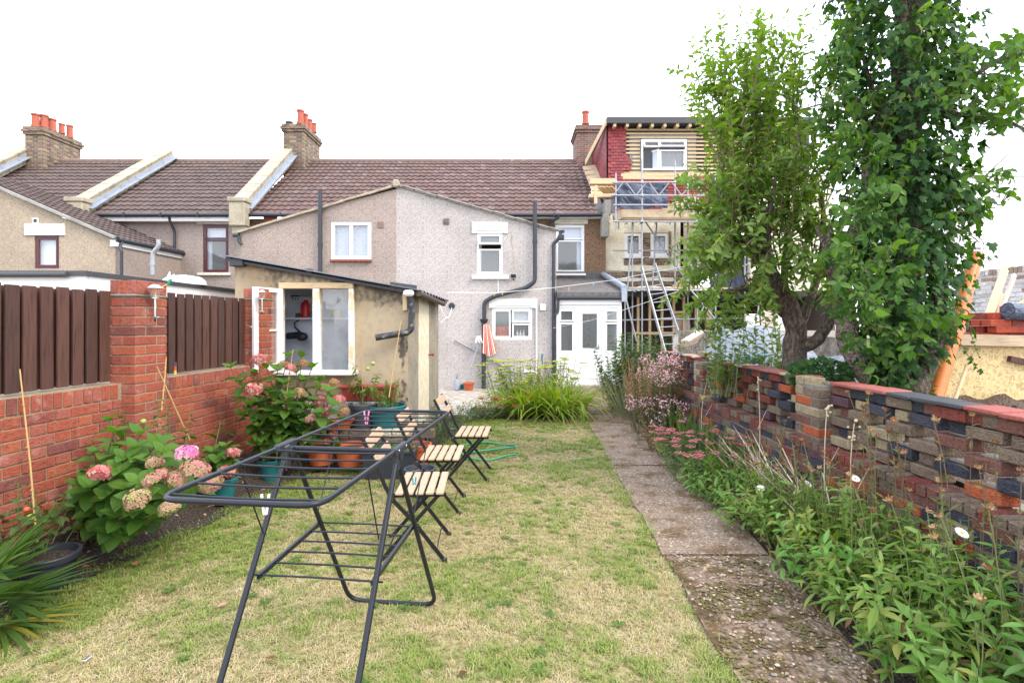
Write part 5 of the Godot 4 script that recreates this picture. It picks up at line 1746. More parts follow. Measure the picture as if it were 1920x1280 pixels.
func build_right_wall() -> void:
	# local x runs towards the camera, z towards the garden; 0 at the far end
	var far := 8.3
	var fr := wall_frame(Vector3(2.40, 0, -far), Vector3(0, 0, 1))
	var ln := far - 1.55
	var w := thing("brick_wall", "honeycomb garden wall of many-coloured old bricks along the right border", "wall")
	w.transform = fr
	var ms := []
	for k in 4:
		ms.append(brick_mesh(0.215, 0.064, 0.1025, 30 + k, 1.0))
	var hs := [brick_mesh(0.105, 0.064, 0.1025, 40, 1.0), brick_mesh(0.1025, 0.065, 0.105, 41, 1.0)]
	var core := MB.new()
	core.span(Vector3(0, -0.15, -0.11), Vector3(ln, 0.602, 0.10))
	part("mortar", core, M.mortar_grey, w)
	# solid lower wall
	for row in 8:
		var y := 0.035 + row * 0.075
		var x := -0.12 if row % 2 else 0.0
		while x < ln - 0.1:
			var l := 0.215
			lay(w, ms[rng.randi() % 4], old_brick() if rng.randf() < 0.75 else M.old_6, Vector3(x + l / 2, y, 0.06 + rr(-0.004, 0.004)), 0.012)
			x += l + 0.011
			if rng.randf() < 0.3:
				lay(w, hs[0], old_brick(), Vector3(x + 0.052, y, 0.06), 0.012)
				x += 0.115
	# a row of bricks on edge makes the ledge
	var ed := brick_mesh(0.068, 0.06, 0.2, 45, 1.0)
	var x := 0.04
	while x < ln:
		lay(w, ed, M["old_%d" % [6, 7, 6, 0, 2][rng.randi() % 5]], Vector3(x, 0.615 + rr(-0.006, 0.006), 0.02), 0.02)
		x += 0.08
	var mo := MB.new()
	# open courses: stretchers on two short bricks, turned and shifted from course to course
	var pier_at := [[far - 4.33, 0.33], [far - 6.75, 0.31]]
	for row in 6:
		var y := 0.683 + row * 0.0745
		x = 0.02 + (0.195 if row % 2 else 0.0)
		while x < ln - 0.1:
			for half in 2:
				var l := 0.215 if half == 0 else 0.105
				var c := x + (0.1075 if half == 0 else 0.3025)
				var inside := false
				for p in pier_at:
					if c > p[0] - 0.08 and c < p[0] + p[1] + 0.08:
						inside = true
				if inside:
					continue
				if half == 0:
					lay(w, ms[rng.randi() % 4], old_brick(), Vector3(c, y, -0.04 + rr(-0.014, 0.010)), 0.022)
					mo.bevel(Vector3(c, y + 0.037, -0.07), Vector3(0.115, 0.014, 0.07), 0.004)
					mo.bevel(Vector3(c, y - 0.037, -0.07), Vector3(0.115, 0.014, 0.07), 0.004)
				elif row == 5:
					for e in [-0.054, 0.054]:
						lay(w, hs[rng.randi() % 2], old_brick(), Vector3(c + e, y, -0.045), 0.015)
				elif rng.randf() < 0.5:
					lay(w, hs[rng.randi() % 2], M["old_%d" % [2, 7, 6, 0, 4, 1][rng.randi() % 6]], Vector3(c, y, -0.075 + rr(-0.02, 0.02)), 0.02)
			x += 0.39
	part("mortar", mo, M.mortar_grey, w)
	# coping of thin tiles in several colours
	x = 0.0
	var capn := 0
	while x < ln:
		capn += 1
		var l := rr(0.17, 0.21)
		var skip := false
		for p in pier_at:
			if x + l > p[0] + 0.03 and x < p[0] + p[1] - 0.03:
				skip = true
		if not skip:
			var t := MB.new()
			t.bevel(Vector3.ZERO, Vector3(l - 0.006, 0.022, 0.18), 0.004)
			var o := part("coping_tile", t, M["cap_%d" % [0, 1, 2, 0, 4, 1, 3, 4, 1, 0][(capn * 7 + capn / 10) % 10]], w)
			o.transform = Transform3D(Basis.from_euler(Vector3(rr(-0.02, 0.02), rr(-0.05, 0.05), rr(-0.01, 0.01))), Vector3(x + l / 2, 1.108 + rr(-0.002, 0.004), -0.045))
		x += l
	var strip := MB.new()
	strip.span(Vector3(0, 1.084, -0.1), Vector3(ln, 1.094, 0.003))
	part("mortar", strip, M.mortar_grey, w)
	# two piers
	for k in 2:
		var p := thing("brick_pier", ["stained yellow and red brick pier in the honeycomb wall, ivy at its top", "far pier of the honeycomb wall with a loose yellow brick on top"][k], "pier")
		p.transform = fr * Transform3D(Basis(), Vector3(pier_at[k][0], 0, 0))
		var wd: float = pier_at[k][1]
		var mc := MB.new()
		mc.span(Vector3(0.006, 0, -0.12), Vector3(wd - 0.006, 1.08, 0.094))
		part("mortar", mc, M.mortar_grey, p)
		for row in 14:
			var y := 0.05 + row * 0.0745
			if row % 2 == 0:
				lay(p, ms[row % 4], M["old_%d" % [4, 0, 7, 5, 1, 6][rng.randi() % 6]], Vector3(0.1075, y, 0.05), 0.012)
				lay(p, hs[0], M["old_%d" % [4, 7, 6, 0][rng.randi() % 4]], Vector3(wd - 0.05, y, 0.05), 0.012)
			else:
				lay(p, hs[0], M["old_%d" % [4, 4, 6, 7][rng.randi() % 4]], Vector3(0.052, y, 0.05), 0.012)
				lay(p, ms[row % 4], M["old_%d" % [6, 7, 4, 5, 2][rng.randi() % 5]], Vector3(wd - 0.1075, y, 0.05), 0.012)
			lay(p, ms[(row + 1) % 4], old_brick(), Vector3(0.12, y, -0.065), 0.012)
			lay(p, hs[row % 2], M["old_%d" % [4, 2, 6, 7, 0][rng.randi() % 5]], Vector3(wd - 0.048, y, -0.062), 0.012)
		if k == 1:
			lay(p, ms[1], M.old_4, Vector3(0.12, 1.165, 0.0), 0.03)
			lay(p, ms[2], M.old_0, Vector3(0.1, 1.098, 0.03), 0.02)
		else:
			lay(p, hs[1], M.old_4, Vector3(0.05, 1.10, 0.04), 0.02)
			lay(p, hs[1], M.old_4, Vector3(0.18, 1.10, 0.04), 0.02)

# ------------------------------------------------------------------ shed
func build_shed() -> void:
	var s := thing("shed", "rendered garden shed with sloping roof, open window and flaking cream door", "shed")
	var d := 6.2
	var xl := ax(440, d)
	var xr := ax(765, d)
	var yl := ay(488, d)
	var yr := ay(541, d)
	var o := hole(525, 664, 530, 697, d)
	var f := wall_face([[xl, yl], [xr, yr]], -0.02, [o], -d, 0.1)
	for v in f.v:
		f.uv.append(Vector2((v.x - xl) / (xr - xl), 1.0 - v.y / 2.4))
	part("wall", f, M.shed_wall, s)
	var inner := MB.new()
	var zb := -d - 0.85  # partition added well short of the real back wall to brighten the interior
	inner.prism(PackedVector2Array([Vector2(xl, 0.0), Vector2(xr - 0.12, 0.0), Vector2(xr - 0.12, yr - 0.06), Vector2(xl, yl - 0.06)]), zb - 0.1, zb)
	inner.span(Vector3(xl, -0.02, zb), Vector3(xl + 0.1, 2.2, -d - 0.004))
	inner.span(Vector3(xl + 0.1, 0.0, zb), Vector3(xr - 0.12, 0.04, -d - 0.11))
	inner.span(Vector3(xr - 0.22, 0.04, zb), Vector3(xr - 0.105, 1.9, -d - 0.11))
	part("inner_wall", inner, M.shed_inside, s)
	# window frame
	var fr := MB.new()
	fr.bevel(Vector3((o[0] + o[1]) / 2, o[3] - 0.035, -d + 0.0), Vector3(o[1] - o[0], 0.07, 0.10), 0.006)
	var wn := part("window", fr, M.pine_x, s)
	wn.set_meta("label", "white and bare timber window, its left casement open")
	var fj := MB.new()
	for k in [[520, 531], [588, 601], [655, 665]]:
		fj.bevel(Vector3(ax((k[0] + k[1]) * 0.5, d), (o[2] + o[3] - 0.07) / 2, -d), Vector3((k[1] - k[0]) * d / F, o[3] - o[2] - 0.07, 0.095), 0.006)
	part("window_post", fj, M.window_paint, wn)
	var sill := MB.new()
	sill.bevel(Vector3((ax(518, d) + ax(672, d)) / 2, o[2] - 0.005, -d + 0.05), Vector3(154 * d / F, 0.05, 0.2), 0.008)
	part("sill", sill, M.white_old, wn)
	var gl := MB.new()
	gl.span(Vector3(ax(601, d), o[2] + 0.02, -d - 0.012), Vector3(ax(655, d), o[3] - 0.07, -d - 0.006))
	part("pane", gl, M.glass, wn)
	# the casement swings out to the left
	var hinge := Vector3(ax(532, d), 0, -d + 0.05)
	var tip := Vector3(ax(474, 5.78), 0, -5.78)
	var u := (tip - hinge).normalized()
	var wdt := tip.distance_to(hinge)
	var cb := Basis(u, Vector3.UP, u.cross(Vector3.UP))
	var y0: float = o[2] + 0.03
	var y1: float = o[3] - 0.075
	var cs := MB.new()
	var yc := (y0 + y1) / 2
	cs.bevel(hinge + u * 0.04 + Vector3(0, yc, 0), Vector3(0.08, y1 - y0, 0.04), 0.005, cb)
	cs.bevel(hinge + u * (wdt - 0.04) + Vector3(0, yc, 0), Vector3(0.08, y1 - y0, 0.04), 0.005, cb)
	cs.bevel(hinge + u * (wdt / 2) + Vector3(0, y1 - 0.025, 0), Vector3(wdt - 0.162, 0.05, 0.038), 0.005, cb)
	cs.bevel(hinge + u * (wdt / 2) + Vector3(0, y0 + 0.04, 0), Vector3(wdt - 0.162, 0.08, 0.038), 0.005, cb)
	cs.bevel(hinge + u * (wdt / 2) + Vector3(0, y0 + (y1 - y0) * 0.49, 0), Vector3(wdt - 0.162, 0.022, 0.03), 0.004, cb)
	part("casement", cs, M.white_old, wn)
	var cg := MB.new()
	cg.box(hinge + u * (wdt / 2) + Vector3(0, yc, 0), Vector3(wdt - 0.155, y1 - y0 - 0.1, 0.005), cb)
	part("pane", cg, M.glass, wn)
	var lt := MB.new()
	lt.bevel(hinge + u * (wdt - 0.03) + Vector3(0, yc, 0) + cb.z * 0.03, Vector3(0.02, 0.09, 0.02), 0.004, cb)
	lt.bevel(hinge + u * (wdt - 0.02) + Vector3(0, yc + 0.03, 0) + cb.z * 0.035, Vector3(0.05, 0.02, 0.03), 0.004, cb)
	part("window_catch", lt, M.steel, wn)
	# side wall, door in flaking paint
	var zk := -8.76
	for k in [[-d - 0.004, -6.88], [-7.72, zk]]:
		var sw := MB.new()
		sw.span(Vector3(xr - 0.10, -0.1, k[1]), Vector3(xr, yr - 0.03, k[0]))
		part("side_wall", sw, M.shed_side, s)
	var dr := MB.new()
	dr.bevel(Vector3(xr - 0.03, (yr - 0.05) / 2, -7.30), Vector3(0.05, yr - 0.06, 0.83), 0.006)
	for k in 5:
		dr.bevel(Vector3(xr + 0.0, (yr - 0.05) / 2, -6.96 - 0.165 * k), Vector3(0.02, yr - 0.08, 0.155), 0.005)
	var door := part("door", dr, M.flaked, s)
	var hb := MB.new()
	hb.tube([Vector3(xr + 0.01, 1.1, -7.66), Vector3(xr + 0.06, 1.1, -7.66)], 0.012, 0.012, 6)
	hb.blob(Vector3(xr + 0.07, 1.1, -7.66), Vector3(0.022, 0.022, 0.022))
	part("door_handle", hb, M.red_tile, door)
	var bk := MB.new()
	bk.prism(PackedVector2Array([Vector2(xl, -0.1), Vector2(xr - 0.1, -0.1), Vector2(xr - 0.1, yr - 0.06), Vector2(xl, yl - 0.06)]), zk, zk + 0.1)
	bk.span(Vector3(xl + 0.002, -0.1, zk + 0.1), Vector3(xl + 0.1, 2.2, zb - 0.102))
	part("back_wall", bk, M.shed_side, s)
	# roof: corrugated sheet on timbers
	var rm := MB.new()
	var ra := Vector3(xl - 0.10, ay(481, d), 0)
	var rb := Vector3(xr + 0.16, ay(546, d), 0)
	var ru := (rb - ra).normalized()
	var rn := Vector3(-ru.y, ru.x, 0)
	var nz := 66
	for k in nz:
		var za := -d + 0.14 - (2.85) * k / nz
		var zc := -d + 0.14 - (2.85) * (k + 1) / nz
		var ha := 0.016 * sin(k * PI / 3.0)
		var hc := 0.016 * sin((k + 1) * PI / 3.0)
		rm.quad(ra + rn * ha + Vector3(0, 0, za), rb + rn * ha + Vector3(0, 0, za), rb + rn * hc + Vector3(0, 0, zc), ra + rn * hc + Vector3(0, 0, zc), rn)
	part("roof", rm, M.slate, s)
	var rd := MB.new()
	rd.box((ra + rb) / 2 - rn * 0.035 + Vector3(0, 0, -d - 1.3), Vector3(ra.distance_to(rb) - 0.06, 0.03, 2.75), Basis(ru, rn, Vector3.BACK))
	part("roof_board", rd, M.slate, s)
	var rbm := MB.new()
	rbm.bevel(Vector3(xl + 0.06, ay(485, d) - 0.05, -d + 0.04), Vector3(0.16, 0.09, 0.12), 0.01)
	rbm.bevel(Vector3(ax(582, d), ay(511, d), -d + 0.03), Vector3(0.07, 0.09, 0.08), 0.01)
	rbm.bar(Vector3(xr - 0.2, yr + 0.03, -d + 0.04), Vector3(xr + 0.1, yr - 0.01, -d + 0.04), 0.06, 0.09)
	part("purlin_end", rbm, M.slate, s)
	var gt := MB.new()
	var g0 := Vector3(xr + 0.14, ay(549, d) - 0.01, -d + 0.1)
	var g1 := Vector3(xr + 0.13, ay(549, d) - 0.05, zk + 0.35)
	gt.tube([g0, g1], 0.036, 0.036, 8)
	part("gutter", gt, M.old_gutter, s)
	gt = MB.new()
	gt.bevel(g0 + Vector3(-0.11, 0.0, 0.02), Vector3(0.12, 0.07, 0.07), 0.02)
	part("gutter_end", gt, M.white_old, s)
	pipe(s, [g0 + Vector3(-0.1, -0.03, 0.0), at(772, 580, d - 0.07), at(771, 617, d - 0.07), at(764, 623, d - 0.08), at(704, 633, d - 0.14)], 0.036, M.worn_pipe, "drainpipe", 9.0)
	var pk := MB.new()
	pk.bevel(Vector3(xr - 0.03, ay(566, d), -d + 0.03), Vector3(0.05, 0.2, 0.04), 0.004)
	part("timber_block", pk, M.pine_y, s)
	# shelf and the things on and under it
	var shf := MB.new()
	shf.bevel(Vector3((xl + xr) / 2, ay(597, 6.95), zb + 0.11), Vector3(xr - xl - 0.3, 0.025, 0.2), 0.004)
	shf.bevel(at(572, 557, 7.0), Vector3(0.28, 0.012, 0.1), 0.004)
	part("shelf", shf, M.shed_inside, s)
	var rbt := MB.new()
	rbt.lathe([Vector2(0, 0), Vector2(0.055, 0), Vector2(0.058, 0.02), Vector2(0.058, 0.16), Vector2(0.045, 0.2), Vector2(0.025, 0.215), Vector2(0.025, 0.235), Vector2(0, 0.235)], 16, Transform3D(Basis(), at(572.5, 596, 6.95)))
	single("bottle", rbt, mat(L(0.62, 0.03, 0.03), 0.35), "red plastic bottle on the shelf inside the shed", "bottle")
	rbt = MB.new()
	rbt.lathe([Vector2(0, 0), Vector2(0.03, 0), Vector2(0.03, 0.06), Vector2(0.02, 0.08), Vector2(0, 0.08)], 12, Transform3D(Basis(), at(584, 596, 6.95)))
	single("jar", rbt, M.sheet_blue, "small blue pot beside the red bottle in the shed", "pot")
	rbt = MB.new()
	rbt.bevel(at(558, 591, 6.95), Vector3(0.05, 0.06, 0.05), 0.005)
	single("box", rbt, M.stem_brown, "small brown box left of the red bottle on the shelf", "box")
	var tl := thing("power_tool", "black power tool hanging under the shelf in the shed", "tool")
	var tb := MB.new()
	tb.tube([at(538, 630, 6.85), at(560, 628, 6.85), at(572, 631, 6.85)], 0.045, 0.05, 10)
	tb.blob(at(566, 631, 6.83), Vector3(0.08, 0.06, 0.06))
	part("body", tb, M.black, tl)
	tb = MB.new()
	tb.tube([at(562, 622, 6.85), at(553, 614, 6.85), at(552, 605, 6.85), at(560, 600, 6.9)], 0.013, 0.009, 6)
	part("cable", tb, M.black, tl)
	var hk := MB.new()
	hk.bevel(at(553, 555, 7.02), Vector3(0.11, 0.015, 0.02), 0.003)
	for k in 3:
		hk.tube([at(548 + 5 * k, 556, 7.0), at(549 + 5 * k, 562, 7.0)], 0.005, 0.005, 4)
	single("hook_rail", hk, M.black, "small black hook rail on the added shed partition", "hook rail")
	var swt := MB.new()
	swt.bevel(at(639, 546, 7.03), Vector3(0.06, 0.16, 0.03), 0.006)
	single("switch_box", swt, M.white_old, "white electric box seen through the right shed pane", "box")
	var bx := MB.new()
	bx.bevel(at(631, 589, 6.95), Vector3(0.12, 0.11, 0.1), 0.01)
	single("box", bx, M.pine_x, "cardboard box on the shelf behind the right shed pane", "box")

# ------------------------------------------------------------------ building site beyond the right wall
func cloth(rows: int, cols: int, f: Callable) -> MB:
	var mb := MB.new()
	var g := []
	for i in rows + 1:
		var r := []
		for j in cols + 1:
			r.append(f.call(float(j) / cols, float(i) / rows))
		g.append(r)
	var nm := []
	for i in rows + 1:
		var r := []
		for j in cols + 1:
			var a: Vector3 = g[i][mini(j + 1, cols)] - g[i][maxi(j - 1, 0)]
			var b: Vector3 = g[mini(i + 1, rows)][j] - g[maxi(i - 1, 0)][j]
			r.append(a.cross(b).normalized())
		nm.append(r)
	for i in rows:
		for j in cols:
			mb.tri(g[i][j], g[i][j + 1], g[i + 1][j + 1], nm[i][j], nm[i][j + 1], nm[i + 1][j + 1])
			mb.tri(g[i][j], g[i + 1][j + 1], g[i + 1][j], nm[i][j], nm[i + 1][j + 1], nm[i + 1][j])
	return mb

func build_site() -> void:
	var ng := noise(1.2, 77, 4)
	# heaps under plastic
	single("tarpaulin", cloth(22, 26, func(u, v):
		var x := lerpf(2.62, 4.6, u)
		var z := -lerpf(6.6, 9.2, v)
		var k := maxf(0.0, 1.0 - Vector2((u - 0.45) * 2.1, (v - 0.5) * 2.0).length())
		var y := 0.75 + 0.72 * smoothstep(0.0, 0.75, k) + 0.12 * ng.get_noise_2d(x * 2.2, z * 2.2) + 0.06 * ng.get_noise_2d(x * 7, z * 7)
		return Vector3(x, y, z)), M.tarp_grey, "grey plastic sheet draped over a heap behind the honeycomb wall", "tarpaulin")
	single("tarpaulin", cloth(18, 22, func(u, v):
		var x := lerpf(2.75, 3.75, u)
		var z := -lerpf(5.0, 6.6, v)
		var y := 0.72 + 0.42 * smoothstep(0.0, 0.35, u) * smoothstep(0.0, 0.3, v) + 0.14 * ng.get_noise_2d(x * 2.4 + 9, z * 2.4) + 0.05 * ng.get_noise_2d(x * 9, z * 9)
		return Vector3(x, y, z)), M.tarp_grey, "crumpled grey sheet behind the tree trunks", "tarpaulin")
	var bag := MB.new()
	for k in 5:
		bag.blob(at(1388 + 10 * k, 672 + rr(-6, 6), 6.9 + rr(-0.1, 0.1)), Vector3(rr(0.06, 0.11), rr(0.05, 0.09), 0.1), 8)
	single("bag", bag, M.sheet_blue, "blue plastic bag on the sheeted heap behind the far pier", "bag")
	# boards leaning and lying by the opened house
	for k in [[1400, 1425, 588, 650, 12.0, "board_white"], [1428, 1452, 582, 650, 12.3, "board"], [1455, 1490, 588, 650, 12.6, "board_white"]]:
		var b := MB.new()
		b.bevel((at(k[0], k[3], k[4]) + at(k[1], k[2], k[4])) / 2, Vector3((k[1] - k[0]) * k[4] / F, (k[3] - k[2]) * k[4] / F, 0.03), 0.004, Basis(Vector3.RIGHT, -0.12))
		single("plasterboard", b, M[k[5]], ["white board standing left under the apple trunk fork", "pinkish board standing between two white boards by the house", "white board standing right behind the apple trunk"][[1400, 1428, 1455].find(k[0])], "board")
	for k in 5:
		var b := MB.new()
		b.bar(at(1272 + 3 * k, 652 - 3 * k, 9.4), at(1300 + 4 * k, 640 - 5 * k, 9.9), 0.16, 0.025)
		single("offcut", b, M.plank_x if k % 2 else M.board, ["lowest", "second lowest", "middle", "second highest", "topmost"][k] + " of the timber offcuts piled on the rubble past the far pier", "offcut", "timber offcuts by the ladder foot")
	var ru := MB.new()
	for k in 40:
		ru.bevel(Vector3(rr(2.75, 4.2), 0.55 + rr(0, 0.3), -rr(8.6, 10.4)), Vector3(rr(0.05, 0.3), rr(0.03, 0.1), rr(0.05, 0.25)), 0.006, Basis.from_euler(Vector3(rr(-0.5, 0.5), rr(0, 3), rr(-0.5, 0.5))))
	stuff(single("rubble", ru, M.board_white, "broken plaster and rubble heaped before the opened ground floor", "rubble"))
	var hp := single("rubble_mound", cloth(14, 14, func(u, v):
		var k := maxf(0.0, 1.0 - Vector2((u - 0.5) * 2.0, (v - 0.5) * 2.0).length())
		return Vector3(lerpf(2.6, 5.2, u), 0.02 + 0.62 * smoothstep(0.0, 0.6, k) + 0.1 * ng.get_noise_2d(u * 9, v * 9), -lerpf(8.2, 11.0, v))), M.yard, "mound of rubble below the scaffold", "mound")
	hp.set_meta("kind", "stuff")
	# boarded bank: strand board, a plank along its top, ground level behind it
	var ob := thing("hoarding", "yellow strand-board sheet held against the raised ground, grey plank on top", "board")
	var d := 4.9
	var sh := MB.new()
	sh.prism(PackedVector2Array([Vector2(ax(1738, d), ay(790, d)), Vector2(ax(2250, d), ay(790, d)), Vector2(ax(2250, d), ay(648, d)), Vector2(ax(1778, d), ay(640, d))]), -d - 0.02, -d)
	part("strand_board", sh, M.osb, ob)
	var tp := MB.new()
	tp.bar(at(1780, 636, d - 0.02), at(2250, 646, d - 0.02), 0.10, 0.10)
	part("plank", tp, M.plank_x, ob)
	var lt := MB.new()
	lt.bar(at(1893, 672, d - 0.02), at(1960, 686, d - 0.02), 0.04, 0.05)
	part("plank", lt, M.fence_2, ob)
	var gr := MB.new()
	gr.span(Vector3(3.9, 0, -12.5), Vector3(11.0, ay(640, d), -d - 0.03))
	struct("raised_ground", gr, M.yard)
	var stk := MB.new()
	stk.tube([at(1790, 752, 4.6), at(1814, 686, 4.75)], 0.018, 0.016, 6)
	single("stake", stk, M.pine_y, "thin orange-brown stake leaning on the strand board", "stake")
	# orange drain pipe leaning in the tree
	var op := thing("drain_pipe", "orange plastic drain pipe leaning beside the ivy-covered tree", "pipe")
	var pa := at(1752, 756, 4.3)
	var pb := at(1831, 478, 4.75)
	var pm := MB.new()
	pm.tube([pa, pb], 0.055, 0.055, 20, false)
	pm.tube([pa, pb], 0.048, 0.048, 20, false)
	part("pipe", pm, M.orange_pipe, op)
	pm = MB.new()
	var pu := (pb - pa).normalized()
	pm.tube([pb - pu * 0.62, pb - pu * 0.50], 0.062, 0.062, 20)
	pm.tube([pa + pu * 0.62, pa + pu * 0.75], 0.062, 0.062, 20)
	part("collar", pm, M.orange_pipe, op)
	# pile of new bricks
	var pl := MB.new()
	pl.bevel(Vector3.ZERO, Vector3(0.215, 0.065, 0.1025), 0.004)
	var bm := pl.mesh()
	var kinds := ["brick in the pile on the bank above the strand board", "grey brick at the bottom of the brick pile on the bank"]
	var stack := thing("brick_pile", "pile of new red bricks stacked on the bank, grey ones below", "brick pile")
	var q := at(1842, 637, 5.3)
	for row in 4:
		for k in 4:
			for j in 3:
				var o := part("brick", bm, [M.new_brick, M.new_brick_b, M.red_3][rng.randi() % 3], stack)
				if k > 1 and row < 1:
					o.material_override = M.grey_brick
				o.transform = Transform3D(Basis(Vector3.UP, rr(-0.05, 0.05)), q + Vector3(0.11 + k * 0.222 + (0.06 if row % 2 else 0.0) + rr(-0.016, 0.016), 0.034 + row * 0.068, -j * 0.112 + rr(-0.03, 0.03)))
	var o2 := part("brick", bm, M.new_brick, stack)
	o2.transform = Transform3D(Basis(Vector3.UP, 0.5), q + Vector3(0.33, 0.034 + 4 * 0.067, -0.05))
	var roll := MB.new()
	roll.tube([at(1890, 583, 5.2), at(2050, 590, 5.2)], 0.085, 0.09, 14)
	single("membrane_roll", roll, M.tarp_blue, "dark roll of membrane lying on the new bricks", "roll")
	var ob2 := MB.new()
	ob2.prism(PackedVector2Array([Vector2(ax(1880, 6.2), ay(584, 6.2)), Vector2(ax(2040, 6.2), ay(600, 6.2)), Vector2(ax(2040, 6.2), ay(530, 6.2)), Vector2(ax(1925, 6.2), ay(560, 6.2))]), -6.22, -6.2)
	single("strand_board", ob2, M.osb, "strand-board offcut leaning behind the roll on the brick pile", "board")
	for k in [[1852, 600, 1886, 503, 0.10, "tall pale plank leaning left on the whitewashed wall"], [1868, 606, 1903, 515, 0.05, "thin batten leaning right on the whitewashed wall"], [1846, 606, 1872, 545, 0.05, "short darker batten lowest on the whitewashed wall"], [1858, 610, 1880, 552, 0.09, "short wide plank leaning between the battens"]]:
		single("plank", plank(at(k[0], k[1], 6.4), at(k[2], k[3], 7.2), k[4], 0.03, Vector3.BACK), M.pine_y if k[4] > 0.06 else M.board, k[5], "plank")
	# whitewashed boundary wall seen at a slant
	var ww := thing("brick_wall", "whitewashed old brick boundary wall behind the brick pile", "wall")
	var fr := wall_frame(Vector3(8.65, 0.8, -10.4), Vector3(0, 0, 1))
	ww.transform = fr
	var wm := MB.new()
	wm.span(Vector3(0.1, -0.8, -0.2), Vector3(3.2, 1.62, -0.008))
	part("mortar", wm, M.limed_1, ww)
	var bl := brick_mesh(0.215, 0.065, 0.1, 50, 1.0)
	var bh := brick_mesh(0.068, 0.11, 0.2, 51, 1.0)
	for row in 21:
		var x := 0.0 if row % 2 else 0.11
		while x < 3.1:
			var m: Material = M["limed_%d" % [0, 0, 2, 1, 2][rng.randi() % 5]] if row < 17 else M["limed_%d" % [1, 3, 1, 2][rng.randi() % 4]]
			lay(ww, bl, m, Vector3(x + 0.11, 0.03 + row * 0.0755, -0.05 + rr(-0.006, 0.006)), 0.015)
			x += 0.226
	var x2 := 0.04
	while x2 < 3.1:
		lay(ww, bh, M["limed_%d" % [1, 3, 0, 3][rng.randi() % 4]], Vector3(x2, 1.665 + rr(-0.01, 0.01), -0.1), 0.03)
		x2 += 0.08
	var wd := MB.new()
	wd.span(at(1818, 640, 8.9), at(1826, 590, 8.9) + Vector3(0, 0, -0.2))
	part("wall_end", wd, M.stone, ww)
	# white house beyond
	var wh := thing("white_house", "white rendered house beyond the boundary wall, one window with open vent", "house")
	var hh := hole(1815, 1852, 446, 500, 15.0)
	part("wall", wall_face([[ax(1790, 15), ay(330, 15)], [ax(2300, 15), ay(330, 15)]], -0.2, [hh], -15.0, 0.15), M.white_wall, wh)
	window(wh, hh, -15.0, M.white, [[0, 1, 0.0, 0.62, "frosted"], [0, 1, 0.66, 1, "curtain_sky_tone", 0.35]], 0.06, "white window with open top vent")
	var hr := MB.new()
	hr.span(Vector3(ax(1790, 15), ay(330, 15), -19.0), Vector3(ax(2300, 15), ay(330, 15) + 0.06, -14.95))
	part("roof", hr, M.white_wall, wh)
	var hsd := MB.new()
	hsd.span(Vector3(ax(1790, 15), -0.2, -19.0), Vector3(ax(1790, 15) + 0.2, ay(330, 15), -15.004))
	part("side_wall", hsd, M.white_wall, wh)
	# soil heap at the foot of the boards
	var so := cloth(16, 26, func(u, v):
		var x := lerpf(2.62, 4.8, u)
		var z := -lerpf(3.1, 4.85, v)
		var y := 0.62 + 0.24 * smoothstep(0.25, 0.7, u) * smoothstep(0.0, 0.5, v) + 0.10 * ng.get_noise_2d(x * 3, z * 3) + 0.06 * ng.get_noise_2d(x * 11, z * 11)
		return Vector3(x, y, z))
	stuff(single("soil_heap", so, M.dug_soil, "dark crumbly soil heaped behind the honeycomb wall", "soil"))
	var cl := MB.new()
	for k in 420:
		var cp := Vector3(rr(3.1, 4.6), 0, -rr(3.5, 4.7))
		cl.bevel(cp + Vector3(0, 0.80 + 0.10 * ng.get_noise_2d(cp.x * 3, cp.z * 3) + rr(-0.02, 0.05), 0), Vector3(rr(0.012, 0.05), rr(0.01, 0.035), rr(0.012, 0.05)), 0.004, Basis.from_euler(Vector3(rr(0, 3), rr(0, 3), rr(0, 3))))
	stuff(single("soil_clods", cl, M.dug_soil, "loose clods on the soil heap", "soil"))
	# bare ground rising on the builders' side
	var yb := MB.new()
	yb.span(Vector3(2.53, -0.1, -9.0), Vector3(3.0, 0.55, -1.6))
	struct("bank", yb, M.yard)

# ------------------------------------------------------------------ drying rack
func rounded(pts: Array, r: float) -> Array:
	var out := []
	for k in pts.size():
		if k == 0 or k == pts.size() - 1:
			out.append(pts[k])
			continue
		var a: Vector3 = pts[k] + (pts[k - 1] - pts[k]).normalized() * r
		var b: Vector3 = pts[k] + (pts[k + 1] - pts[k]).normalized() * r
		for i in 7:
			var t := i / 6.0
			out.append(a.lerp(pts[k], t).lerp(pts[k].lerp(b, t), t))
	return out

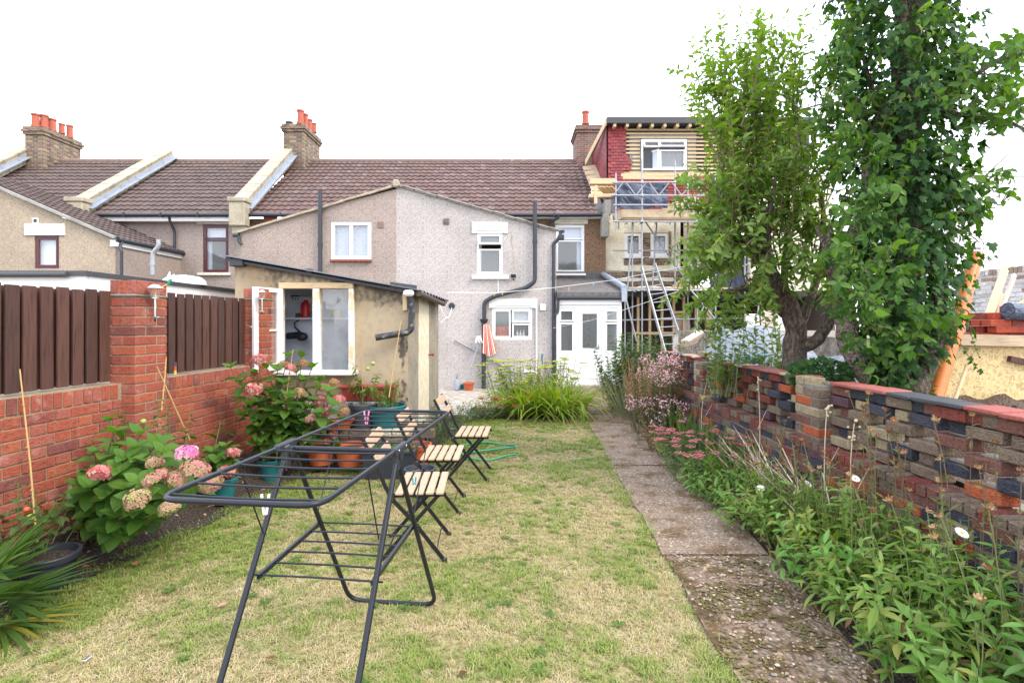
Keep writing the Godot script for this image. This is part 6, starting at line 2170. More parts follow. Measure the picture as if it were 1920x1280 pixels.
func build_rack() -> void:
	var k := thing("drying_rack", "black folding laundry airer with open wings standing on the lawn", "drying rack", Vector3(-0.744, 0, -2.33))
	k.rotation.y = -atan(0.116)
	var H := 1.012
	var w := 0.262
	# local -z is away from the camera
	for wing in [[0.0, 0.735, 6], [0.0, -0.945, 7]]:
		var z1: float = wing[1]
		var sg := signf(z1)
		var mb := MB.new()
		mb.tube(rounded([Vector3(-w, H, 0.03 * sg), Vector3(-w, H, z1), Vector3(w, H, z1), Vector3(w, H, 0.03 * sg)], 0.075), 0.0095, 0.0095, 10)
		var fr := part("wing_frame", mb, M.rack, k)
		for j in wing[2]:
			var z: float = z1 * (j + 0.55) / (wing[2] + 0.25) + 0.03 * sg
			var bar := MB.new()
			bar.tube([Vector3(-w, H, z), Vector3(-w * 0.5, H - 0.004, z), Vector3(0, H - 0.006, z), Vector3(w * 0.5, H - 0.004, z), Vector3(w, H, z)], 0.0042, 0.0042, 7)
			part("bar", bar, M.rack, fr)
	var hb := MB.new()
	hb.tube([Vector3(-w + 0.02, H - 0.018, -0.02), Vector3(w - 0.02, H - 0.018, -0.02)], 0.0115, 0.0115, 10)
	part("hinge_bar", hb, M.rack, k)
	for sx in [-1.0, 1.0]:
		var j := MB.new()
		j.bevel(Vector3(sx * w, H - 0.002, 0.0), Vector3(0.028, 0.034, 0.15), 0.006)
		j.bevel(Vector3(sx * (w - 0.012), H - 0.045, 0.015), Vector3(0.03, 0.10, 0.045), 0.008)
		j.tube([Vector3(sx * (w - 0.035), H - 0.03, -0.005), Vector3(sx * (w + 0.008), H - 0.03, -0.005)], 0.024, 0.024, 14)
		part("joint", j, M.rack_joint, k)
		for z in [0.05, -0.045]:
			var rv := MB.new()
			rv.blob(Vector3(sx * (w + 0.013), H + 0.002, z), Vector3(0.005, 0.005, 0.005), 6)
			part("rivet", rv, M.steel, k)
	# legs: two hoops crossing under the hinge
	var near := MB.new()
	near.tube(rounded([Vector3(-w + 0.01, H - 0.05, 0.02), Vector3(-w + 0.005, 0.012, 0.60), Vector3(w - 0.005, 0.012, 0.60), Vector3(w - 0.01, H - 0.05, 0.02)], 0.09), 0.0115, 0.0115, 10)
	part("leg", near, M.rack, k)
	var farl := MB.new()
	farl.tube(rounded([Vector3(-w + 0.035, H - 0.05, -0.02), Vector3(-w + 0.03, 0.012, -0.615), Vector3(w - 0.0, 0.012, -0.615), Vector3(w - 0.02, H - 0.05, -0.02)], 0.09), 0.0115, 0.0115, 10)
	part("leg", farl, M.rack, k)
	# lower shelf
	var sh := MB.new()
	var ya := 0.548
	for sx in [-1.0, 1.0]:
		sh.bar(Vector3(sx * (w - 0.028), ya, 0.25), Vector3(sx * (w - 0.028), ya + 0.022, -0.28), 0.012, 0.020)
	var shelf := part("shelf", sh, M.rack, k)
	for j in 6:
		var z := 0.235 - 0.102 * j
		var y := ya + 0.004 * j
		var bar := MB.new()
		var e := w + (0.01 if j == 0 or j == 5 else -0.028)
		bar.tube([Vector3(-e + (0.03 if j == 5 else 0.0), y, z), Vector3(0, y + 0.003, z), Vector3(e, y, z)], 0.0042, 0.0042, 7)
		part("bar", bar, M.rack, shelf)
	# thin stays that hold the wings up
	for sx in [-1.0, 1.0]:
		var s := MB.new()
		s.tube([Vector3(sx * (w - 0.01), H - 0.01, 0.34), Vector3(sx * (w - 0.02), 0.70, 0.20)], 0.003, 0.003, 6)
		part("stay", s, M.rack, k)
		s = MB.new()
		s.tube([Vector3(sx * (w - 0.01), H - 0.01, -0.52), Vector3(sx * (w - 0.02), 0.62, -0.26)], 0.003, 0.003, 6)
		part("stay", s, M.rack, k)

# ------------------------------------------------------------------ chairs
func build_chairs() -> void:
	var c := thing("folding_chair", "", "chair")
	for sz in [-1.0, 1.0]:
		var z: float = sz * 0.215
		var o := MB.new()
		var path := [Vector3(-0.32, 0.80, z), Vector3(-0.232, 0.625, z), Vector3(-0.175, 0.49, z), Vector3(-0.125, 0.40, z), Vector3(0.0, 0.268, z), Vector3(0.205, 0.006, z)]
		for k in path.size() - 1:
			o.bar(path[k], path[k + 1] + (path[k + 1] - path[k]).normalized() * 0.006, 0.012, 0.024, Vector3(1, 1, 0))
		part("leg", o, M.chair_metal, c)
		var zi: float = sz * 0.19
		var i := MB.new()
		i.bar(Vector3(0.165, 0.425, zi), Vector3(-0.205, 0.006, zi), 0.012, 0.024, Vector3(1, -1, 0))
		i.bar(Vector3(-0.14, 0.425, zi), Vector3(0.215, 0.428, zi), 0.012, 0.024)
		part("leg", i, M.chair_metal, c)
		var f := MB.new()
		f.bevel(Vector3(0.208, 0.012, z), Vector3(0.03, 0.024, 0.026), 0.006)
		f.bevel(Vector3(-0.208, 0.012, zi), Vector3(0.03, 0.024, 0.026), 0.006)
		f.tube([Vector3(0.002, 0.268, zi - 0.02), Vector3(0.002, 0.268, zi + 0.04)], 0.009, 0.009, 8)
		f.bevel(Vector3(-0.135, 0.415, z), Vector3(0.035, 0.04, 0.03), 0.006)
		part("foot_cap", f, M.black, c)
	var br := MB.new()
	br.tube([Vector3(0.155, 0.075, -0.215), Vector3(0.155, 0.075, 0.215)], 0.004, 0.004, 6)
	br.tube([Vector3(-0.17, 0.05, -0.19), Vector3(-0.17, 0.05, 0.19)], 0.005, 0.005, 6)
	br.tube([Vector3(-0.15, 0.36, -0.215), Vector3(-0.15, 0.36, 0.215)], 0.005, 0.005, 6)
	part("stretcher", br, M.chair_metal, c)
	var sl := MB.new()
	sl.bevel(Vector3.ZERO, Vector3(0.050, 0.017, 0.485), 0.004)
	var sm := sl.mesh()
	for k in 5:
		var o := part("seat_slat", sm, M.slat, c)
		o.position = Vector3(-0.085 + 0.0655 * k, 0.449 + 0.001 * (k % 2), 0.0)
	for k in 2:
		var b := MB.new()
		b.bevel(Vector3.ZERO, Vector3(0.014, 0.07 - 0.01 * k, 0.45), 0.004)
		var o := part("back_slat", b, M.slat, c)
		o.transform = Transform3D(Basis(Vector3.FORWARD, -0.46), Vector3(-0.284 + 0.052 * k, 0.770 - 0.105 * k, 0))
	var spots := [[-0.655, 3.67, 0.05, "nearest wood-slatted folding chair, right beside the drying rack"], [-0.632, 4.53, 0.0, "middle wood-slatted folding chair of the three on the lawn"], [-0.435, 5.42, -0.04, "farthest wood-slatted folding chair, nearest the shed door"]]
	for k in 3:
		var o: Node3D = c if k == 0 else c.duplicate()
		if k:
			o.name = "folding_chair"
			add_child(o, true)
		o.position = Vector3(spots[k][0], 0.004, -spots[k][1])
		o.rotation.y = spots[k][2]
		o.set_meta("label", spots[k][3])
		o.set_meta("group", "folding chairs in a row on the lawn")

# ------------------------------------------------------------------ pots
func pot(r0: float, r1: float, h: float, lip := 0.012, foot := 0.0) -> MB:
	var mb := MB.new()
	mb.lathe([Vector2(0, 0), Vector2(r0, 0), Vector2(r0 + foot, 0.006), Vector2(lerpf(r0, r1, 0.82), h * 0.82), Vector2(r1 + lip * 0.6, h * 0.83), Vector2(r1 + lip, h - 0.006), Vector2(r1 + lip * 0.7, h), Vector2(r1 - 0.006, h), Vector2(r1 - 0.012, h - 0.05), Vector2(r1 - 0.02, h - 0.06)], 28)
	return mb

func pot_thing(called: String, label: String, cat: String, p: Vector3, r0: float, r1: float, h: float, m: Material, lip := 0.012) -> Node3D:
	var t := thing(called, label, cat, p)
	part("pot", pot(r0, r1, h, lip), m, t)
	var s := MB.new()
	s.lathe([Vector2(r1 - 0.012, h - 0.04), Vector2(r1 * 0.6, h - 0.03), Vector2(0, h - 0.025)], 16)
	part("soil", s, M.soil, t)
	return t

func trough(l: float, w: float, h: float, m: Material, t: Node3D) -> void:
	var mb := MB.new()
	var e := 0.03
	var lo := [Vector3(-l / 2 + e, 0, -w / 2 + e), Vector3(l / 2 - e, 0, -w / 2 + e), Vector3(l / 2 - e, 0, w / 2 - e), Vector3(-l / 2 + e, 0, w / 2 - e)]
	var hi := [Vector3(-l / 2, h, -w / 2), Vector3(l / 2, h, -w / 2), Vector3(l / 2, h, w / 2), Vector3(-l / 2, h, w / 2)]
	var dirs := [Vector3(0, 0, -1), Vector3(1, 0, 0), Vector3(0, 0, 1), Vector3(-1, 0, 0)]
	for k in 4:
		var j := (k + 1) % 4
		mb.quad(lo[k], lo[j], hi[j], hi[k], dirs[k])
		var i := Vector3(0.93, 1, 0.86)
		mb.quad(lo[k] * Vector3(0.9, 1, 0.8) + Vector3(0, h * 0.75, 0), lo[j] * Vector3(0.9, 1, 0.8) + Vector3(0, h * 0.75, 0), hi[j] * i, hi[k] * i, -dirs[k])
		mb.quad(hi[k] * i, hi[j] * i, hi[j], hi[k], Vector3.UP)
	mb.quad(lo[0], lo[1], lo[2], lo[3], Vector3.DOWN)
	for z in [-w / 2, w / 2]:
		mb.bevel(Vector3(0, h - 0.012, z * 1.04), Vector3(l + 0.03, 0.03, 0.016), 0.005)
	for x in [-l / 2, l / 2]:
		mb.bevel(Vector3(x * 1.01, h - 0.012, 0), Vector3(0.016, 0.03, w + 0.012), 0.005)
	part("trough", mb, m, t)
	var s := MB.new()
	s.span(Vector3(-l / 2 + 0.03, h * 0.74, -w / 2 + 0.025), Vector3(l / 2 - 0.03, h * 0.80, w / 2 - 0.025))
	part("soil", s, M.soil, t)

func build_pots() -> void:
	# planter of old blocks along the shed, a concrete shelf behind it
	var pl := thing("block_planter", "low brown block planter in front of the shed, carrying pots", "planter")
	for row in 4:
		for k in 6:
			var b := MB.new()
			b.bevel(Vector3.ZERO, Vector3(0.226, 0.097, 0.10), 0.008)
			var o := part("brick", b, [M.old_2, M.old_7, M.stone, M.old_6][rng.randi() % 4], pl)
			o.position = Vector3(-2.22 + 0.232 * k + (0.1 if row % 2 else 0.0), 0.05 + row * 0.1, -5.82 + rr(-0.006, 0.006))
	var fill := MB.new()
	fill.span(Vector3(-2.3, -0.05, -6.18), Vector3(-0.9, 0.39, -5.80))
	part("soil", fill, M.soil, pl)
	var sh := MB.new()
	sh.bevel(Vector3(-1.86, 0.34, -6.08), Vector3(0.9, 0.66, 0.2), 0.015)
	single("concrete_plinth", sh, M.grey_render, "grey concrete plinth against the shed under the red trough", "plinth")
	var t := thing("trough_planter", "red plastic trough planter on the plinth against the shed wall", "planter", Vector3(-1.62, 0.68, -6.05))
	trough(0.60, 0.17, 0.17, M.trough_red, t)
	pot_thing("flower_pot", "dark grey pot with a caned tomato plant before the red trough", "flower pot", Vector3(-1.66, 0.39, -5.93), 0.10, 0.145, 0.27, M.dark_pot)
	pot_thing("flower_pot", "wide teal pot on the block planter seen under the far end of the drying rack", "flower pot", Vector3(-1.40, 0.39, -5.96), 0.15, 0.205, 0.25, M.teal)
	pot_thing("flower_pot", "left one of the two wide terracotta bowls behind the rack hinge bar", "flower pot", at(604, 864, 5.55) + Vector3(0, -0.02, 0), 0.125, 0.17, 0.20, M.terracotta, 0.018)
	pot_thing("flower_pot", "right one of the two wide terracotta bowls behind the rack hinge bar", "flower pot", at(658, 866, 5.5) + Vector3(0, -0.02, 0), 0.125, 0.17, 0.20, M.terracotta, 0.018)
	pot_thing("plant_saucer", "red bowl on the block planter seen between the rack bars", "bowl", Vector3(-1.93, 0.40, -5.86), 0.15, 0.2, 0.12, M.terracotta)
	pot_thing("flower_pot", "teal pot with pink hydrangea under the drying rack, the middle teal one", "flower pot", at(509, 900, 5.2), 0.088, 0.122, 0.21, M.teal)
	pot_thing("flower_pot", "teal pot standing in front of the left hydrangea flowers", "flower pot", at(418, 939, 4.5), 0.078, 0.108, 0.20, M.teal)
	pot_thing("flower_pot", "upright orange pot behind the middle folding chair", "flower pot", Vector3(-0.97, 0.0, -5.55), 0.085, 0.125, 0.30, M.terracotta)
	var tr := thing("trough_planter", "black trough of bright green seedlings behind the chairs", "planter", Vector3(-1.22, 0.02, -5.4))
	trough(0.52, 0.36, 0.28, M.black_pot, tr)
	var tub := thing("tub", "grey tub behind the rack joint beside the chair back", "tub", Vector3(-0.86, 0.0, -4.98))
	tub.visible = true
	part("tub", pot(0.11, 0.14, 0.2), M.dark_pot, tub)
	pot_thing("flower_pot", "black pot on the soil under the palm leaves", "flower pot", at(90, 1106, 3.12), 0.11, 0.145, 0.22, M.black_pot, 0.014)
	# by the house wall
	var hp := pot_thing("flower_pot", "small terracotta pot with a seedling at the foot of the house wall", "flower pot", at(879, 733, 13.6), 0.10, 0.14, 0.22, M.terracotta, 0.02)
	var can := thing("watering_can", "pale blue can beside the terracotta pot at the house wall", "can", at(857, 730, 13.7))
	var cm := MB.new()
	cm.lathe([Vector2(0, 0), Vector2(0.09, 0), Vector2(0.085, 0.24), Vector2(0.08, 0.26), Vector2(0.0, 0.26)], 16)
	part("body", cm, M.lead, can)
	cm = MB.new()
	cm.tube([Vector3(0, 0.26, 0), Vector3(0, 0.38, 0)], 0.01, 0.008, 6)
	part("spout", cm, M.dark_pot, can)
	cm = MB.new()
	cm.lathe([Vector2(0, 0), Vector2(0.06, 0), Vector2(0.08, 0.14), Vector2(0, 0.14)], 14)
	var tp := single("small_pot", cm, M.teal, "small teal pot between the pale can and terracotta pot", "flower pot", "", at(866, 730, 13.9))

# ------------------------------------------------------------------ small things
func peg(label: String, p: Vector3, m: Material, turn := 0.0) -> void:
	var t := thing("clothes_peg", label, "clothes peg", p)
	t.rotation.y = turn
	for s in [-1.0, 1.0]:
		var mb := MB.new()
		mb.bar(Vector3(s * 0.014, 0.035, 0), Vector3(s * 0.004, -0.04, 0), 0.010, 0.006, Vector3.RIGHT)
		part("jaw", mb, m, t)
	var sp := MB.new()
	sp.tube([Vector3(-0.01, 0.0, 0), Vector3(0.01, 0.0, 0)], 0.005, 0.005, 8)
	part("spring", sp, M.steel, t)

func build_small() -> void:
	var pink := mat(L(0.72, 0.24, 0.48), 0.5)
	var white := mat(L(0.74, 0.70, 0.74), 0.5)
	var blue := mat(L(0.10, 0.40, 0.62), 0.5)
	var yellow := mat(L(0.70, 0.58, 0.10), 0.5)
	peg("pink clothes peg hanging on a far bar of the rack", at(687, 782, 3.12), pink)
	peg("white clothes peg low on the near left end of the rack", at(497, 944, 1.98), white)
	peg("teal clothes peg lying on the nearest chair seat", Vector3(-0.66, 0.475, -3.6), mat(L(0.02, 0.3, 0.33), 0.5), 0.8)
	# washing lines
	var ln := mat(L(0.72, 0.72, 0.70), 0.6)
	for k in [["washing line sagging from the shed eave towards the scaffold", [at(838, 548, 8.8), at(930, 549, 10.0), at(1040, 539, 11.0), at(1150, 525, 11.6), at(1320, 492, 11.0), at(1480, 440, 6.0)]], ["lower washing line crossing before the porch door", [at(1037, 615, 13.9), at(1110, 600, 12.0), at(1200, 571, 10.0), at(1300, 536, 8.0), at(1470, 468, 5.6)]]]:
		var mb := MB.new()
		mb.tube(k[1], 0.005, 0.005, 5)
		single("washing_line", mb, ln, k[0], "washing line")
	peg("pink peg on the washing line in front of the porch roof", at(1067, 541, 11.1), pink)
	peg("blue peg on the washing line in front of the porch roof", at(1113, 532, 11.4), blue)
	peg("blue peg on the lower line in front of the porch door", at(1086, 607, 12.6), blue)
	peg("yellow peg on the line beside the black soil pipe", at(942, 549, 10.1), yellow)
	peg("yellow peg on the line left of the pipe bend", at(927, 550, 10.0), yellow)
	# striped cloth on the pipe, mop against the wall
	var orange := mat(L(0.68, 0.10, 0.030), 0.85)
	var pale := mat(L(0.76, 0.66, 0.60), 0.85)
	var c := thing("striped_cloth", "orange and white striped cloth hanging on the soil pipe", "cloth")
	var n := 15
	for k in n:
		var mb := MB.new()
		for i in 8:
			var q := []
			for e in [[k, i], [k + 1, i], [k + 1, i + 1], [k, i + 1]]:
				var u: float = float(e[0]) / n
				var v: float = e[1] / 8.0
				var px := lerpf(lerpf(906, 918, u), lerpf(904, 931, u), v)
				var p := at(px, lerpf(607 + 4.0 * absf(u - 0.4), 660 + 7.0 * sin(u * 3.1), v), 13.98)
				p.z += 0.05 * sin(u * 17.0) * (0.3 + v)
				q.append(p)
			mb.quad(q[0], q[1], q[2], q[3], Vector3.BACK)
		part("stripe", mb, orange if k % 2 == 0 else pale, c)
	var m := thing("mop", "mop with pale handle leaning on the house wall, head up", "mop")
	var mb2 := MB.new()
	mb2.tube([at(872, 722, 13.7), at(898, 642, 13.95)], 0.014, 0.014, 8)
	part("handle", mb2, M.galv, m)
	mb2 = MB.new()
	for k in 26:
		var a := at(897, 640, 13.95)
		mb2.tube([a + Vector3(rr(-0.05, 0.05), 0.14, rr(-0.03, 0.05)), a + Vector3(rr(-0.1, 0.1), rr(-0.05, 0.02), rr(0.0, 0.06))], 0.02, 0.014, 5)
	part("mop_head", mb2, M.board_white, m)
	# hose
	var hs := MB.new()
	var hp := []
	for k in 27:
		var a := TAU * k / 30.0 + 0.4
		hp.append(Vector3(-0.33 + 0.36 * cos(a) + 0.08 * cos(a * 2.3), 0.03 + 0.012 * sin(k * 1.3), -6.35 + 0.42 * sin(a)))
	hp.append(Vector3(-0.75, 0.04, -6.1))
	hp.append(Vector3(-1.0, 0.05, -6.4))
	hs.tube(hp, 0.011, 0.011, 8)
	single("garden_hose", hs, M.hose, "green garden hose looped on the grass behind the chairs", "hose")
	# lantern on the pier
	var fr := wall_frame(Vector3(-3.42, 0, 0), Vector3(0.1, 0, -1))
	for k in [[at(290, 540, 4.2), 1.0, "steel solar lantern fixed to the near brick pier"], [at(491, 548, 5.75), 0.9, "second solar lantern on the far pier, seen through the open casement"]]:
		var t := thing("solar_lantern", k[2], "lantern", k[0])
		t.scale = Vector3.ONE * k[1]
		var q := MB.new()
		q.lathe([Vector2(0, 0.03), Vector2(0.02, 0.028), Vector2(0.062, 0.0), Vector2(0.06, -0.004), Vector2(0, -0.004)], 18)
		part("cap", q, M.steel, t)
		q = MB.new()
		q.lathe([Vector2(0.042, -0.004), Vector2(0.026, -0.075), Vector2(0, -0.075)], 16)
		part("glass_bowl", q, M.glass, t)
		q = MB.new()
		q.lathe([Vector2(0, -0.073), Vector2(0.03, -0.074), Vector2(0.03, -0.082), Vector2(0, -0.083)], 14)
		q.tube([Vector3(0, -0.08, 0), Vector3(0, -0.235, 0)], 0.008, 0.008, 8)
		q.bevel(Vector3(0, -0.23, 0), Vector3(0.055, 0.012, 0.03), 0.003)
		part("stem", q, M.steel, t)
		q = MB.new()
		q.blob(Vector3(0, -0.25, 0), Vector3(0.009, 0.014, 0.009))
		part("stem_tip", q, M.black, t)
	# plastic flower tied to it
	var pf := thing("plastic_flower", "white artificial flower with green leaf tied to the near lantern", "flower", at(318, 528, 4.2))
	var pm := MB.new()
	for k in 6:
		var a := TAU * k / 6.0
		var u := Vector3(cos(a) * 0.5 + 0.5, sin(a) * 0.35 + 0.6, sin(a) * 0.4).normalized()
		pm.quad(Vector3(0, 0.012, 0.012), u * 0.04 + Vector3(0.018, -0.004, 0.016), u * 0.085, u * 0.04 + Vector3(-0.018, 0.010, 0.006), Vector3.BACK)
	part("petals", pm, M.white, pf)
	pm = MB.new()
	pm.blob(Vector3(0.0, -0.004, 0.008), Vector3(0.014, 0.026, 0.010))
	pm.blob(Vector3(0.014, 0.008, 0.012), Vector3(0.010, 0.018, 0.008))
	part("leaf", pm, M.hose, pf)
	pm = MB.new()
	pm.tube([Vector3(-0.02, -0.02, 0), Vector3(-0.10, -0.06, 0), Vector3(-0.115, -0.10, 0), Vector3(-0.112, -0.21, 0)], 0.0035, 0.0035, 6)
	part("wire", pm, yellow, pf)
	# bright toy stick in the fence gap
	var bs := thing("coloured_stick", "small red and yellow stick poking through the far fence panel", "stick", at(328, 702, 4.53))
	for k in 3:
		var q := MB.new()
		q.span(Vector3(-0.007, 0.035 * k, -0.005), Vector3(0.007, 0.035 * k + 0.034, 0.005))
		part("band", q, [yellow, orange, M.hung_tile][k] if k < 2 else M.tarp_blue, bs)
	# litter on the lawn
	var lf := MB.new()
	lf.bevel(Vector3.ZERO, Vector3(0.018, 0.006, 0.04), 0.002)
	single("wrapper", lf, M.steel, "scrap of silver wrapper on the grass at lower left", "litter", "", Vector3(-1.93, 0.03, -2.42))
	var cols := [L(0.16, 0.07, 0.03), L(0.10, 0.05, 0.03), L(0.50, 0.20, 0.18), L(0.24, 0.12, 0.05)]
	var lm := leaf(0.05, 0.03, 0.2, 0.3, 3, "oval")
	var i := 0
	for k in [[-1.08, 2.42, "between the two near rack legs"], [-0.23, 2.31, "right of the near rack leg"], [-1.95, 2.95, "left of the rack, pinkish"], [-2.38, 3.35, "close to the front hydrangea bed"], [-1.83, 3.85, "below the front teal pot"], [-0.05, 2.1, "nearest the bottom edge by the middle"], [-1.55, 2.9, "left of the lower rack shelf"], [-2.0, 2.35, "beside the silver wrapper"], [-0.3, 4.1, "right of the nearest chair"], [-1.2, 2.05, "at the foot of the left near leg"]]:
		var o := single("fallen_leaf", tinted_mesh(lm, cols[i % 4]), M.dead, "dead leaf on the lawn " + k[2], "leaf", "dead leaves scattered on the lawn", Vector3(k[0], 0.03, -k[1]))
		o.rotation = Vector3(rr(-0.3, 0.3), rr(0, 6), rr(-0.4, 0.4))
		i += 1
	# cables and line props by the house wall
	var cb := MB.new()
	cb.tube([at(847, 577, 14.05), at(843, 592, 14.0), at(836, 596, 13.9), at(828, 580, 13.8), at(823, 565, 13.7)], 0.01, 0.01, 5)
	cb.tube([at(836, 596, 13.9), at(826, 604, 13.9), at(822, 596, 13.8)], 0.01, 0.01, 5)
	single("cable", cb, M.white, "loose white cable on the house wall beside the shed", "cable")
	var tw := MB.new()
	tw.tube([at(1017, 664, 14.1), at(1016, 672, 14.05), at(1018, 688, 14.05)], 0.03, 0.012, 6)
	single("hanging_tool", tw, M.teal, "small green hand tool hanging by the black downpipe", "tool")

# ------------------------------------------------------------------ leaves
# a leaf lies along +z from its stalk, its upper face +y
func leaf(ln: float, wd: float, fold: float, curl: float, segs: int, shape: String) -> ArrayMesh:
	var mb := MB.new()
	var rows := []
	for k in segs + 1:
		var t := float(k) / segs
		var w := 0.0
		match shape:
			"oval": w = pow(sin(PI * pow(t, 0.75)), 0.8)
			"heart": w = pow(sin(PI * pow(t, 0.6)), 0.7)
			"lance": w = sin(PI * pow(t, 0.85)) * 0.96 + 0.04 * (1.0 - t)
			"strap": w = (0.75 + 0.25 * t) * (1.0 if t < 0.6 else sqrt(maxf(0.0, 1.0 - pow((t - 0.6) / 0.4, 2.0))))
		w *= wd * 0.5
		var a := curl * t
		var c := Vector3(0, 0, 0)
		if absf(curl) > 0.01:
			c = Vector3(0, -(1.0 - cos(a)) / curl, sin(a) / curl) * ln
		else:
			c = Vector3(0, 0, t * ln)
		var up := Vector3(0, cos(a), sin(a))
		rows.append([c - Vector3(w, 0, 0) + up * w * fold, c, c + Vector3(w, 0, 0) + up * w * fold])
	for k in segs:
		for s in 2:
			var p: Vector3 = rows[k][s]
			var q: Vector3 = rows[k][s + 1]
			var r: Vector3 = rows[k + 1][s + 1]
			var u: Vector3 = rows[k + 1][s]
			if p.distance_to(q) > 1e-5:
				mb.quad(p, q, r, u, Vector3.UP)
			else:
				var nn := (u - p).cross(r - p)
				if nn.dot(Vector3.UP) > 0.0:
					mb.flat(p, r, u)
				else:
					mb.flat(p, u, r)
	return mb.mesh()

func ivy_leaf(s: float) -> ArrayMesh:
	var mb := MB.new()
	var pts := [Vector2(0.0, 0.0), Vector2(0.30, -0.10), Vector2(0.50, 0.18), Vector2(0.28, 0.34), Vector2(0.34, 0.62), Vector2(0.14, 0.66), Vector2(0.0, 1.0), Vector2(-0.14, 0.66), Vector2(-0.34, 0.62), Vector2(-0.28, 0.34), Vector2(-0.50, 0.18), Vector2(-0.30, -0.10)]
	var c := Vector3(0, 0.03, 0.35) * s
	for k in pts.size():
		var a: Vector2 = pts[k]
		var b: Vector2 = pts[(k + 1) % pts.size()]
		var p := Vector3(a.x, -0.22 * a.x * a.x - 0.06 * a.y * a.y, a.y) * s
		var q := Vector3(b.x, -0.22 * b.x * b.x - 0.06 * b.y * b.y, b.y) * s
		if (q - c).cross(p - c).y > 0.0:
			mb.flat(c, p, q)
		else:
			mb.flat(c, q, p)
	return mb.mesh()

func aim(p: Vector3, dir: Vector3, up: Vector3, s: float) -> Transform3D:
	var z := dir.normalized()
	if absf(z.dot(up.normalized())) > 0.97:
		up = up + Vector3(0.5, 0.1, 0.4)
	var x := up.cross(z).normalized()
	return Transform3D(Basis(x, z.cross(x), z) * s, p)

func rdir() -> Vector3:
	var z := rr(-1, 1)
	var a := rr(0, TAU)
	var r := sqrt(1.0 - z * z)
	return Vector3(r * cos(a), z, r * sin(a))

func bend(a: Vector3, b: Vector3, sag: float, n := 5) -> Array:
	var out := []
	var side := Vector3(rr(-1, 1), 0, rr(-1, 1)) * 0.06 * a.distance_to(b)
	for k in n + 1:
		var t := float(k) / n
		out.append(a.lerp(b, t) + (Vector3(0, sag, 0) + side) * 4.0 * t * (1.0 - t))
	return out

func along(pts: Array, t: float) -> Array:
	var f := t * (pts.size() - 1)
	var k := mini(int(f), pts.size() - 2)
	return [pts[k].lerp(pts[k + 1], f - k), (pts[k + 1] - pts[k]).normalized()]

func pick(pal: Array) -> Color:
	var a: Color = pal[rng.randi() % pal.size()]
	return a.lerp(pal[rng.randi() % pal.size()], rng.randf() * 0.5)

# leaves set along a stem. list gets [mesh, transform, colour]
func dress(list: Array, pts: Array, meshes: Array, gap: float, s0: float, s1: float, angle: float, pal: Array, from := 0.1, droop := 0.2, per := 1, steps := 24) -> void:
	var ln := 0.0
	for k in pts.size() - 1:
		ln += pts[k].distance_to(pts[k + 1])
	var n := int(ln * (1.0 - from) / gap)
	var turn := rr(0, TAU)
	var cols := []
	for k in 6:
		cols.append(pick(pal))
	for k in n:
		var t := from + (1.0 - from) * (k + rr(0.2, 0.8)) / maxf(n, 1)
		var pd = along(pts, t)
		for j in per:
			turn += 2.4 + rr(-0.5, 0.5) if per == 1 else PI
			var d: Vector3 = pd[1]
			var ref := Vector3.UP if absf(d.y) < 0.9 else Vector3.RIGHT
			var x := ref.cross(d).normalized()
			var y := d.cross(x)
			var o := x * cos(turn) + y * sin(turn)
			var a := angle + rr(-0.3, 0.3)
			var dir := d * cos(a) + o * sin(a) + Vector3(0, -droop * rr(0.4, 1.4), 0)
			list.append([meshes[rng.randi() % meshes.size()], aim(pd[0], dir, d + Vector3(0, 0.4, 0) + rdir() * 0.35, rr(s0, s1) * (1.0 if t < 0.85 else 0.75)), cols[rng.randi() % 6]])

# a clump of leafy stems. o: n, spread, h0, h1, out, meshes, gap, s0, s1, angle, pal, from, droop, per, r, stem, most
func clump(t: Node3D, o: Dictionary) -> Array:
	var list := []
	var st := MB.new()
	var tips := []
	for k in o.n:
		var a := rr(0, TAU)
		var r: float = o.spread * sqrt(rng.randf())
		var b := Vector3(r * cos(a), -0.02, r * sin(a)) * Vector3(o.get("sx", 1.0), 1, o.get("sz", 1.0))
		var h := rr(o.h0, o.h1)
		var lean: Vector3 = Vector3(b.x, 0, b.z) * o.get("out", 1.0) + Vector3(rr(-0.1, 0.1), 0, rr(-0.1, 0.1)) * h + o.get("lean", Vector3.ZERO) * h
		var tip: Vector3 = b + lean + Vector3(0, h, 0)
		var pts := bend(b, tip, o.get("sag", 0.02))
		st.tube(pts, o.get("r", 0.004), o.get("r", 0.004) * 0.5, 5, false)
		if o.has("meshes"):
			dress(list, pts, o.meshes, o.gap, o.s0, o.s1, o.angle, o.pal, o.get("from", 0.15), o.get("droop", 0.2), o.get("per", 1))
		tips.append([tip, (pts[-1] - pts[-2]).normalized()])
	var sp := part("stems", st, o.get("stem", M.stem_green), t)
	if o.n > 12:
		stuff(sp)
	if list.size():
		pieces(t, "leaf", list, M.leaf, o.get("most", 0))
	return tips

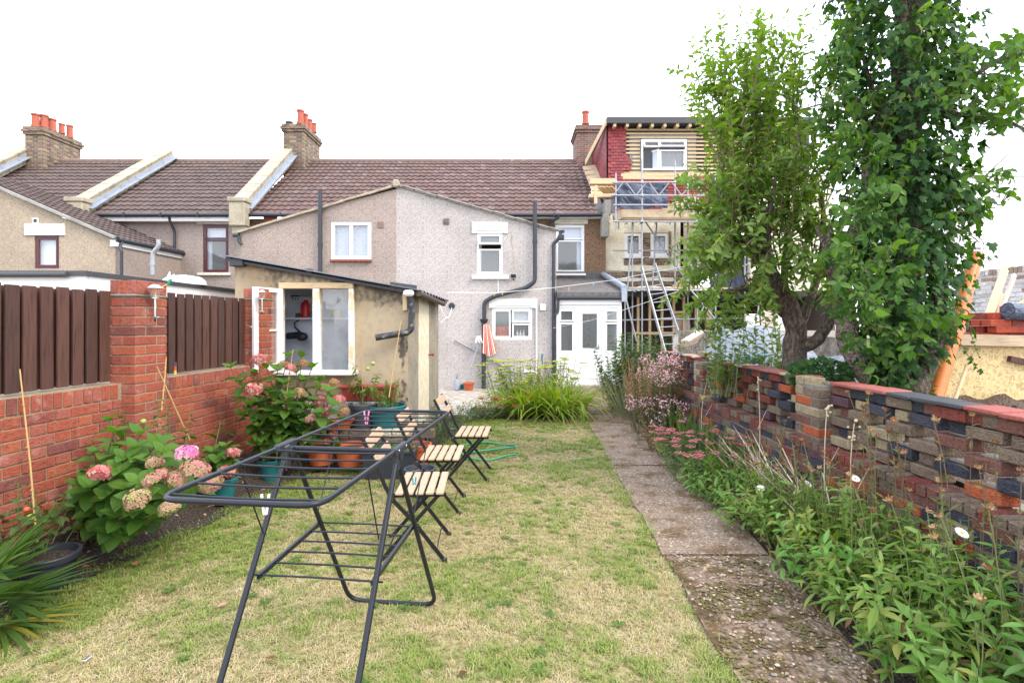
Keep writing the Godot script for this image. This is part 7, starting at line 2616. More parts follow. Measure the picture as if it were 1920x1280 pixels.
func floret_head(r: float, n: int, cols: Array, sd: int) -> ArrayMesh:
	var q := RandomNumberGenerator.new()
	q.seed = sd
	var mb := MB.new()
	mb.colored = true
	for k in n:
		var z := 1.0 - (k + 0.5) / n * 1.45
		var a := k * 2.399963
		var s := sqrt(maxf(0.0, 1.0 - z * z))
		var nn := Vector3(s * cos(a), z, s * sin(a))
		var c := nn * Vector3(r, r * 0.82, r) * q.randf_range(0.88, 1.1)
		nn = (nn + Vector3(q.randf_range(-0.3, 0.3), q.randf_range(-0.2, 0.3), q.randf_range(-0.3, 0.3))).normalized()
		var x := nn.cross(Vector3(0.3, 0.2, 0.9)).normalized()
		var y := nn.cross(x)
		var w := r * q.randf_range(0.24, 0.32)
		mb.tint = cols[q.randi() % cols.size()] * q.randf_range(0.8, 1.15)
		for j in 4:
			var b := TAU * j / 4.0 + a
			var u := x * cos(b) + y * sin(b)
			var v := nn.cross(u)
			mb.quad(c, c + (u * 0.62 + v * 0.42) * w + nn * w * 0.1, c + u * w + nn * w * 0.02, c + (u * 0.62 - v * 0.42) * w + nn * w * 0.1, nn)
	return mb.mesh()

var HY := {}

func hydrangea(t: Node3D, shoots: Array, heads: Array, scale: float) -> void:
	# shoots and heads are given in the plant's own axes
	var big := [leaf(0.145, 0.098, 0.22, 0.55, 5, "oval"), leaf(0.135, 0.086, 0.30, 0.8, 5, "oval"), leaf(0.15, 0.09, 0.15, 0.35, 5, "oval")]
	var pal := [L(0.080, 0.170, 0.025), L(0.105, 0.205, 0.032), L(0.060, 0.135, 0.025), L(0.135, 0.24, 0.04), L(0.070, 0.15, 0.034)]
	var list := []
	for s in shoots:
		var pts := bend(Vector3(rr(-0.10, 0.10), 0.0, rr(-0.10, 0.10)), s, 0.03 + rr(-0.02, 0.03))
		var st := MB.new()
		st.tube(pts, 0.008, 0.004, 6, false)
		part("stem", st, M.stem_brown, t)
		var d: Vector3 = (pts[-1] - pts[-2]).normalized()
		var out := (d * 0.5 + Vector3(0, 0.75, 0) + rdir() * 0.2).normalized()
		for w in 6:
			var p: Vector3 = along(pts, 1.0 - 0.11 * w)[0]
			var a0 := rr(0, 0.5) + w * PI / 2
			for j in 2 + (1 if w == 0 else 0):
				var a := a0 + PI * j * (1.0 if w > 0 else 0.66)
				var ref := Vector3.RIGHT.cross(out).normalized()
				var o := ref * cos(a) + out.cross(ref) * sin(a)
				var e := 0.75 if w == 0 else 1.15 + 0.16 * w + rr(-0.2, 0.2)
				var dir := out * cos(e) + o * sin(e)
				var sc := scale * (rr(0.6, 0.8) if w == 0 else rr(0.85, 1.12))
				var c := pick(pal)
				if w == 0:
					c = c.lerp(L(0.12, 0.24, 0.035), 0.55)
				if w > 3 and rng.randf() < 0.16:
					c = c.lerp(L(0.26, 0.22, 0.03), 0.6)
				list.append([big[rng.randi() % 3], aim(p, dir, out, sc), c])
	pieces(t, "leaf", list, M.leaf, 300)
	for h in heads:
		var key: String = h[2]
		var v := rng.randi() % 3
		var hk := key + str(v)
		if not HY.has(hk):
			var cols: Array = {"pink": [L(0.66, 0.26, 0.42), L(0.60, 0.17, 0.38), L(0.70, 0.42, 0.50)], "red": [L(0.46, 0.11, 0.12), L(0.54, 0.18, 0.18), L(0.36, 0.09, 0.09), L(0.48, 0.27, 0.20)], "fade": [L(0.46, 0.25, 0.20), L(0.34, 0.26, 0.13), L(0.48, 0.20, 0.18), L(0.28, 0.24, 0.10)], "green": [L(0.33, 0.30, 0.12), L(0.42, 0.30, 0.18), L(0.40, 0.24, 0.16)], "rust": [L(0.30, 0.15, 0.085), L(0.32, 0.22, 0.10), L(0.24, 0.19, 0.06), L(0.36, 0.16, 0.11)]}[key]
			HY[hk] = floret_head(1.0, 62, cols, 100 + HY.size())
		var o := part("flower_head", HY[hk], M.petal, t)
		o.transform = Transform3D(Basis.from_euler(Vector3(rr(0.1, 0.5), rr(0, 6), rr(-0.4, 0.4))) * (h[1] * (0.78 if key in ["pink", "fade", "green"] else 0.74)), h[0])

func heads_at(list: Array, d0: float, d1: float, origin: Vector3) -> Array:
	var out := []
	for h in list:
		var d: float = h[4] if h.size() > 4 else rr(d0, d1)
		out.append([at(h[0], h[1], d) - origin, h[2] * d / F, h[3]])
	return out

func cane(label: String, a: Vector3, b: Vector3) -> void:
	var mb := MB.new()
	mb.tube([a, a.lerp(b, 0.5) + Vector3(rr(-0.008, 0.008), 0, rr(-0.008, 0.008)), b], 0.0065, 0.0045, 7)
	for k in 4:
		var p := a.lerp(b, 0.15 + 0.22 * k)
		var u := (b - a).normalized() * 0.004
		mb.tube([p - u, p + u], 0.0078, 0.0078, 7)
	single("bamboo_cane", mb, M.cane, label, "cane", "bamboo canes propping the plants")

func fruits(t: Node3D, list: Array, m: Material) -> void:
	for f in list:
		var mb := MB.new()
		mb.blob(Vector3.ZERO, Vector3.ONE * f[1] * Vector3(1, 0.92, 1), 10)
		var o := part("fruit", mb, m, t)
		o.position = f[0]

func build_plants() -> void:
	var tomato := [leaf(0.07, 0.036, 0.3, 0.9, 3, "oval"), leaf(0.06, 0.034, 0.2, 0.7, 3, "oval")]
	var tom_pal := [L(0.085, 0.14, 0.035), L(0.11, 0.17, 0.05), L(0.13, 0.18, 0.07), L(0.06, 0.11, 0.03)]
	var green_fruit := mat(L(0.28, 0.36, 0.06), 0.35)
	# hydrangeas
	var p := Vector3(-2.80, 0.10, -3.62)
	var t := thing("hydrangea", "leafy hydrangea bush in the left bed with faded and one bright pink flower", "shrub", p)
	var sh := []
	for q in [[205, 790, 3.7], [262, 815, 3.45], [178, 850, 3.5], [300, 830, 3.6], [160, 905, 3.4], [230, 860, 3.25], [290, 880, 3.2], [340, 880, 3.35], [200, 930, 3.2], [255, 905, 3.1], [310, 930, 3.15], [355, 925, 3.35], [175, 960, 3.35], [240, 965, 3.15], [285, 965, 3.15], [150, 935, 3.6], [225, 820, 3.9], [330, 850, 3.8], [270, 850, 3.9], [385, 905, 3.6], [220, 1000, 3.25], [290, 835, 3.3], [212, 812, 3.4], [250, 840, 3.3], [190, 885, 3.35], [270, 930, 3.05]]:
		sh.append(at(q[0], q[1], q[2]) - p)
	for k in 8:
		sh.append(at(250 + rr(-90, 90), 890 + rr(-60, 70), rr(3.15, 3.6)) - p)
	hydrangea(t, sh, heads_at([[187, 888, 25, "red", 3.12], [258, 936, 29, "green", 3.0], [350, 850, 24, "pink", 3.2], [290, 866, 19, "fade", 3.2], [365, 880, 30, "fade", 3.2], [302, 888, 16, "red", 3.1], [318, 952, 22, "green", 3.05], [330, 898, 22, "fade", 3.15], [392, 905, 26, "fade", 3.4], [285, 900, 20, "fade", 3.05]], 3.1, 3.4, p), 1.0)
	p = Vector3(-2.30, 0.10, -5.35)
	t = thing("hydrangea", "tall hydrangea bush before the shed window with many reddish flower heads", "shrub", p)
	sh = []
	for q in [[540, 668, 5.2], [432, 690, 5.0], [500, 690, 5.2], [585, 690, 5.4], [470, 760, 4.95], [455, 780, 4.95], [505, 735, 5.1], [530, 720, 5.0], [570, 715, 5.3], [600, 715, 5.5], [545, 765, 5.0], [515, 790, 5.0], [485, 800, 4.95], [580, 765, 5.2], [620, 745, 5.5], [600, 800, 5.3], [560, 810, 5.1], [450, 720, 5.2], [610, 780, 5.4], [525, 830, 5.0], [565, 670, 5.6], [488, 830, 5.0], [640, 790, 5.5], [520, 695, 5.1], [555, 700, 5.2], [480, 700, 5.3], [540, 745, 4.9]]:
		sh.append(at(q[0], q[1], q[2]) - p)
	for k in 13:
		sh.append(at(540 + rr(-85, 85), 770 + rr(-70, 55), rr(4.9, 5.3)) - p)
	hydrangea(t, sh, heads_at([[485, 675, 20, "red", 5.1], [475, 731, 22, "red", 4.85], [532, 685, 15, "rust", 5.2], [545, 690, 13, "red", 5.0], [567, 682, 14, "rust", 5.3], [600, 752, 17, "red", 5.1], [636, 750, 16, "red", 5.3], [611, 772, 16, "red", 5.1], [583, 786, 14, "fade", 5.0], [644, 773, 15, "rust", 5.3], [627, 719, 15, "rust", 5.4], [608, 727, 14, "rust", 5.3], [561, 736, 15, "rust", 5.0]], 5.0, 5.4, p), 1.05)
	# potted hydrangeas and others on the left
	p = at(509, 866, 5.2)
	t = thing("potted_plant", "leggy pale plant in the middle teal pot with green fruit", "plant", p)
	clump(t, {"n": 12, "spread": 0.06, "h0": 0.35, "h1": 0.85, "out": 3.0, "meshes": tomato, "gap": 0.024, "s0": 0.9, "s1": 1.4, "angle": 1.0, "pal": tom_pal, "droop": 0.35, "most": 200, "from": 0.2})
	fruits(t, [[Vector3(0.09, 0.42, 0.05), 0.018], [Vector3(-0.03, 0.38, 0.08), 0.016], [Vector3(0.2, 0.40, 0.0), 0.017]], green_fruit)
	cane("tallest bamboo cane, rising in front of the shed window", at(515, 880, 5.15), at(549, 656, 5.0))
	p = at(418, 902, 4.5)
	t = thing("potted_plant", "small hydrangea in the teal pot with two deep pink flower heads", "plant", p)
	hydrangea(t, [Vector3(-0.08, 0.25, 0.0), Vector3(0.05, 0.3, 0.05), Vector3(0.0, 0.2, 0.1), Vector3(-0.12, 0.18, -0.05)], heads_at([[437, 850, 17, "red", 4.4], [425, 886, 22, "red", 4.35], [405, 900, 18, "fade", 4.3]], 3.8, 3.9, p), 0.85)
	p = at(605, 845, 5.5) + Vector3(0.05, 0.0, 0)
	t = thing("potted_plant", "red hydrangea head growing in the left terracotta bowl", "plant", p)
	hydrangea(t, [Vector3(0.0, 0.10, 0.0), Vector3(0.08, 0.06, 0.02)], heads_at([[622, 818, 14, "red", 5.5], [612, 826, 11, "red", 5.45]], 5.4, 5.5, p), 0.55)
	# aubergine-like plant and tomato left of the pier
	p = Vector3(-2.62, 0.1, -4.45)
	t = thing("vegetable_plant", "broad-leaved plant against the brick wall between the two hydrangeas", "plant", p)
	clump(t, {"n": 7, "spread": 0.12, "h0": 0.35, "h1": 0.62, "out": 1.6, "meshes": [leaf(0.15, 0.08, 0.25, 0.8, 4, "oval"), leaf(0.13, 0.075, 0.2, 0.6, 4, "oval")], "gap": 0.06, "s0": 0.8, "s1": 1.25, "angle": 1.2, "pal": [L(0.055, 0.125, 0.02), L(0.08, 0.16, 0.03), L(0.04, 0.10, 0.02)], "droop": 0.3, "most": 120, "from": 0.25, "r": 0.006})
	p = Vector3(-2.62, 0.1, -3.98)
	t = thing("tomato_plant", "spindly tomato plant with a green fruit before the near pier", "plant", p)
	clump(t, {"n": 9, "spread": 0.14, "h0": 0.55, "h1": 0.95, "out": 1.4, "meshes": [leaf(0.065, 0.034, 0.3, 0.9, 3, "oval"), leaf(0.055, 0.026, 0.2, 0.7, 3, "oval")], "gap": 0.018, "s0": 0.6, "s1": 1.2, "angle": 1.0, "pal": tom_pal, "droop": 0.45, "most": 200, "from": 0.25})
	fruits(t, [[at(268, 790, 3.9) - p, 0.022]], green_fruit)
	cane("thin cane leaning left in front of the near pier", at(355, 825, 4.3), at(293, 686, 4.05))
	cane("short upright cane beside the near pier", at(302, 770, 4.25), at(311, 670, 4.35))
	p = Vector3(-2.98, 0.1, -3.2)
	t = thing("tomato_plant", "tomato plant with two small fruits at the left edge by the brick wall", "plant", p)
	clump(t, {"n": 16, "spread": 0.2, "h0": 0.32, "h1": 0.6, "out": 1.2, "meshes": tomato, "gap": 0.022, "s0": 0.8, "s1": 1.3, "angle": 1.0, "pal": tom_pal, "droop": 0.4, "most": 200, "from": 0.3})
	fruits(t, [[at(57, 970, 3.15) - p, 0.024]], green_fruit)
	fruits(t, [[at(49, 955, 3.2) - p, 0.02]], M.terracotta)
	cane("cane with a tie at the left edge, before the fence panel", Vector3(-2.86, 0.1, -3.22), at(36, 692, 3.35))
	# palm
	p = Vector3(-2.86, 0.0, -2.66)
	t = thing("fan_palm", "fan palm with stiff green fronds at the lower left edge", "palm", p)
	var blade := leaf(0.40, 0.028, 0.5, 0.25, 4, "lance")
	for k in 9:
		var a: float = [0.15, -0.5, 0.7, 1.3, -1.1, 0.4, -0.1, 0.95, -0.75][k]
		var el: float = [0.55, 0.9, 0.35, 0.2, 0.8, 1.05, 0.1, 0.75, 0.3][k]
		var d := Vector3(cos(a) * cos(el), sin(el), sin(a) * cos(el))
		var c := d * rr(0.22, 0.34)
		var st := MB.new()
		st.tube([Vector3(0, 0.02, 0), c * 0.5, c], 0.008, 0.006, 6)
		part("frond_stalk", st, M.stem_green, t)
		var side := d.cross(Vector3.UP).normalized()
		var up := side.cross(d).normalized()
		for j in 17:
			var w := (j - 8) / 8.0 * 1.35
			var dir := d * cos(w) + side * sin(w) + up * 0.10 * cos(w * 2.0)
			var col := L(0.06, 0.125, 0.03).lerp(L(0.12, 0.20, 0.04), rng.randf())
			if (k == 6 or k == 3) and rng.randf() < 0.45:
				col = col.lerp(L(0.34, 0.27, 0.05), 0.7)
			var o := part("leaflet", tinted_mesh(blade, Color(snappedf(col.r, 0.02), snappedf(col.g, 0.02), snappedf(col.b, 0.02))), M.leaf, t)
			o.transform = aim(c, dir, up + rdir() * 0.15, rr(0.85, 1.1))
	# caned tomato in the dark pot, fern-like plant in the big teal pot, seedlings in the trough
	p = Vector3(-1.66, 0.63, -5.93)
	t = thing("tomato_plant", "caned tomato plant with two green fruits against the shed wall", "plant", p)
	clump(t, {"n": 5, "spread": 0.02, "h0": 0.25, "h1": 0.52, "out": 9.0, "meshes": tomato, "gap": 0.011, "s0": 0.7, "s1": 1.25, "angle": 1.0, "pal": [L(0.12, 0.21, 0.035), L(0.16, 0.25, 0.05)], "droop": 0.5, "most": 200, "from": 0.4})
	fruits(t, [[at(699, 681, 5.8) - p, 0.026], [at(690, 691, 5.8) - p, 0.024]], green_fruit)
	cane("cane holding the tomato plant in the dark grey pot", p, at(679, 610, 5.95))
	cane("slanting cane between the dark pot and shed corner", at(729, 745, 5.75), at(752, 600, 6.0))
	p = Vector3(-1.36, 0.60, -5.96)
	t = thing("potted_plant", "feathery bright green plant at the shed corner behind the rack", "plant", p)
	clump(t, {"n": 16, "spread": 0.12, "h0": 0.18, "h1": 0.40, "out": 1.6, "meshes": [leaf(0.045, 0.014, 0.2, 0.6, 3, "lance"), leaf(0.04, 0.018, 0.2, 0.6, 3, "oval")], "gap": 0.010, "s0": 0.7, "s1": 1.2, "angle": 0.9, "pal": [L(0.10, 0.20, 0.03), L(0.14, 0.25, 0.05)], "droop": 0.2, "most": 0})
	p = Vector3(-1.22, 0.24, -5.4)
	t = thing("seedlings", "dense bright green seedlings filling the black trough", "plant", p)
	clump(t, {"n": 120, "spread": 0.17, "sx": 1.4, "sz": 0.9, "h0": 0.05, "h1": 0.11, "out": 0.2, "meshes": [leaf(0.035, 0.012, 0.2, 0.5, 2, "lance")], "gap": 0.014, "s0": 0.8, "s1": 1.3, "angle": 0.8, "pal": [L(0.13, 0.25, 0.03), L(0.17, 0.30, 0.05)], "r": 0.0015})
	stuff(t)
	t.set_meta("kind", "stuff")
	# the shed border: low leafy plants
	var lows := [[-1.02, 7.6, 0.22, 0.45, 26, "bushy green plant at the foot of the shed door", 0], [-0.72, 8.35, 0.18, 0.34, 22, "low grey-green plant between patio and farthest chair", 1], [-0.42, 8.6, 0.2, 0.32, 22, "silver-leaved plant beside the orange-topped one", 1], [-1.0, 6.6, 0.16, 0.34, 16, "small dark plant behind the farthest chair back", 0], [-0.85, 7.15, 0.18, 0.26, 18, "low grey-green tuft behind the farthest chair seat", 1]]
	for k in lows:
		t = thing("border_plant", k[5], "plant", Vector3(k[0], 0.02, -k[1]))
		clump(t, {"n": k[4], "spread": k[2], "h0": k[3] * 0.5, "h1": k[3], "out": 0.9, "meshes": [leaf(0.06, 0.026, 0.3, 0.5, 3, "oval"), leaf(0.07, 0.02, 0.3, 0.5, 3, "lance")], "gap": 0.024, "s0": 0.7, "s1": 1.2, "angle": 1.0, "pal": [L(0.06, 0.12, 0.035), L(0.05, 0.10, 0.03)] if k[6] == 0 else [L(0.15, 0.20, 0.13), L(0.11, 0.17, 0.09), L(0.20, 0.25, 0.19)]})
	p = Vector3(-0.25, 0.02, -8.75)
	t = thing("sedum", "orange-brown flat-topped sedum by the patio edge", "plant", p)
	var tips := clump(t, {"n": 26, "spread": 0.22, "h0": 0.22, "h1": 0.36, "out": 0.8, "meshes": [leaf(0.05, 0.026, 0.2, 0.4, 3, "oval")], "gap": 0.028, "s0": 0.7, "s1": 1.1, "angle": 1.0, "pal": [L(0.16, 0.17, 0.04), L(0.22, 0.18, 0.05)]})
	umbels(t, tips, 0.05, [L(0.42, 0.13, 0.04), L(0.50, 0.20, 0.07), L(0.36, 0.12, 0.05)], M.dead)
	# lilies: a big clump of arching straps, spurge behind
	p = Vector3(0.55, 0.0, -8.95)
	t = thing("spurge", "yellow-green spurge behind the arching lily leaves", "plant", Vector3(0.30, 0.0, -9.45))
	tips = clump(t, {"n": 90, "spread": 0.50, "sx": 1.3, "sz": 0.7, "h0": 0.55, "h1": 0.95, "out": 0.5, "meshes": [leaf(0.09, 0.022, 0.2, 0.5, 3, "lance")], "gap": 0.022, "s0": 0.8, "s1": 1.2, "angle": 1.1, "pal": [L(0.10, 0.17, 0.04), L(0.14, 0.22, 0.05)], "from": 0.3})
	umbels(t, tips, 0.07, [L(0.40, 0.42, 0.05), L(0.46, 0.46, 0.08), L(0.30, 0.36, 0.05)], M.petal)
	var straps := [leaf(0.92, 0.026, 0.35, 1.5, 6, "lance"), leaf(0.78, 0.024, 0.35, 1.0, 6, "lance"), leaf(0.95, 0.028, 0.35, 2.1, 7, "lance"), leaf(0.74, 0.024, 0.35, 0.6, 5, "lance")]
	for k in [[0.20, 8.8, 260, "left clump of arching lily leaves at the far end of the lawn"], [0.72, 8.72, 300, "right clump of arching lily leaves beside the path"], [0.98, 8.9, 90, "small clump of lily leaves touching the path slabs"], [0.45, 9.1, 200, "rear clump of lily leaves before the spurge"]]:
		t = thing("lily", k[3], "plant", Vector3(k[0], 0.02, -k[1]))
		var list := []
		for j in k[2]:
			var a := rr(0, TAU)
			var r := 0.24 * sqrt(rng.randf())
			var b := Vector3(r * cos(a), 0, r * sin(a))
			var el := rr(0.75, 1.5)
			var d := Vector3(cos(a + rr(-0.7, 0.7)) * cos(el), sin(el), sin(a + rr(-0.7, 0.7)) * cos(el))
			var c := pick([L(0.20, 0.31, 0.035), L(0.26, 0.36, 0.05), L(0.15, 0.25, 0.03), L(0.34, 0.38, 0.08)])
			if rng.randf() < 0.1:
				c = L(0.40, 0.30, 0.12)
			list.append([straps[rng.randi() % 4], aim(b, d, Vector3(-d.x, 0.6, -d.z) + Vector3(0, 0.4, 0), rr(0.75, 1.15)), c])
		pieces(t, "leaf", list, M.leaf, 80)
	t = thing("seed_stalks", "tall brown seed stalks rising from the right lily clump", "plant", Vector3(0.72, 0.0, -9.1))
	clump(t, {"n": 16, "spread": 0.22, "h0": 0.8, "h1": 1.15, "out": 0.8, "meshes": [leaf(0.02, 0.008, 0.2, 0.4, 2, "oval")], "gap": 0.012, "s0": 0.8, "s1": 1.5, "angle": 0.5, "pal": [L(0.32, 0.18, 0.10), L(0.26, 0.13, 0.08)], "from": 0.55, "stem": M.stem_brown})
	border_right()

func umbels(t: Node3D, tips: Array, r: float, cols: Array, m: Material) -> void:
	var bl := MB.new()
	bl.blob(Vector3.ZERO, Vector3(1, 0.7, 1), 5)
	var bm := bl.mesh()
	var list := []
	for tp in tips:
		for k in 16:
			var a := k * 2.4
			var q := sqrt((k + 0.5) / 16.0) * r
			var s := r * rr(0.14, 0.22)
			list.append([bm, Transform3D(Basis().scaled(Vector3(s, s, s)), tp[0] + Vector3(q * cos(a), rr(-0.004, 0.006) - q * 0.15, q * sin(a))), pick(cols) * rr(0.85, 1.1)])
	mass(t, "flowers", bm, list, m)

func border_right() -> void:
	var t: Node3D
	var tips: Array
	# dark shrub by the porch
	t = thing("shrub", "rounded dark green shrub right of the porch door", "shrub", Vector3(2.22, -0.05, -9.3))
	var sl := [leaf(0.085, 0.045, 0.3, 0.5, 3, "oval"), leaf(0.075, 0.035, 0.3, 0.6, 3, "oval")]
	clump(t, {"n": 150, "spread": 0.42, "sx": 1.1, "h0": 0.55, "h1": 1.47, "out": 0.6, "meshes": sl, "gap": 0.027, "s0": 0.9, "s1": 1.4, "angle": 1.0, "pal": [L(0.07, 0.14, 0.055), L(0.09, 0.17, 0.07), L(0.14, 0.22, 0.11), L(0.05, 0.11, 0.045)], "from": 0.12, "stem": M.stem_brown})
	t = thing("shrub", "bright yellow-green shoots at the left side of the dark shrub", "shrub", Vector3(1.80, 0.62, -9.15))
	clump(t, {"n": 14, "spread": 0.12, "h0": 0.2, "h1": 0.42, "out": 0.8, "meshes": sl, "gap": 0.03, "s0": 0.7, "s1": 1.1, "angle": 1.0, "pal": [L(0.26, 0.34, 0.04), L(0.20, 0.29, 0.035)], "from": 0.2})
	t = thing("rose", "straggly reddish rose stems in front of the porch door edge", "plant", Vector3(1.92, -0.05, -10.6))
	clump(t, {"n": 12, "spread": 0.2, "h0": 0.5, "h1": 1.1, "out": 0.7, "meshes": [leaf(0.05, 0.03, 0.2, 0.5, 3, "oval")], "gap": 0.04, "s0": 0.7, "s1": 1.1, "angle": 1.0, "pal": [L(0.09, 0.12, 0.05), L(0.30, 0.09, 0.05), L(0.14, 0.16, 0.07)], "from": 0.2, "stem": M.stem_brown})
	# lavender, gone over
	for k in [[1.98, 9.6, 130, "farther grey-green lavender leaning over the path"], [1.95, 8.7, 150, "nearer grey-green lavender clump beside the path"]]:
		t = thing("lavender", k[3], "plant", Vector3(k[0], 0.02, -k[1]))
		clump(t, {"n": k[2], "spread": 0.2, "sz": 1.4, "h0": 0.45, "h1": 0.75, "out": 1.3, "lean": Vector3(-0.18, 0, 0), "meshes": [leaf(0.035, 0.006, 0.2, 0.3, 2, "lance")], "gap": 0.03, "s0": 0.7, "s1": 1.4, "angle": 0.6, "pal": [L(0.20, 0.24, 0.13), L(0.30, 0.29, 0.18), L(0.14, 0.19, 0.09), L(0.34, 0.28, 0.17)], "from": 0.1, "stem": mat(L(0.26, 0.27, 0.13), 0.8), "r": 0.0028})
	# rusty seed heads and phlox
	var petal := leaf(0.022, 0.016, 0.1, 0.2, 2, "oval")
	t = thing("seed_stalks", "tall rust-brown seed stalks left of the pink phlox", "plant", Vector3(2.02, 0.0, -7.6))
	clump(t, {"n": 150, "spread": 0.32, "sz": 1.4, "h0": 0.7, "h1": 1.14, "out": 0.5, "meshes": [leaf(0.03, 0.013, 0.3, 0.4, 2, "oval"), leaf(0.022, 0.016, 0.3, 0.4, 2, "oval")], "gap": 0.016, "s0": 0.7, "s1": 1.3, "angle": 0.8, "pal": [L(0.48, 0.26, 0.15), L(0.56, 0.34, 0.22), L(0.38, 0.18, 0.10), L(0.60, 0.40, 0.30)], "from": 0.35, "droop": 0.3, "stem": M.stem_brown, "r": 0.003})
	for k in [[2.18, 7.35, 56, "taller pink phlox among the rusty stalks by the wall", 0.75, 1.12], [1.93, 6.9, 20, "low pink phlox nearest the path", 0.35, 0.6]]:
		t = thing("phlox", k[3], "plant", Vector3(k[0], 0.0, -k[1]))
		tips = clump(t, {"n": k[2], "spread": 0.30, "h0": k[4], "h1": k[5], "out": 0.5, "meshes": [leaf(0.07, 0.018, 0.2, 0.5, 3, "lance")], "gap": 0.035, "s0": 0.7, "s1": 1.2, "angle": 1.1, "pal": [L(0.045, 0.09, 0.03), L(0.06, 0.12, 0.035), L(0.035, 0.075, 0.03)], "from": 0.05})
		var fl := []
		for tp in tips:
			for j in 34:
				var o := rdir() * Vector3(0.05, 0.045, 0.05)
				fl.append([petal, aim(tp[0] + o, o + rdir() * 0.03, o + Vector3(0, 0.03, 0), rr(0.8, 1.4)), pick([L(0.64, 0.36, 0.46), L(0.70, 0.48, 0.54), L(0.54, 0.28, 0.38), L(0.58, 0.40, 0.34), L(0.50, 0.34, 0.24)])])
		mass(t, "flowers", petal, fl, M.petal)
	# dried little shrub on the path edge
	t = thing("dried_shrub", "low dried brown plant at the path edge before the phlox", "plant", Vector3(1.86, 0.0, -6.35))
	clump(t, {"n": 44, "spread": 0.22, "sz": 1.2, "h0": 0.2, "h1": 0.5, "out": 0.8, "meshes": [leaf(0.045, 0.026, 0.4, 0.9, 3, "oval")], "gap": 0.028, "s0": 0.6, "s1": 1.1, "angle": 1.1, "pal": [L(0.30, 0.17, 0.08), L(0.22, 0.20, 0.08), L(0.36, 0.24, 0.12), L(0.16, 0.19, 0.08)], "from": 0.15, "droop": 0.4, "stem": M.stem_brown})
	# iris fans
	var sw := [leaf(0.5, 0.034, 0.25, 0.35, 5, "lance"), leaf(0.42, 0.03, 0.25, 0.6, 5, "lance"), leaf(0.46, 0.036, 0.25, 0.2, 5, "lance")]
	for k in [[2.20, 6.5, 60, "iris leaves below the far pier of the honeycomb wall"], [2.14, 5.35, 44, "iris leaves behind the pink sedum"], [2.18, 4.75, 16, "blue-green iris fan beside the stained pier"]]:
		t = thing("iris", k[3], "plant", Vector3(k[0], 0.03, -k[1]))
		var list := []
		for j in k[2]:
			var b := Vector3(rr(-0.16, 0.16), 0, rr(-0.35, 0.35) if k[2] > 20 else rr(-0.15, 0.15))
			var d := Vector3(rr(-0.4, 0.35), 1.0, rr(-0.4, 0.4))
			list.append([sw[rng.randi() % 3], aim(b, d, Vector3(rr(-1, 1), 0.1, rr(-1, 1)), rr(0.75, 1.2)), pick([L(0.11, 0.20, 0.05), L(0.15, 0.25, 0.06), L(0.10, 0.19, 0.09), L(0.26, 0.30, 0.10)])])
		pieces(t, "leaf", list, M.leaf, 60)
	# pink sedum
	t = thing("sedum", "pink flat-topped sedum leaning over the path edge", "plant", Vector3(1.86, 0.0, -5.35))
	tips = clump(t, {"n": 44, "spread": 0.26, "sz": 1.5, "h0": 0.34, "h1": 0.52, "out": 0.8, "lean": Vector3(-0.1, 0, 0), "meshes": [leaf(0.06, 0.026, 0.2, 0.4, 3, "oval")], "gap": 0.022, "s0": 0.7, "s1": 1.1, "angle": 1.0, "pal": [L(0.14, 0.22, 0.06), L(0.18, 0.27, 0.07), L(0.12, 0.19, 0.06)], "r": 0.005})
	umbels(t, tips, 0.048, [L(0.52, 0.16, 0.17), L(0.58, 0.24, 0.22), L(0.46, 0.12, 0.14)], M.petal)
	# straw: old iris leaves lying against the wall
	t = thing("dry_leaves", "bundle of long straw-coloured dead leaves fallen against the wall", "plant", Vector3(2.12, 0.02, -4.3))
	var dl := []
	var dm := [leaf(0.75, 0.012, 0.5, 0.4, 4, "lance"), leaf(0.6, 0.009, 0.5, 0.8, 4, "lance")]
	for j in 110:
		var b := Vector3(rr(-0.08, 0.12), rr(0.05, 0.12), rr(-0.35, 0.75))
		var d := Vector3(rr(-0.35, 0.15), rr(0.35, 0.85), -rr(0.5, 1.0))
		dl.append([dm[j % 2], aim(b, d, Vector3(rr(-0.4, 0.4), 1, rr(-0.3, 0.3)), rr(0.7, 1.2)), pick([L(0.50, 0.38, 0.26), L(0.56, 0.46, 0.34), L(0.42, 0.28, 0.19)])])
	pieces(t, "leaf", dl, M.dead, 110)
	for k in [[2.26, 4.9, 1.05, "bare pale stalk before the stained pier"], [2.22, 3.75, 0.95, "pale forked dead stalk in front of the honeycomb bricks"], [2.2, 3.35, 0.92, "pale dead stalk above the daisy clumps"], [2.2, 6.1, 0.9, "bare reddish twig with two yellowing leaves by the far pier"]]:
		t = thing("dead_stalk", k[3], "plant", Vector3(k[0], 0.0, -k[1]))
		var mb := MB.new()
		var a := Vector3(0, 0, 0)
		var b := Vector3(rr(-0.08, 0.05), k[2], rr(-0.08, 0.08))
		mb.tube(bend(a, b, 0.03, 7), 0.006, 0.003, 6)
		mb.tube([a.lerp(b, 0.55), a.lerp(b, 0.72) + Vector3(0.06, 0, 0.04)], 0.004, 0.002, 5)
		for j in 7:
			mb.blob(b + Vector3(rr(-0.03, 0.03), rr(-0.12, 0.03), rr(-0.03, 0.03)), Vector3.ONE * rr(0.006, 0.013), 5)
		part("stem", mb, M.straw, t)
		if k[1] > 6:
			pieces(t, "leaf", [[leaf(0.09, 0.06, 0.2, 0.6, 3, "oval"), aim(b * 0.8, Vector3(-1, -0.3, 0.3), Vector3.UP, 1.0), L(0.42, 0.40, 0.06)], [leaf(0.08, 0.05, 0.2, 0.6, 3, "oval"), aim(b, Vector3(-0.8, 0.3, 0.3), Vector3.UP, 1.0), L(0.36, 0.36, 0.07)]], M.leaf)
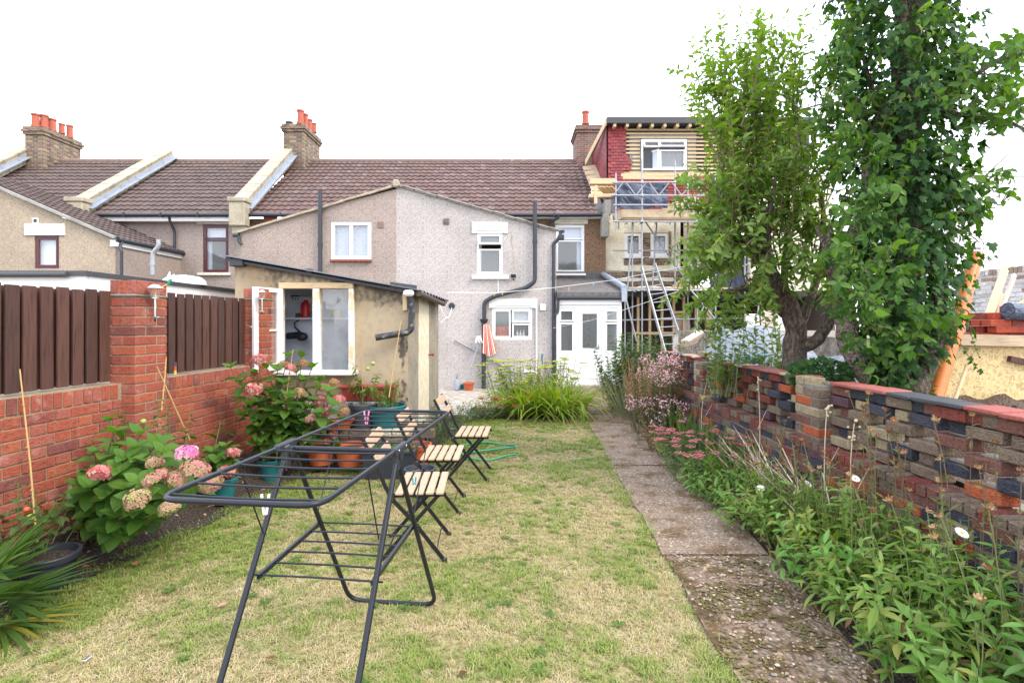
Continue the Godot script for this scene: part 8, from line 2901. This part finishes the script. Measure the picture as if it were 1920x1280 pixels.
	# yellow-green saplings in the border
	for k in [[2.12, 4.35, 0.62, "yellow-green leafy sapling right of the sedum"], [2.02, 3.2, 0.55, "yellow-green leafy sapling among the daisies"], [1.98, 3.75, 0.45, "small lime-leaved sapling at the edge of the daisies"]]:
		t = thing("sapling", k[3], "plant", Vector3(k[0], 0.02, -k[1]))
		clump(t, {"n": 4, "spread": 0.05, "h0": k[2] * 0.6, "h1": k[2], "out": 1.5, "meshes": [leaf(0.075, 0.05, 0.2, 0.6, 3, "oval")], "gap": 0.055, "s0": 0.8, "s1": 1.2, "angle": 1.2, "pal": [L(0.30, 0.36, 0.05), L(0.22, 0.30, 0.05)], "from": 0.45, "stem": M.stem_brown, "most": 60})
	# daisies: the leafy mass along the near path
	var lm := [leaf(0.105, 0.026, 0.3, 0.5, 4, "lance"), leaf(0.09, 0.024, 0.3, 0.9, 4, "lance"), leaf(0.115, 0.032, 0.22, 0.3, 4, "lance"), leaf(0.075, 0.030, 0.3, 0.7, 4, "oval")]
	var pal := [L(0.15, 0.285, 0.045), L(0.20, 0.335, 0.07), L(0.11, 0.225, 0.036), L(0.28, 0.39, 0.12), L(0.17, 0.295, 0.06)]
	var dead := [L(0.20, 0.10, 0.05), L(0.26, 0.15, 0.08), L(0.16, 0.08, 0.045)]
	var cup := MB.new()
	for k in 9:
		var a0 := TAU * k / 9.0
		var a1 := TAU * (k + 0.8) / 9.0
		cup.quad(Vector3(cos(a0) * 0.25, 0, sin(a0) * 0.25), Vector3(cos(a1) * 0.25, 0, sin(a1) * 0.25), Vector3(cos(a1) * (0.9 + 0.2 * (k % 2)), 0.5 + 0.3 * (k % 3), sin(a1) * 0.9), Vector3(cos(a0) * 0.9, 0.55, sin(a0) * 0.9), Vector3(0, 1, 0))
	cup.blob(Vector3(0, 0.15, 0), Vector3(0.5, 0.35, 0.5), 6)
	var cupm := cup.mesh()
	var where := [[1.86, 1.95, "daisy clump nearest the camera at the lower right edge"], [2.12, 2.08, "tall daisy clump at the right edge with dead flower heads"], [1.80, 2.32, "daisy clump overhanging the mossy slab"], [2.08, 2.45, "daisy clump under the right end of the honeycomb wall"], [1.86, 2.72, "daisy clump with withered brown lower leaves"], [2.12, 2.85, "daisy clump close against the wall ledge"], [1.88, 3.10, "daisy clump at the joint between the two nearest slabs"], [2.14, 3.28, "daisy clump beside the yellow-green sapling"], [1.90, 3.52, "daisy clump just beyond the slab joint"], [2.10, 3.72, "daisy clump behind the white flowers"], [1.90, 3.98, "low daisy clump with small white flowers"], [1.90, 4.40, "daisy clump in front of the pink sedum"], [2.08, 4.15, "daisy clump before the straw bundle"], [1.88, 4.78, "daisy clump touching the sedum at its left"]]
	var idx := 0
	for k in where:
		t = thing("daisy_plant", k[2], "plant", Vector3(k[0], 0.03, -k[1]), "daisy plants along the right border")
		var tn := L(rr(0.85, 1.25), rr(0.92, 1.1), rr(0.7, 1.2))
		var tone := pal.map(func(c): return Color(c.r * tn.r, c.g * tn.g, c.b * tn.b))
		tone.append(L(0.30, 0.31, 0.08))
		var far: bool = k[1] > 3.6
		var h: float = (0.62 if k[0] > 2.0 else 0.46) * (0.72 if far else 1.0)
		tips = clump(t, {"n": 40, "spread": 0.20, "sz": 1.15, "h0": h * 0.35, "h1": h, "out": 1.05, "meshes": lm, "gap": 0.021, "s0": 0.5, "s1": 1.15, "angle": 1.05, "pal": tone, "from": 0.12, "droop": 0.15, "most": 90 if k[1] < 3.2 else 0})
		var list := []
		for j in 110:
			var a := rr(0, TAU)
			var r := rr(0.02, 0.27)
			list.append([lm[j % 4], aim(Vector3(r * cos(a), rr(0.02, h * 0.45), r * sin(a)), Vector3(rr(-1, 1), rr(-0.9, 0.2), rr(-1, 1)), rdir(), rr(0.4, 0.8)), pick(dead)])
		mass(t, "withered_leaves", lm[1], list.map(func(e): return [lm[1], e[1], e[2]]), M.dead)
		# taller flower stalks, most of them gone to seed
		var st := MB.new()
		var hd := []
		for j in ((10 if k[0] > 2.0 else 6) if not far else 5):
			var a := Vector3(rr(-0.12, 0.12), 0.1, rr(-0.14, 0.14))
			var b := a + Vector3(rr(-0.12, 0.08), h * rr(0.85, 1.6), rr(-0.1, 0.1))
			var pts := bend(a, b, 0.02)
			st.tube(pts, 0.0028, 0.0018, 5, false)
			hd.append([cupm, Transform3D(Basis.from_euler(Vector3(rr(-0.7, 0.7), rr(0, 6), rr(-0.7, 0.7))) * rr(0.013, 0.024), b), pick([L(0.22, 0.11, 0.055), L(0.15, 0.075, 0.04), L(0.34, 0.21, 0.11)])])
			var few := []
			dress(few, pts, lm, 0.07, 0.35, 0.6, 0.7, [L(0.14, 0.20, 0.06), L(0.20, 0.20, 0.08)], 0.35)
			pieces(t, "leaf", few, M.leaf, 0)
		stuff(part("flower_stalks", st, M.stem_brown if idx % 2 else M.stem_green, t))
		pieces(t, "seed_head", hd, M.dead, 20)
		if idx in [3, 9, 10, 7]:
			var pm := MB.new()
			for j in 14:
				var a := TAU * j / 14.0
				var u := Vector3(cos(a), 0.1, sin(a))
				var v := Vector3(-sin(a), 0, cos(a)) * 0.004
				pm.quad(u * 0.006 - v, u * 0.006 + v, u * 0.027 + v, u * 0.027 - v, Vector3.UP)
			var o := part("daisy_flower", pm, M.white, t)
			o.transform = Transform3D(Basis.from_euler(Vector3(0.6, 0, rr(-0.3, 0.3))), Vector3(-0.08, h * 0.95, 0.08))
			var ym := MB.new()
			ym.blob(Vector3(0, 0.003, 0), Vector3(0.008, 0.004, 0.008), 6)
			part("flower_eye", ym, mat(L(0.6, 0.42, 0.05), 0.8), o)
		idx += 1

# ------------------------------------------------------------------ trees
func limb(mb: MB, pts: Array, r0: float, r1: float, sides := 9) -> void:
	var sm := []
	for k in pts.size() - 1:
		var a: Vector3 = pts[maxi(k - 1, 0)]
		var b: Vector3 = pts[k]
		var c: Vector3 = pts[k + 1]
		var d: Vector3 = pts[mini(k + 2, pts.size() - 1)]
		for i in 4:
			sm.append(b.cubic_interpolate(c, a, d, i / 4.0) + rdir() * r0 * 0.10)
	sm.append(pts[-1])
	mb.tube(sm, r0, r1, sides)

func pix(list: Array) -> Array:
	var out := []
	for q in list:
		out.append(at(q[0], q[1], q[2]))
	return out

func build_trees() -> void:
	# apple tree with upright shoots
	var t := thing("apple_tree", "apple tree with thick leaning trunk and upright pale green shoots", "tree")
	var tr := MB.new()
	limb(tr, pix([[1484, 810, 5.2], [1487, 720, 5.2], [1490, 660, 5.2], [1492, 620, 5.2], [1476, 570, 5.2], [1452, 520, 5.15], [1428, 480, 5.1], [1412, 420, 5.05]]), 0.128, 0.055, 14)
	part("trunk", tr, M.bark, t)
	var limbs := [[[[1492, 625, 5.2], [1508, 590, 5.25], [1530, 530, 5.3], [1545, 450, 5.35], [1540, 360, 5.4]], 0.055, 0.02], [[[1500, 650, 5.2], [1528, 640, 5.1], [1552, 610, 5.0], [1560, 570, 5.0]], 0.07, 0.04], [[[1475, 585, 5.2], [1450, 568, 5.3], [1425, 545, 5.4], [1395, 540, 5.5], [1360, 548, 5.6]], 0.075, 0.025], [[[1490, 600, 5.2], [1478, 560, 5.25], [1470, 505, 5.3], [1480, 420, 5.4], [1470, 300, 5.4]], 0.042, 0.012], [[[1430, 485, 5.1], [1395, 460, 5.0], [1360, 450, 4.95], [1320, 452, 4.9]], 0.05, 0.012], [[[1415, 430, 5.05], [1390, 380, 5.0], [1370, 300, 5.0]], 0.04, 0.012], [[[1440, 500, 5.1], [1440, 420, 4.9], [1455, 330, 4.8]], 0.045, 0.012]]
	for k in limbs:
		var mb := MB.new()
		limb(mb, pix(k[0]), k[1], k[2], 9)
		part("branch", mb, M.bark, t)
	var meshes := [leaf(0.096, 0.042, 0.3, 0.5, 3, "oval"), leaf(0.088, 0.042, 0.3, 0.9, 3, "oval"), leaf(0.105, 0.044, 0.35, 0.3, 3, "oval")]
	var pal := [L(0.18, 0.30, 0.06), L(0.24, 0.36, 0.09), L(0.13, 0.24, 0.05), L(0.33, 0.43, 0.15), L(0.20, 0.32, 0.085)]
	var list := []
	var tw := MB.new()
	for k in 100:
		var bx := rr(1345, 1528)
		var top := 8.0 + 0.004 * pow(bx - 1435.0, 2.0) + 290.0 * pow(rng.randf(), 1.8)
		var by := rr(top + 150, 520)
		if k > 62:
			by = rr(380, 560)
			top = rr(260, 430)
		var d := rr(4.75, 5.75)
		var a := at(bx, by, d)
		var b := at(bx + (bx - 1450) * rr(-0.05, 0.35) + rr(-45, 45), maxf(top, 4.0), d + rr(-0.35, 0.35))
		var pts := bend(a, b, rr(-0.04, 0.04))
		for j in 3:
			var q: Vector3 = along(pts, rr(0.1, 0.75))[0]
			var e := q + Vector3(rr(-0.3, 0.3), rr(0.02, 0.34), rr(-0.3, 0.3))
			var tp := bend(q, e, rr(0.0, 0.04), 3)
			tw.tube(tp, 0.004, 0.002, 4, false)
			dress(list, tp, meshes, 0.024, 0.7, 1.2, 0.95, pal, 0.1, 0.15)
		tw.tube(pts, 0.0085, 0.0025, 5, false)
		dress(list, pts, meshes, 0.032, 0.7, 1.2, 0.85, pal, 0.05, 0.1)
	# drooping and sideways twigs at the left and below
	for q in [[1350, 450, 1292, 420, 5.0], [1360, 300, 1300, 160, 5.0], [1340, 350, 1285, 330, 4.9], [1370, 470, 1270, 505, 5.0], [1380, 500, 1262, 545, 5.1], [1360, 548, 1300, 600, 5.5], [1400, 545, 1330, 620, 5.4], [1350, 400, 1270, 395, 5.1], [1380, 260, 1330, 120, 5.2], [1520, 330, 1590, 300, 5.3], [1530, 420, 1590, 480, 5.2], [1545, 380, 1600, 200, 5.3], [1440, 500, 1370, 610, 5.3], [1470, 420, 1500, 560, 4.9], [1330, 450, 1280, 470, 4.9], [1400, 520, 1440, 600, 4.9], [1540, 470, 1570, 560, 5.1], [1360, 420, 1300, 520, 4.9], [1420, 450, 1350, 560, 4.8], [1390, 430, 1335, 480, 4.8], [1450, 470, 1420, 560, 4.8], [1510, 460, 1520, 540, 4.8]]:
		for j in 4:
			var a := at(q[0] + rr(-14, 14), q[1] + rr(-14, 14), q[4] + rr(-0.2, 0.2))
			var b := at(q[2] + rr(-22, 22), q[3] + rr(-26, 26), q[4] + rr(-0.3, 0.3))
			var pts := bend(a, b, 0.05)
			tw.tube(pts, 0.006, 0.002, 5, false)
			dress(list, pts, meshes, 0.020, 0.7, 1.2, 0.9, pal, 0.15, 0.2)
	stuff(part("twigs", tw, M.stem_brown, t))
	pieces(t, "leaf", list, M.leaf, 260)
	fruits(t, [[at(1452, 427, 4.9), 0.026], [at(1531, 402, 5.0), 0.024]], mat(L(0.20, 0.07, 0.04), 0.4))
	# sprouts at its foot
	var sp := thing("apple_suckers", "leafy suckers sprouting at the foot of the apple tree behind the wall", "plant")
	list = []
	tw = MB.new()
	for k in 46:
		var bx := rr(1330, 1470)
		var d := rr(5.4, 6.2)
		var a := at(bx, 745, d)
		var b := at(bx + rr(-25, 20), rr(575, 700), d + rr(-0.1, 0.1))
		var pts := bend(a, b, 0.0)
		tw.tube(pts, 0.005, 0.002, 5, false)
		dress(list, pts, meshes, 0.035, 0.75, 1.25, 0.9, [L(0.13, 0.20, 0.05), L(0.18, 0.26, 0.07), L(0.10, 0.17, 0.04)], 0.2, 0.1)
	stuff(part("twigs", tw, M.stem_green, sp))
	pieces(sp, "leaf", list, M.leaf, 120)
	# pear tree with pale shaggy trunk
	var pt := thing("pear_tree", "pear tree with shaggy pale trunk leaning beside the ivy, glossy drooping leaves", "tree")
	tr = MB.new()
	limb(tr, pix([[1662, 790, 4.5], [1640, 720, 4.55], [1612, 680, 4.6], [1594, 640, 4.65], [1585, 585, 4.7], [1578, 530, 4.7], [1590, 460, 4.6]]), 0.115, 0.07, 12)
	part("trunk", tr, M.pale_bark, pt)
	for k in [[[[1585, 570, 4.7], [1562, 520, 4.75], [1552, 470, 4.8], [1560, 420, 4.8]], 0.05, 0.02], [[[1560, 505, 4.75], [1545, 455, 4.8], [1530, 425, 4.85]], 0.035, 0.015], [[[1590, 470, 4.6], [1625, 380, 4.5], [1640, 260, 4.4], [1690, 150, 4.3], [1700, 60, 4.2], [1685, -40, 4.2]], 0.07, 0.025], [[[1690, 150, 4.25], [1730, 195, 4.15], [1800, 160, 4.1], [1880, 110, 4.0], [1960, 90, 4.0]], 0.03, 0.01], [[[1730, 195, 4.15], [1800, 215, 4.1], [1880, 225, 4.0], [1960, 260, 4.0]], 0.025, 0.008], [[[1640, 260, 4.4], [1600, 180, 4.4], [1560, 120, 4.5]], 0.025, 0.008], [[[1655, 220, 4.4], [1620, 110, 4.4], [1610, 20, 4.4]], 0.02, 0.006], [[[1640, 250, 4.3], [1580, 195, 4.3], [1500, 205, 4.6]], 0.015, 0.005], [[[1780, 420, 4.3], [1840, 340, 4.5], [1890, 290, 4.6]], 0.012, 0.004], [[[1770, 400, 4.3], [1820, 375, 4.4], [1880, 385, 4.4]], 0.012, 0.004]]:
		var mb := MB.new()
		limb(mb, pix(k[0]), k[1], k[2], 8)
		part("branch", mb, M.pale_bark if k[1] > 0.03 else M.bark, pt)
	var pm := [leaf(0.085, 0.044, 0.3, 0.7, 3, "oval"), leaf(0.08, 0.04, 0.35, 1.1, 3, "oval"), leaf(0.09, 0.046, 0.25, 0.5, 3, "oval")]
	var ppal := [L(0.065, 0.155, 0.032), L(0.09, 0.19, 0.042), L(0.12, 0.23, 0.05), L(0.045, 0.115, 0.028), L(0.17, 0.29, 0.07)]
	list = []
	tw = MB.new()
	var zones := [[1610, 60, 45, 60, 4.3, 22], [1575, 155, 36, 45, 4.4, 20], [1625, 210, 55, 60, 4.2, 28], [1850, 130, 70, 35, 4.05, 34], [1880, 210, 60, 32, 4.0, 30], [1800, 180, 60, 50, 4.05, 26], [1900, 100, 40, 30, 4.0, 12], [1630, 330, 62, 70, 4.05, 36], [1615, 420, 58, 70, 4.05, 36], [1635, 520, 62, 70, 4.0, 40], [1618, 600, 50, 50, 4.05, 26], [1685, 620, 50, 60, 3.95, 24], [1745, 560, 38, 60, 4.1, 16], [1800, 430, 40, 40, 4.2, 14], [1790, 320, 40, 60, 4.25, 16], [1850, 375, 40, 20, 4.4, 9], [1850, 335, 30, 30, 4.5, 4], [1550, 215, 50, 20, 4.5, 12], [1600, 280, 40, 50, 4.3, 16], [1740, 60, 60, 60, 4.0, 20], [1685, 480, 60, 60, 3.95, 16], [1640, 680, 30, 30, 4.2, 6]]
	for z in zones:
		for k in z[5]:
			var a := at(z[0] + rr(-1, 1) * z[2], z[1] + rr(-1, 1) * z[3], z[4] + rr(-0.3, 0.25))
			var b := a + Vector3(rr(-0.16, 0.16), rr(-0.12, 0.14), rr(-0.16, 0.16))
			var pts := bend(a, b, 0.02, 3)
			tw.tube(pts, 0.004, 0.002, 4, false)
			dress(list, pts, pm, 0.022, 0.75, 1.2, 1.0, ppal, 0.0, 0.5)
	stuff(part("twigs", tw, M.bark, pt))
	pieces(pt, "leaf", list, M.leaf, 280)
	fruits(pt, [[at(1858, 250, 3.95), 0.02], [at(1724, 42, 4.0), 0.022]], mat(L(0.12, 0.2, 0.04), 0.5))
	# ivy
	var iv := thing("ivy_tree", "tall ivy-smothered trunk right of the pear tree", "tree")
	tr = MB.new()
	limb(tr, pix([[1690, 800, 4.35], [1694, 700, 4.35], [1700, 560, 4.35], [1705, 400, 4.4], [1700, 200, 4.4], [1705, 0, 4.4], [1705, -150, 4.4]]), 0.115, 0.10, 12)
	part("trunk", tr, M.bark, iv)
	tr = MB.new()
	limb(tr, pix([[1716, 800, 4.2], [1722, 745, 4.2], [1734, 700, 4.22], [1752, 655, 4.25], [1768, 615, 4.3], [1755, 520, 4.4], [1735, 420, 4.4]]), 0.072, 0.04, 12)
	part("trunk", tr, M.bark, iv)
	var im := [ivy_leaf(0.068), ivy_leaf(0.055)]
	var ipal := [L(0.030, 0.085, 0.026), L(0.042, 0.110, 0.032), L(0.022, 0.064, 0.022), L(0.062, 0.145, 0.040), L(0.09, 0.185, 0.05)]
	var ng := noise(1.4, 88, 3)
	list = []
	var rad := [[760, 0.10, 1686], [720, 0.15, 1684], [680, 0.21, 1688], [640, 0.28, 1692], [560, 0.34, 1694], [450, 0.38, 1698], [300, 0.36, 1698], [200, 0.38, 1696], [100, 0.42, 1692], [0, 0.46, 1690], [-160, 0.48, 1690]]
	for k in 9500:
		var y := lerpf(765, -150, pow(rng.randf(), 0.92))
		var i := 0
		while i < rad.size() - 2 and y < rad[i + 1][0]:
			i += 1
		var f: float = clampf((y - rad[i][0]) / (rad[i + 1][0] - rad[i][0]), 0, 1)
		var r := lerpf(rad[i][1], rad[i + 1][1], f)
		var c := at(lerpf(rad[i][2], rad[i + 1][2], f), y, 4.4)
		var a := rr(0, TAU)
		var o := Vector3(cos(a), 0, sin(a))
		var nv := ng.get_noise_3d(o.x * 1.5, c.y * 1.6, o.z * 1.5)
		if nv < -0.22 and rng.randf() < 0.75:
			continue
		var bulge := 1.0 + 0.95 * nv + (rr(0.05, 0.45) if rng.randf() < 0.10 else 0.0)
		var q := r * bulge * (1.0 - 0.45 * pow(rng.randf(), 2.0))
		var p := c + o * q + Vector3(0, rr(-0.04, 0.04), 0)
		list.append([im[k % 2], aim(p, o * 0.5 + Vector3(rr(-0.4, 0.4), -0.9, rr(-0.4, 0.4)), o + Vector3(0, 0.45, 0) + rdir() * 0.8, rr(0.5, 1.4)), pick(ipal) * rr(0.75, 1.3)])
	pieces(iv, "leaf", list, M.leaf, 300)
	# trailing strands
	var strands := MB.new()
	list = []
	for q in [[1795, 560, 1800, 650, 4.3], [1745, 690, 1755, 745, 4.0], [1815, 590, 1838, 670, 4.7], [1800, 640, 1842, 700, 4.7], [1830, 10, 1850, 60, 4.0], [1700, 700, 1730, 745, 4.05]]:
		var pts := bend(at(q[0], q[1], q[4]), at(q[2], q[3], q[4]), -0.03)
		strands.tube(pts, 0.003, 0.002, 4)
		dress(list, pts, im, 0.03, 0.4, 0.8, 1.2, ipal, 0.1, 0.4)
	stuff(part("strands", strands, M.stem_brown, iv))
	pieces(iv, "leaf", list, M.leaf, 0)
	# ivy on the wall at the stained pier
	var wi := thing("ivy", "ivy tumbling over the honeycomb wall beside the stained pier", "ivy")
	list = []
	for k in 900:
		var a := rr(0, TAU)
		var px := 1540.0 + rr(-1, 1) * 62
		var y := 700.0 + rr(-1, 1) * (34 - absf(px - 1540) * 0.25)
		list.append([im[k % 2], aim(at(px, y, 4.7 + rr(-0.3, 0.15)), Vector3(rr(-1, 1), -0.5, rr(-0.2, 1)), Vector3(rr(-0.5, 0.5), 0.8, 0.6), rr(0.4, 0.75)), pick(ipal)])
	for k in 120:
		list.append([im[k % 2], aim(at(1548 + rr(-14, 14), rr(745, 830), 4.15 + rr(-0.1, 0.1)), Vector3(rr(-1, 1), -0.6, 0.4), Vector3(-0.8, 0.5, 0.4), rr(0.35, 0.6)), pick(ipal)])
	pieces(wi, "leaf", list, M.leaf, 120)
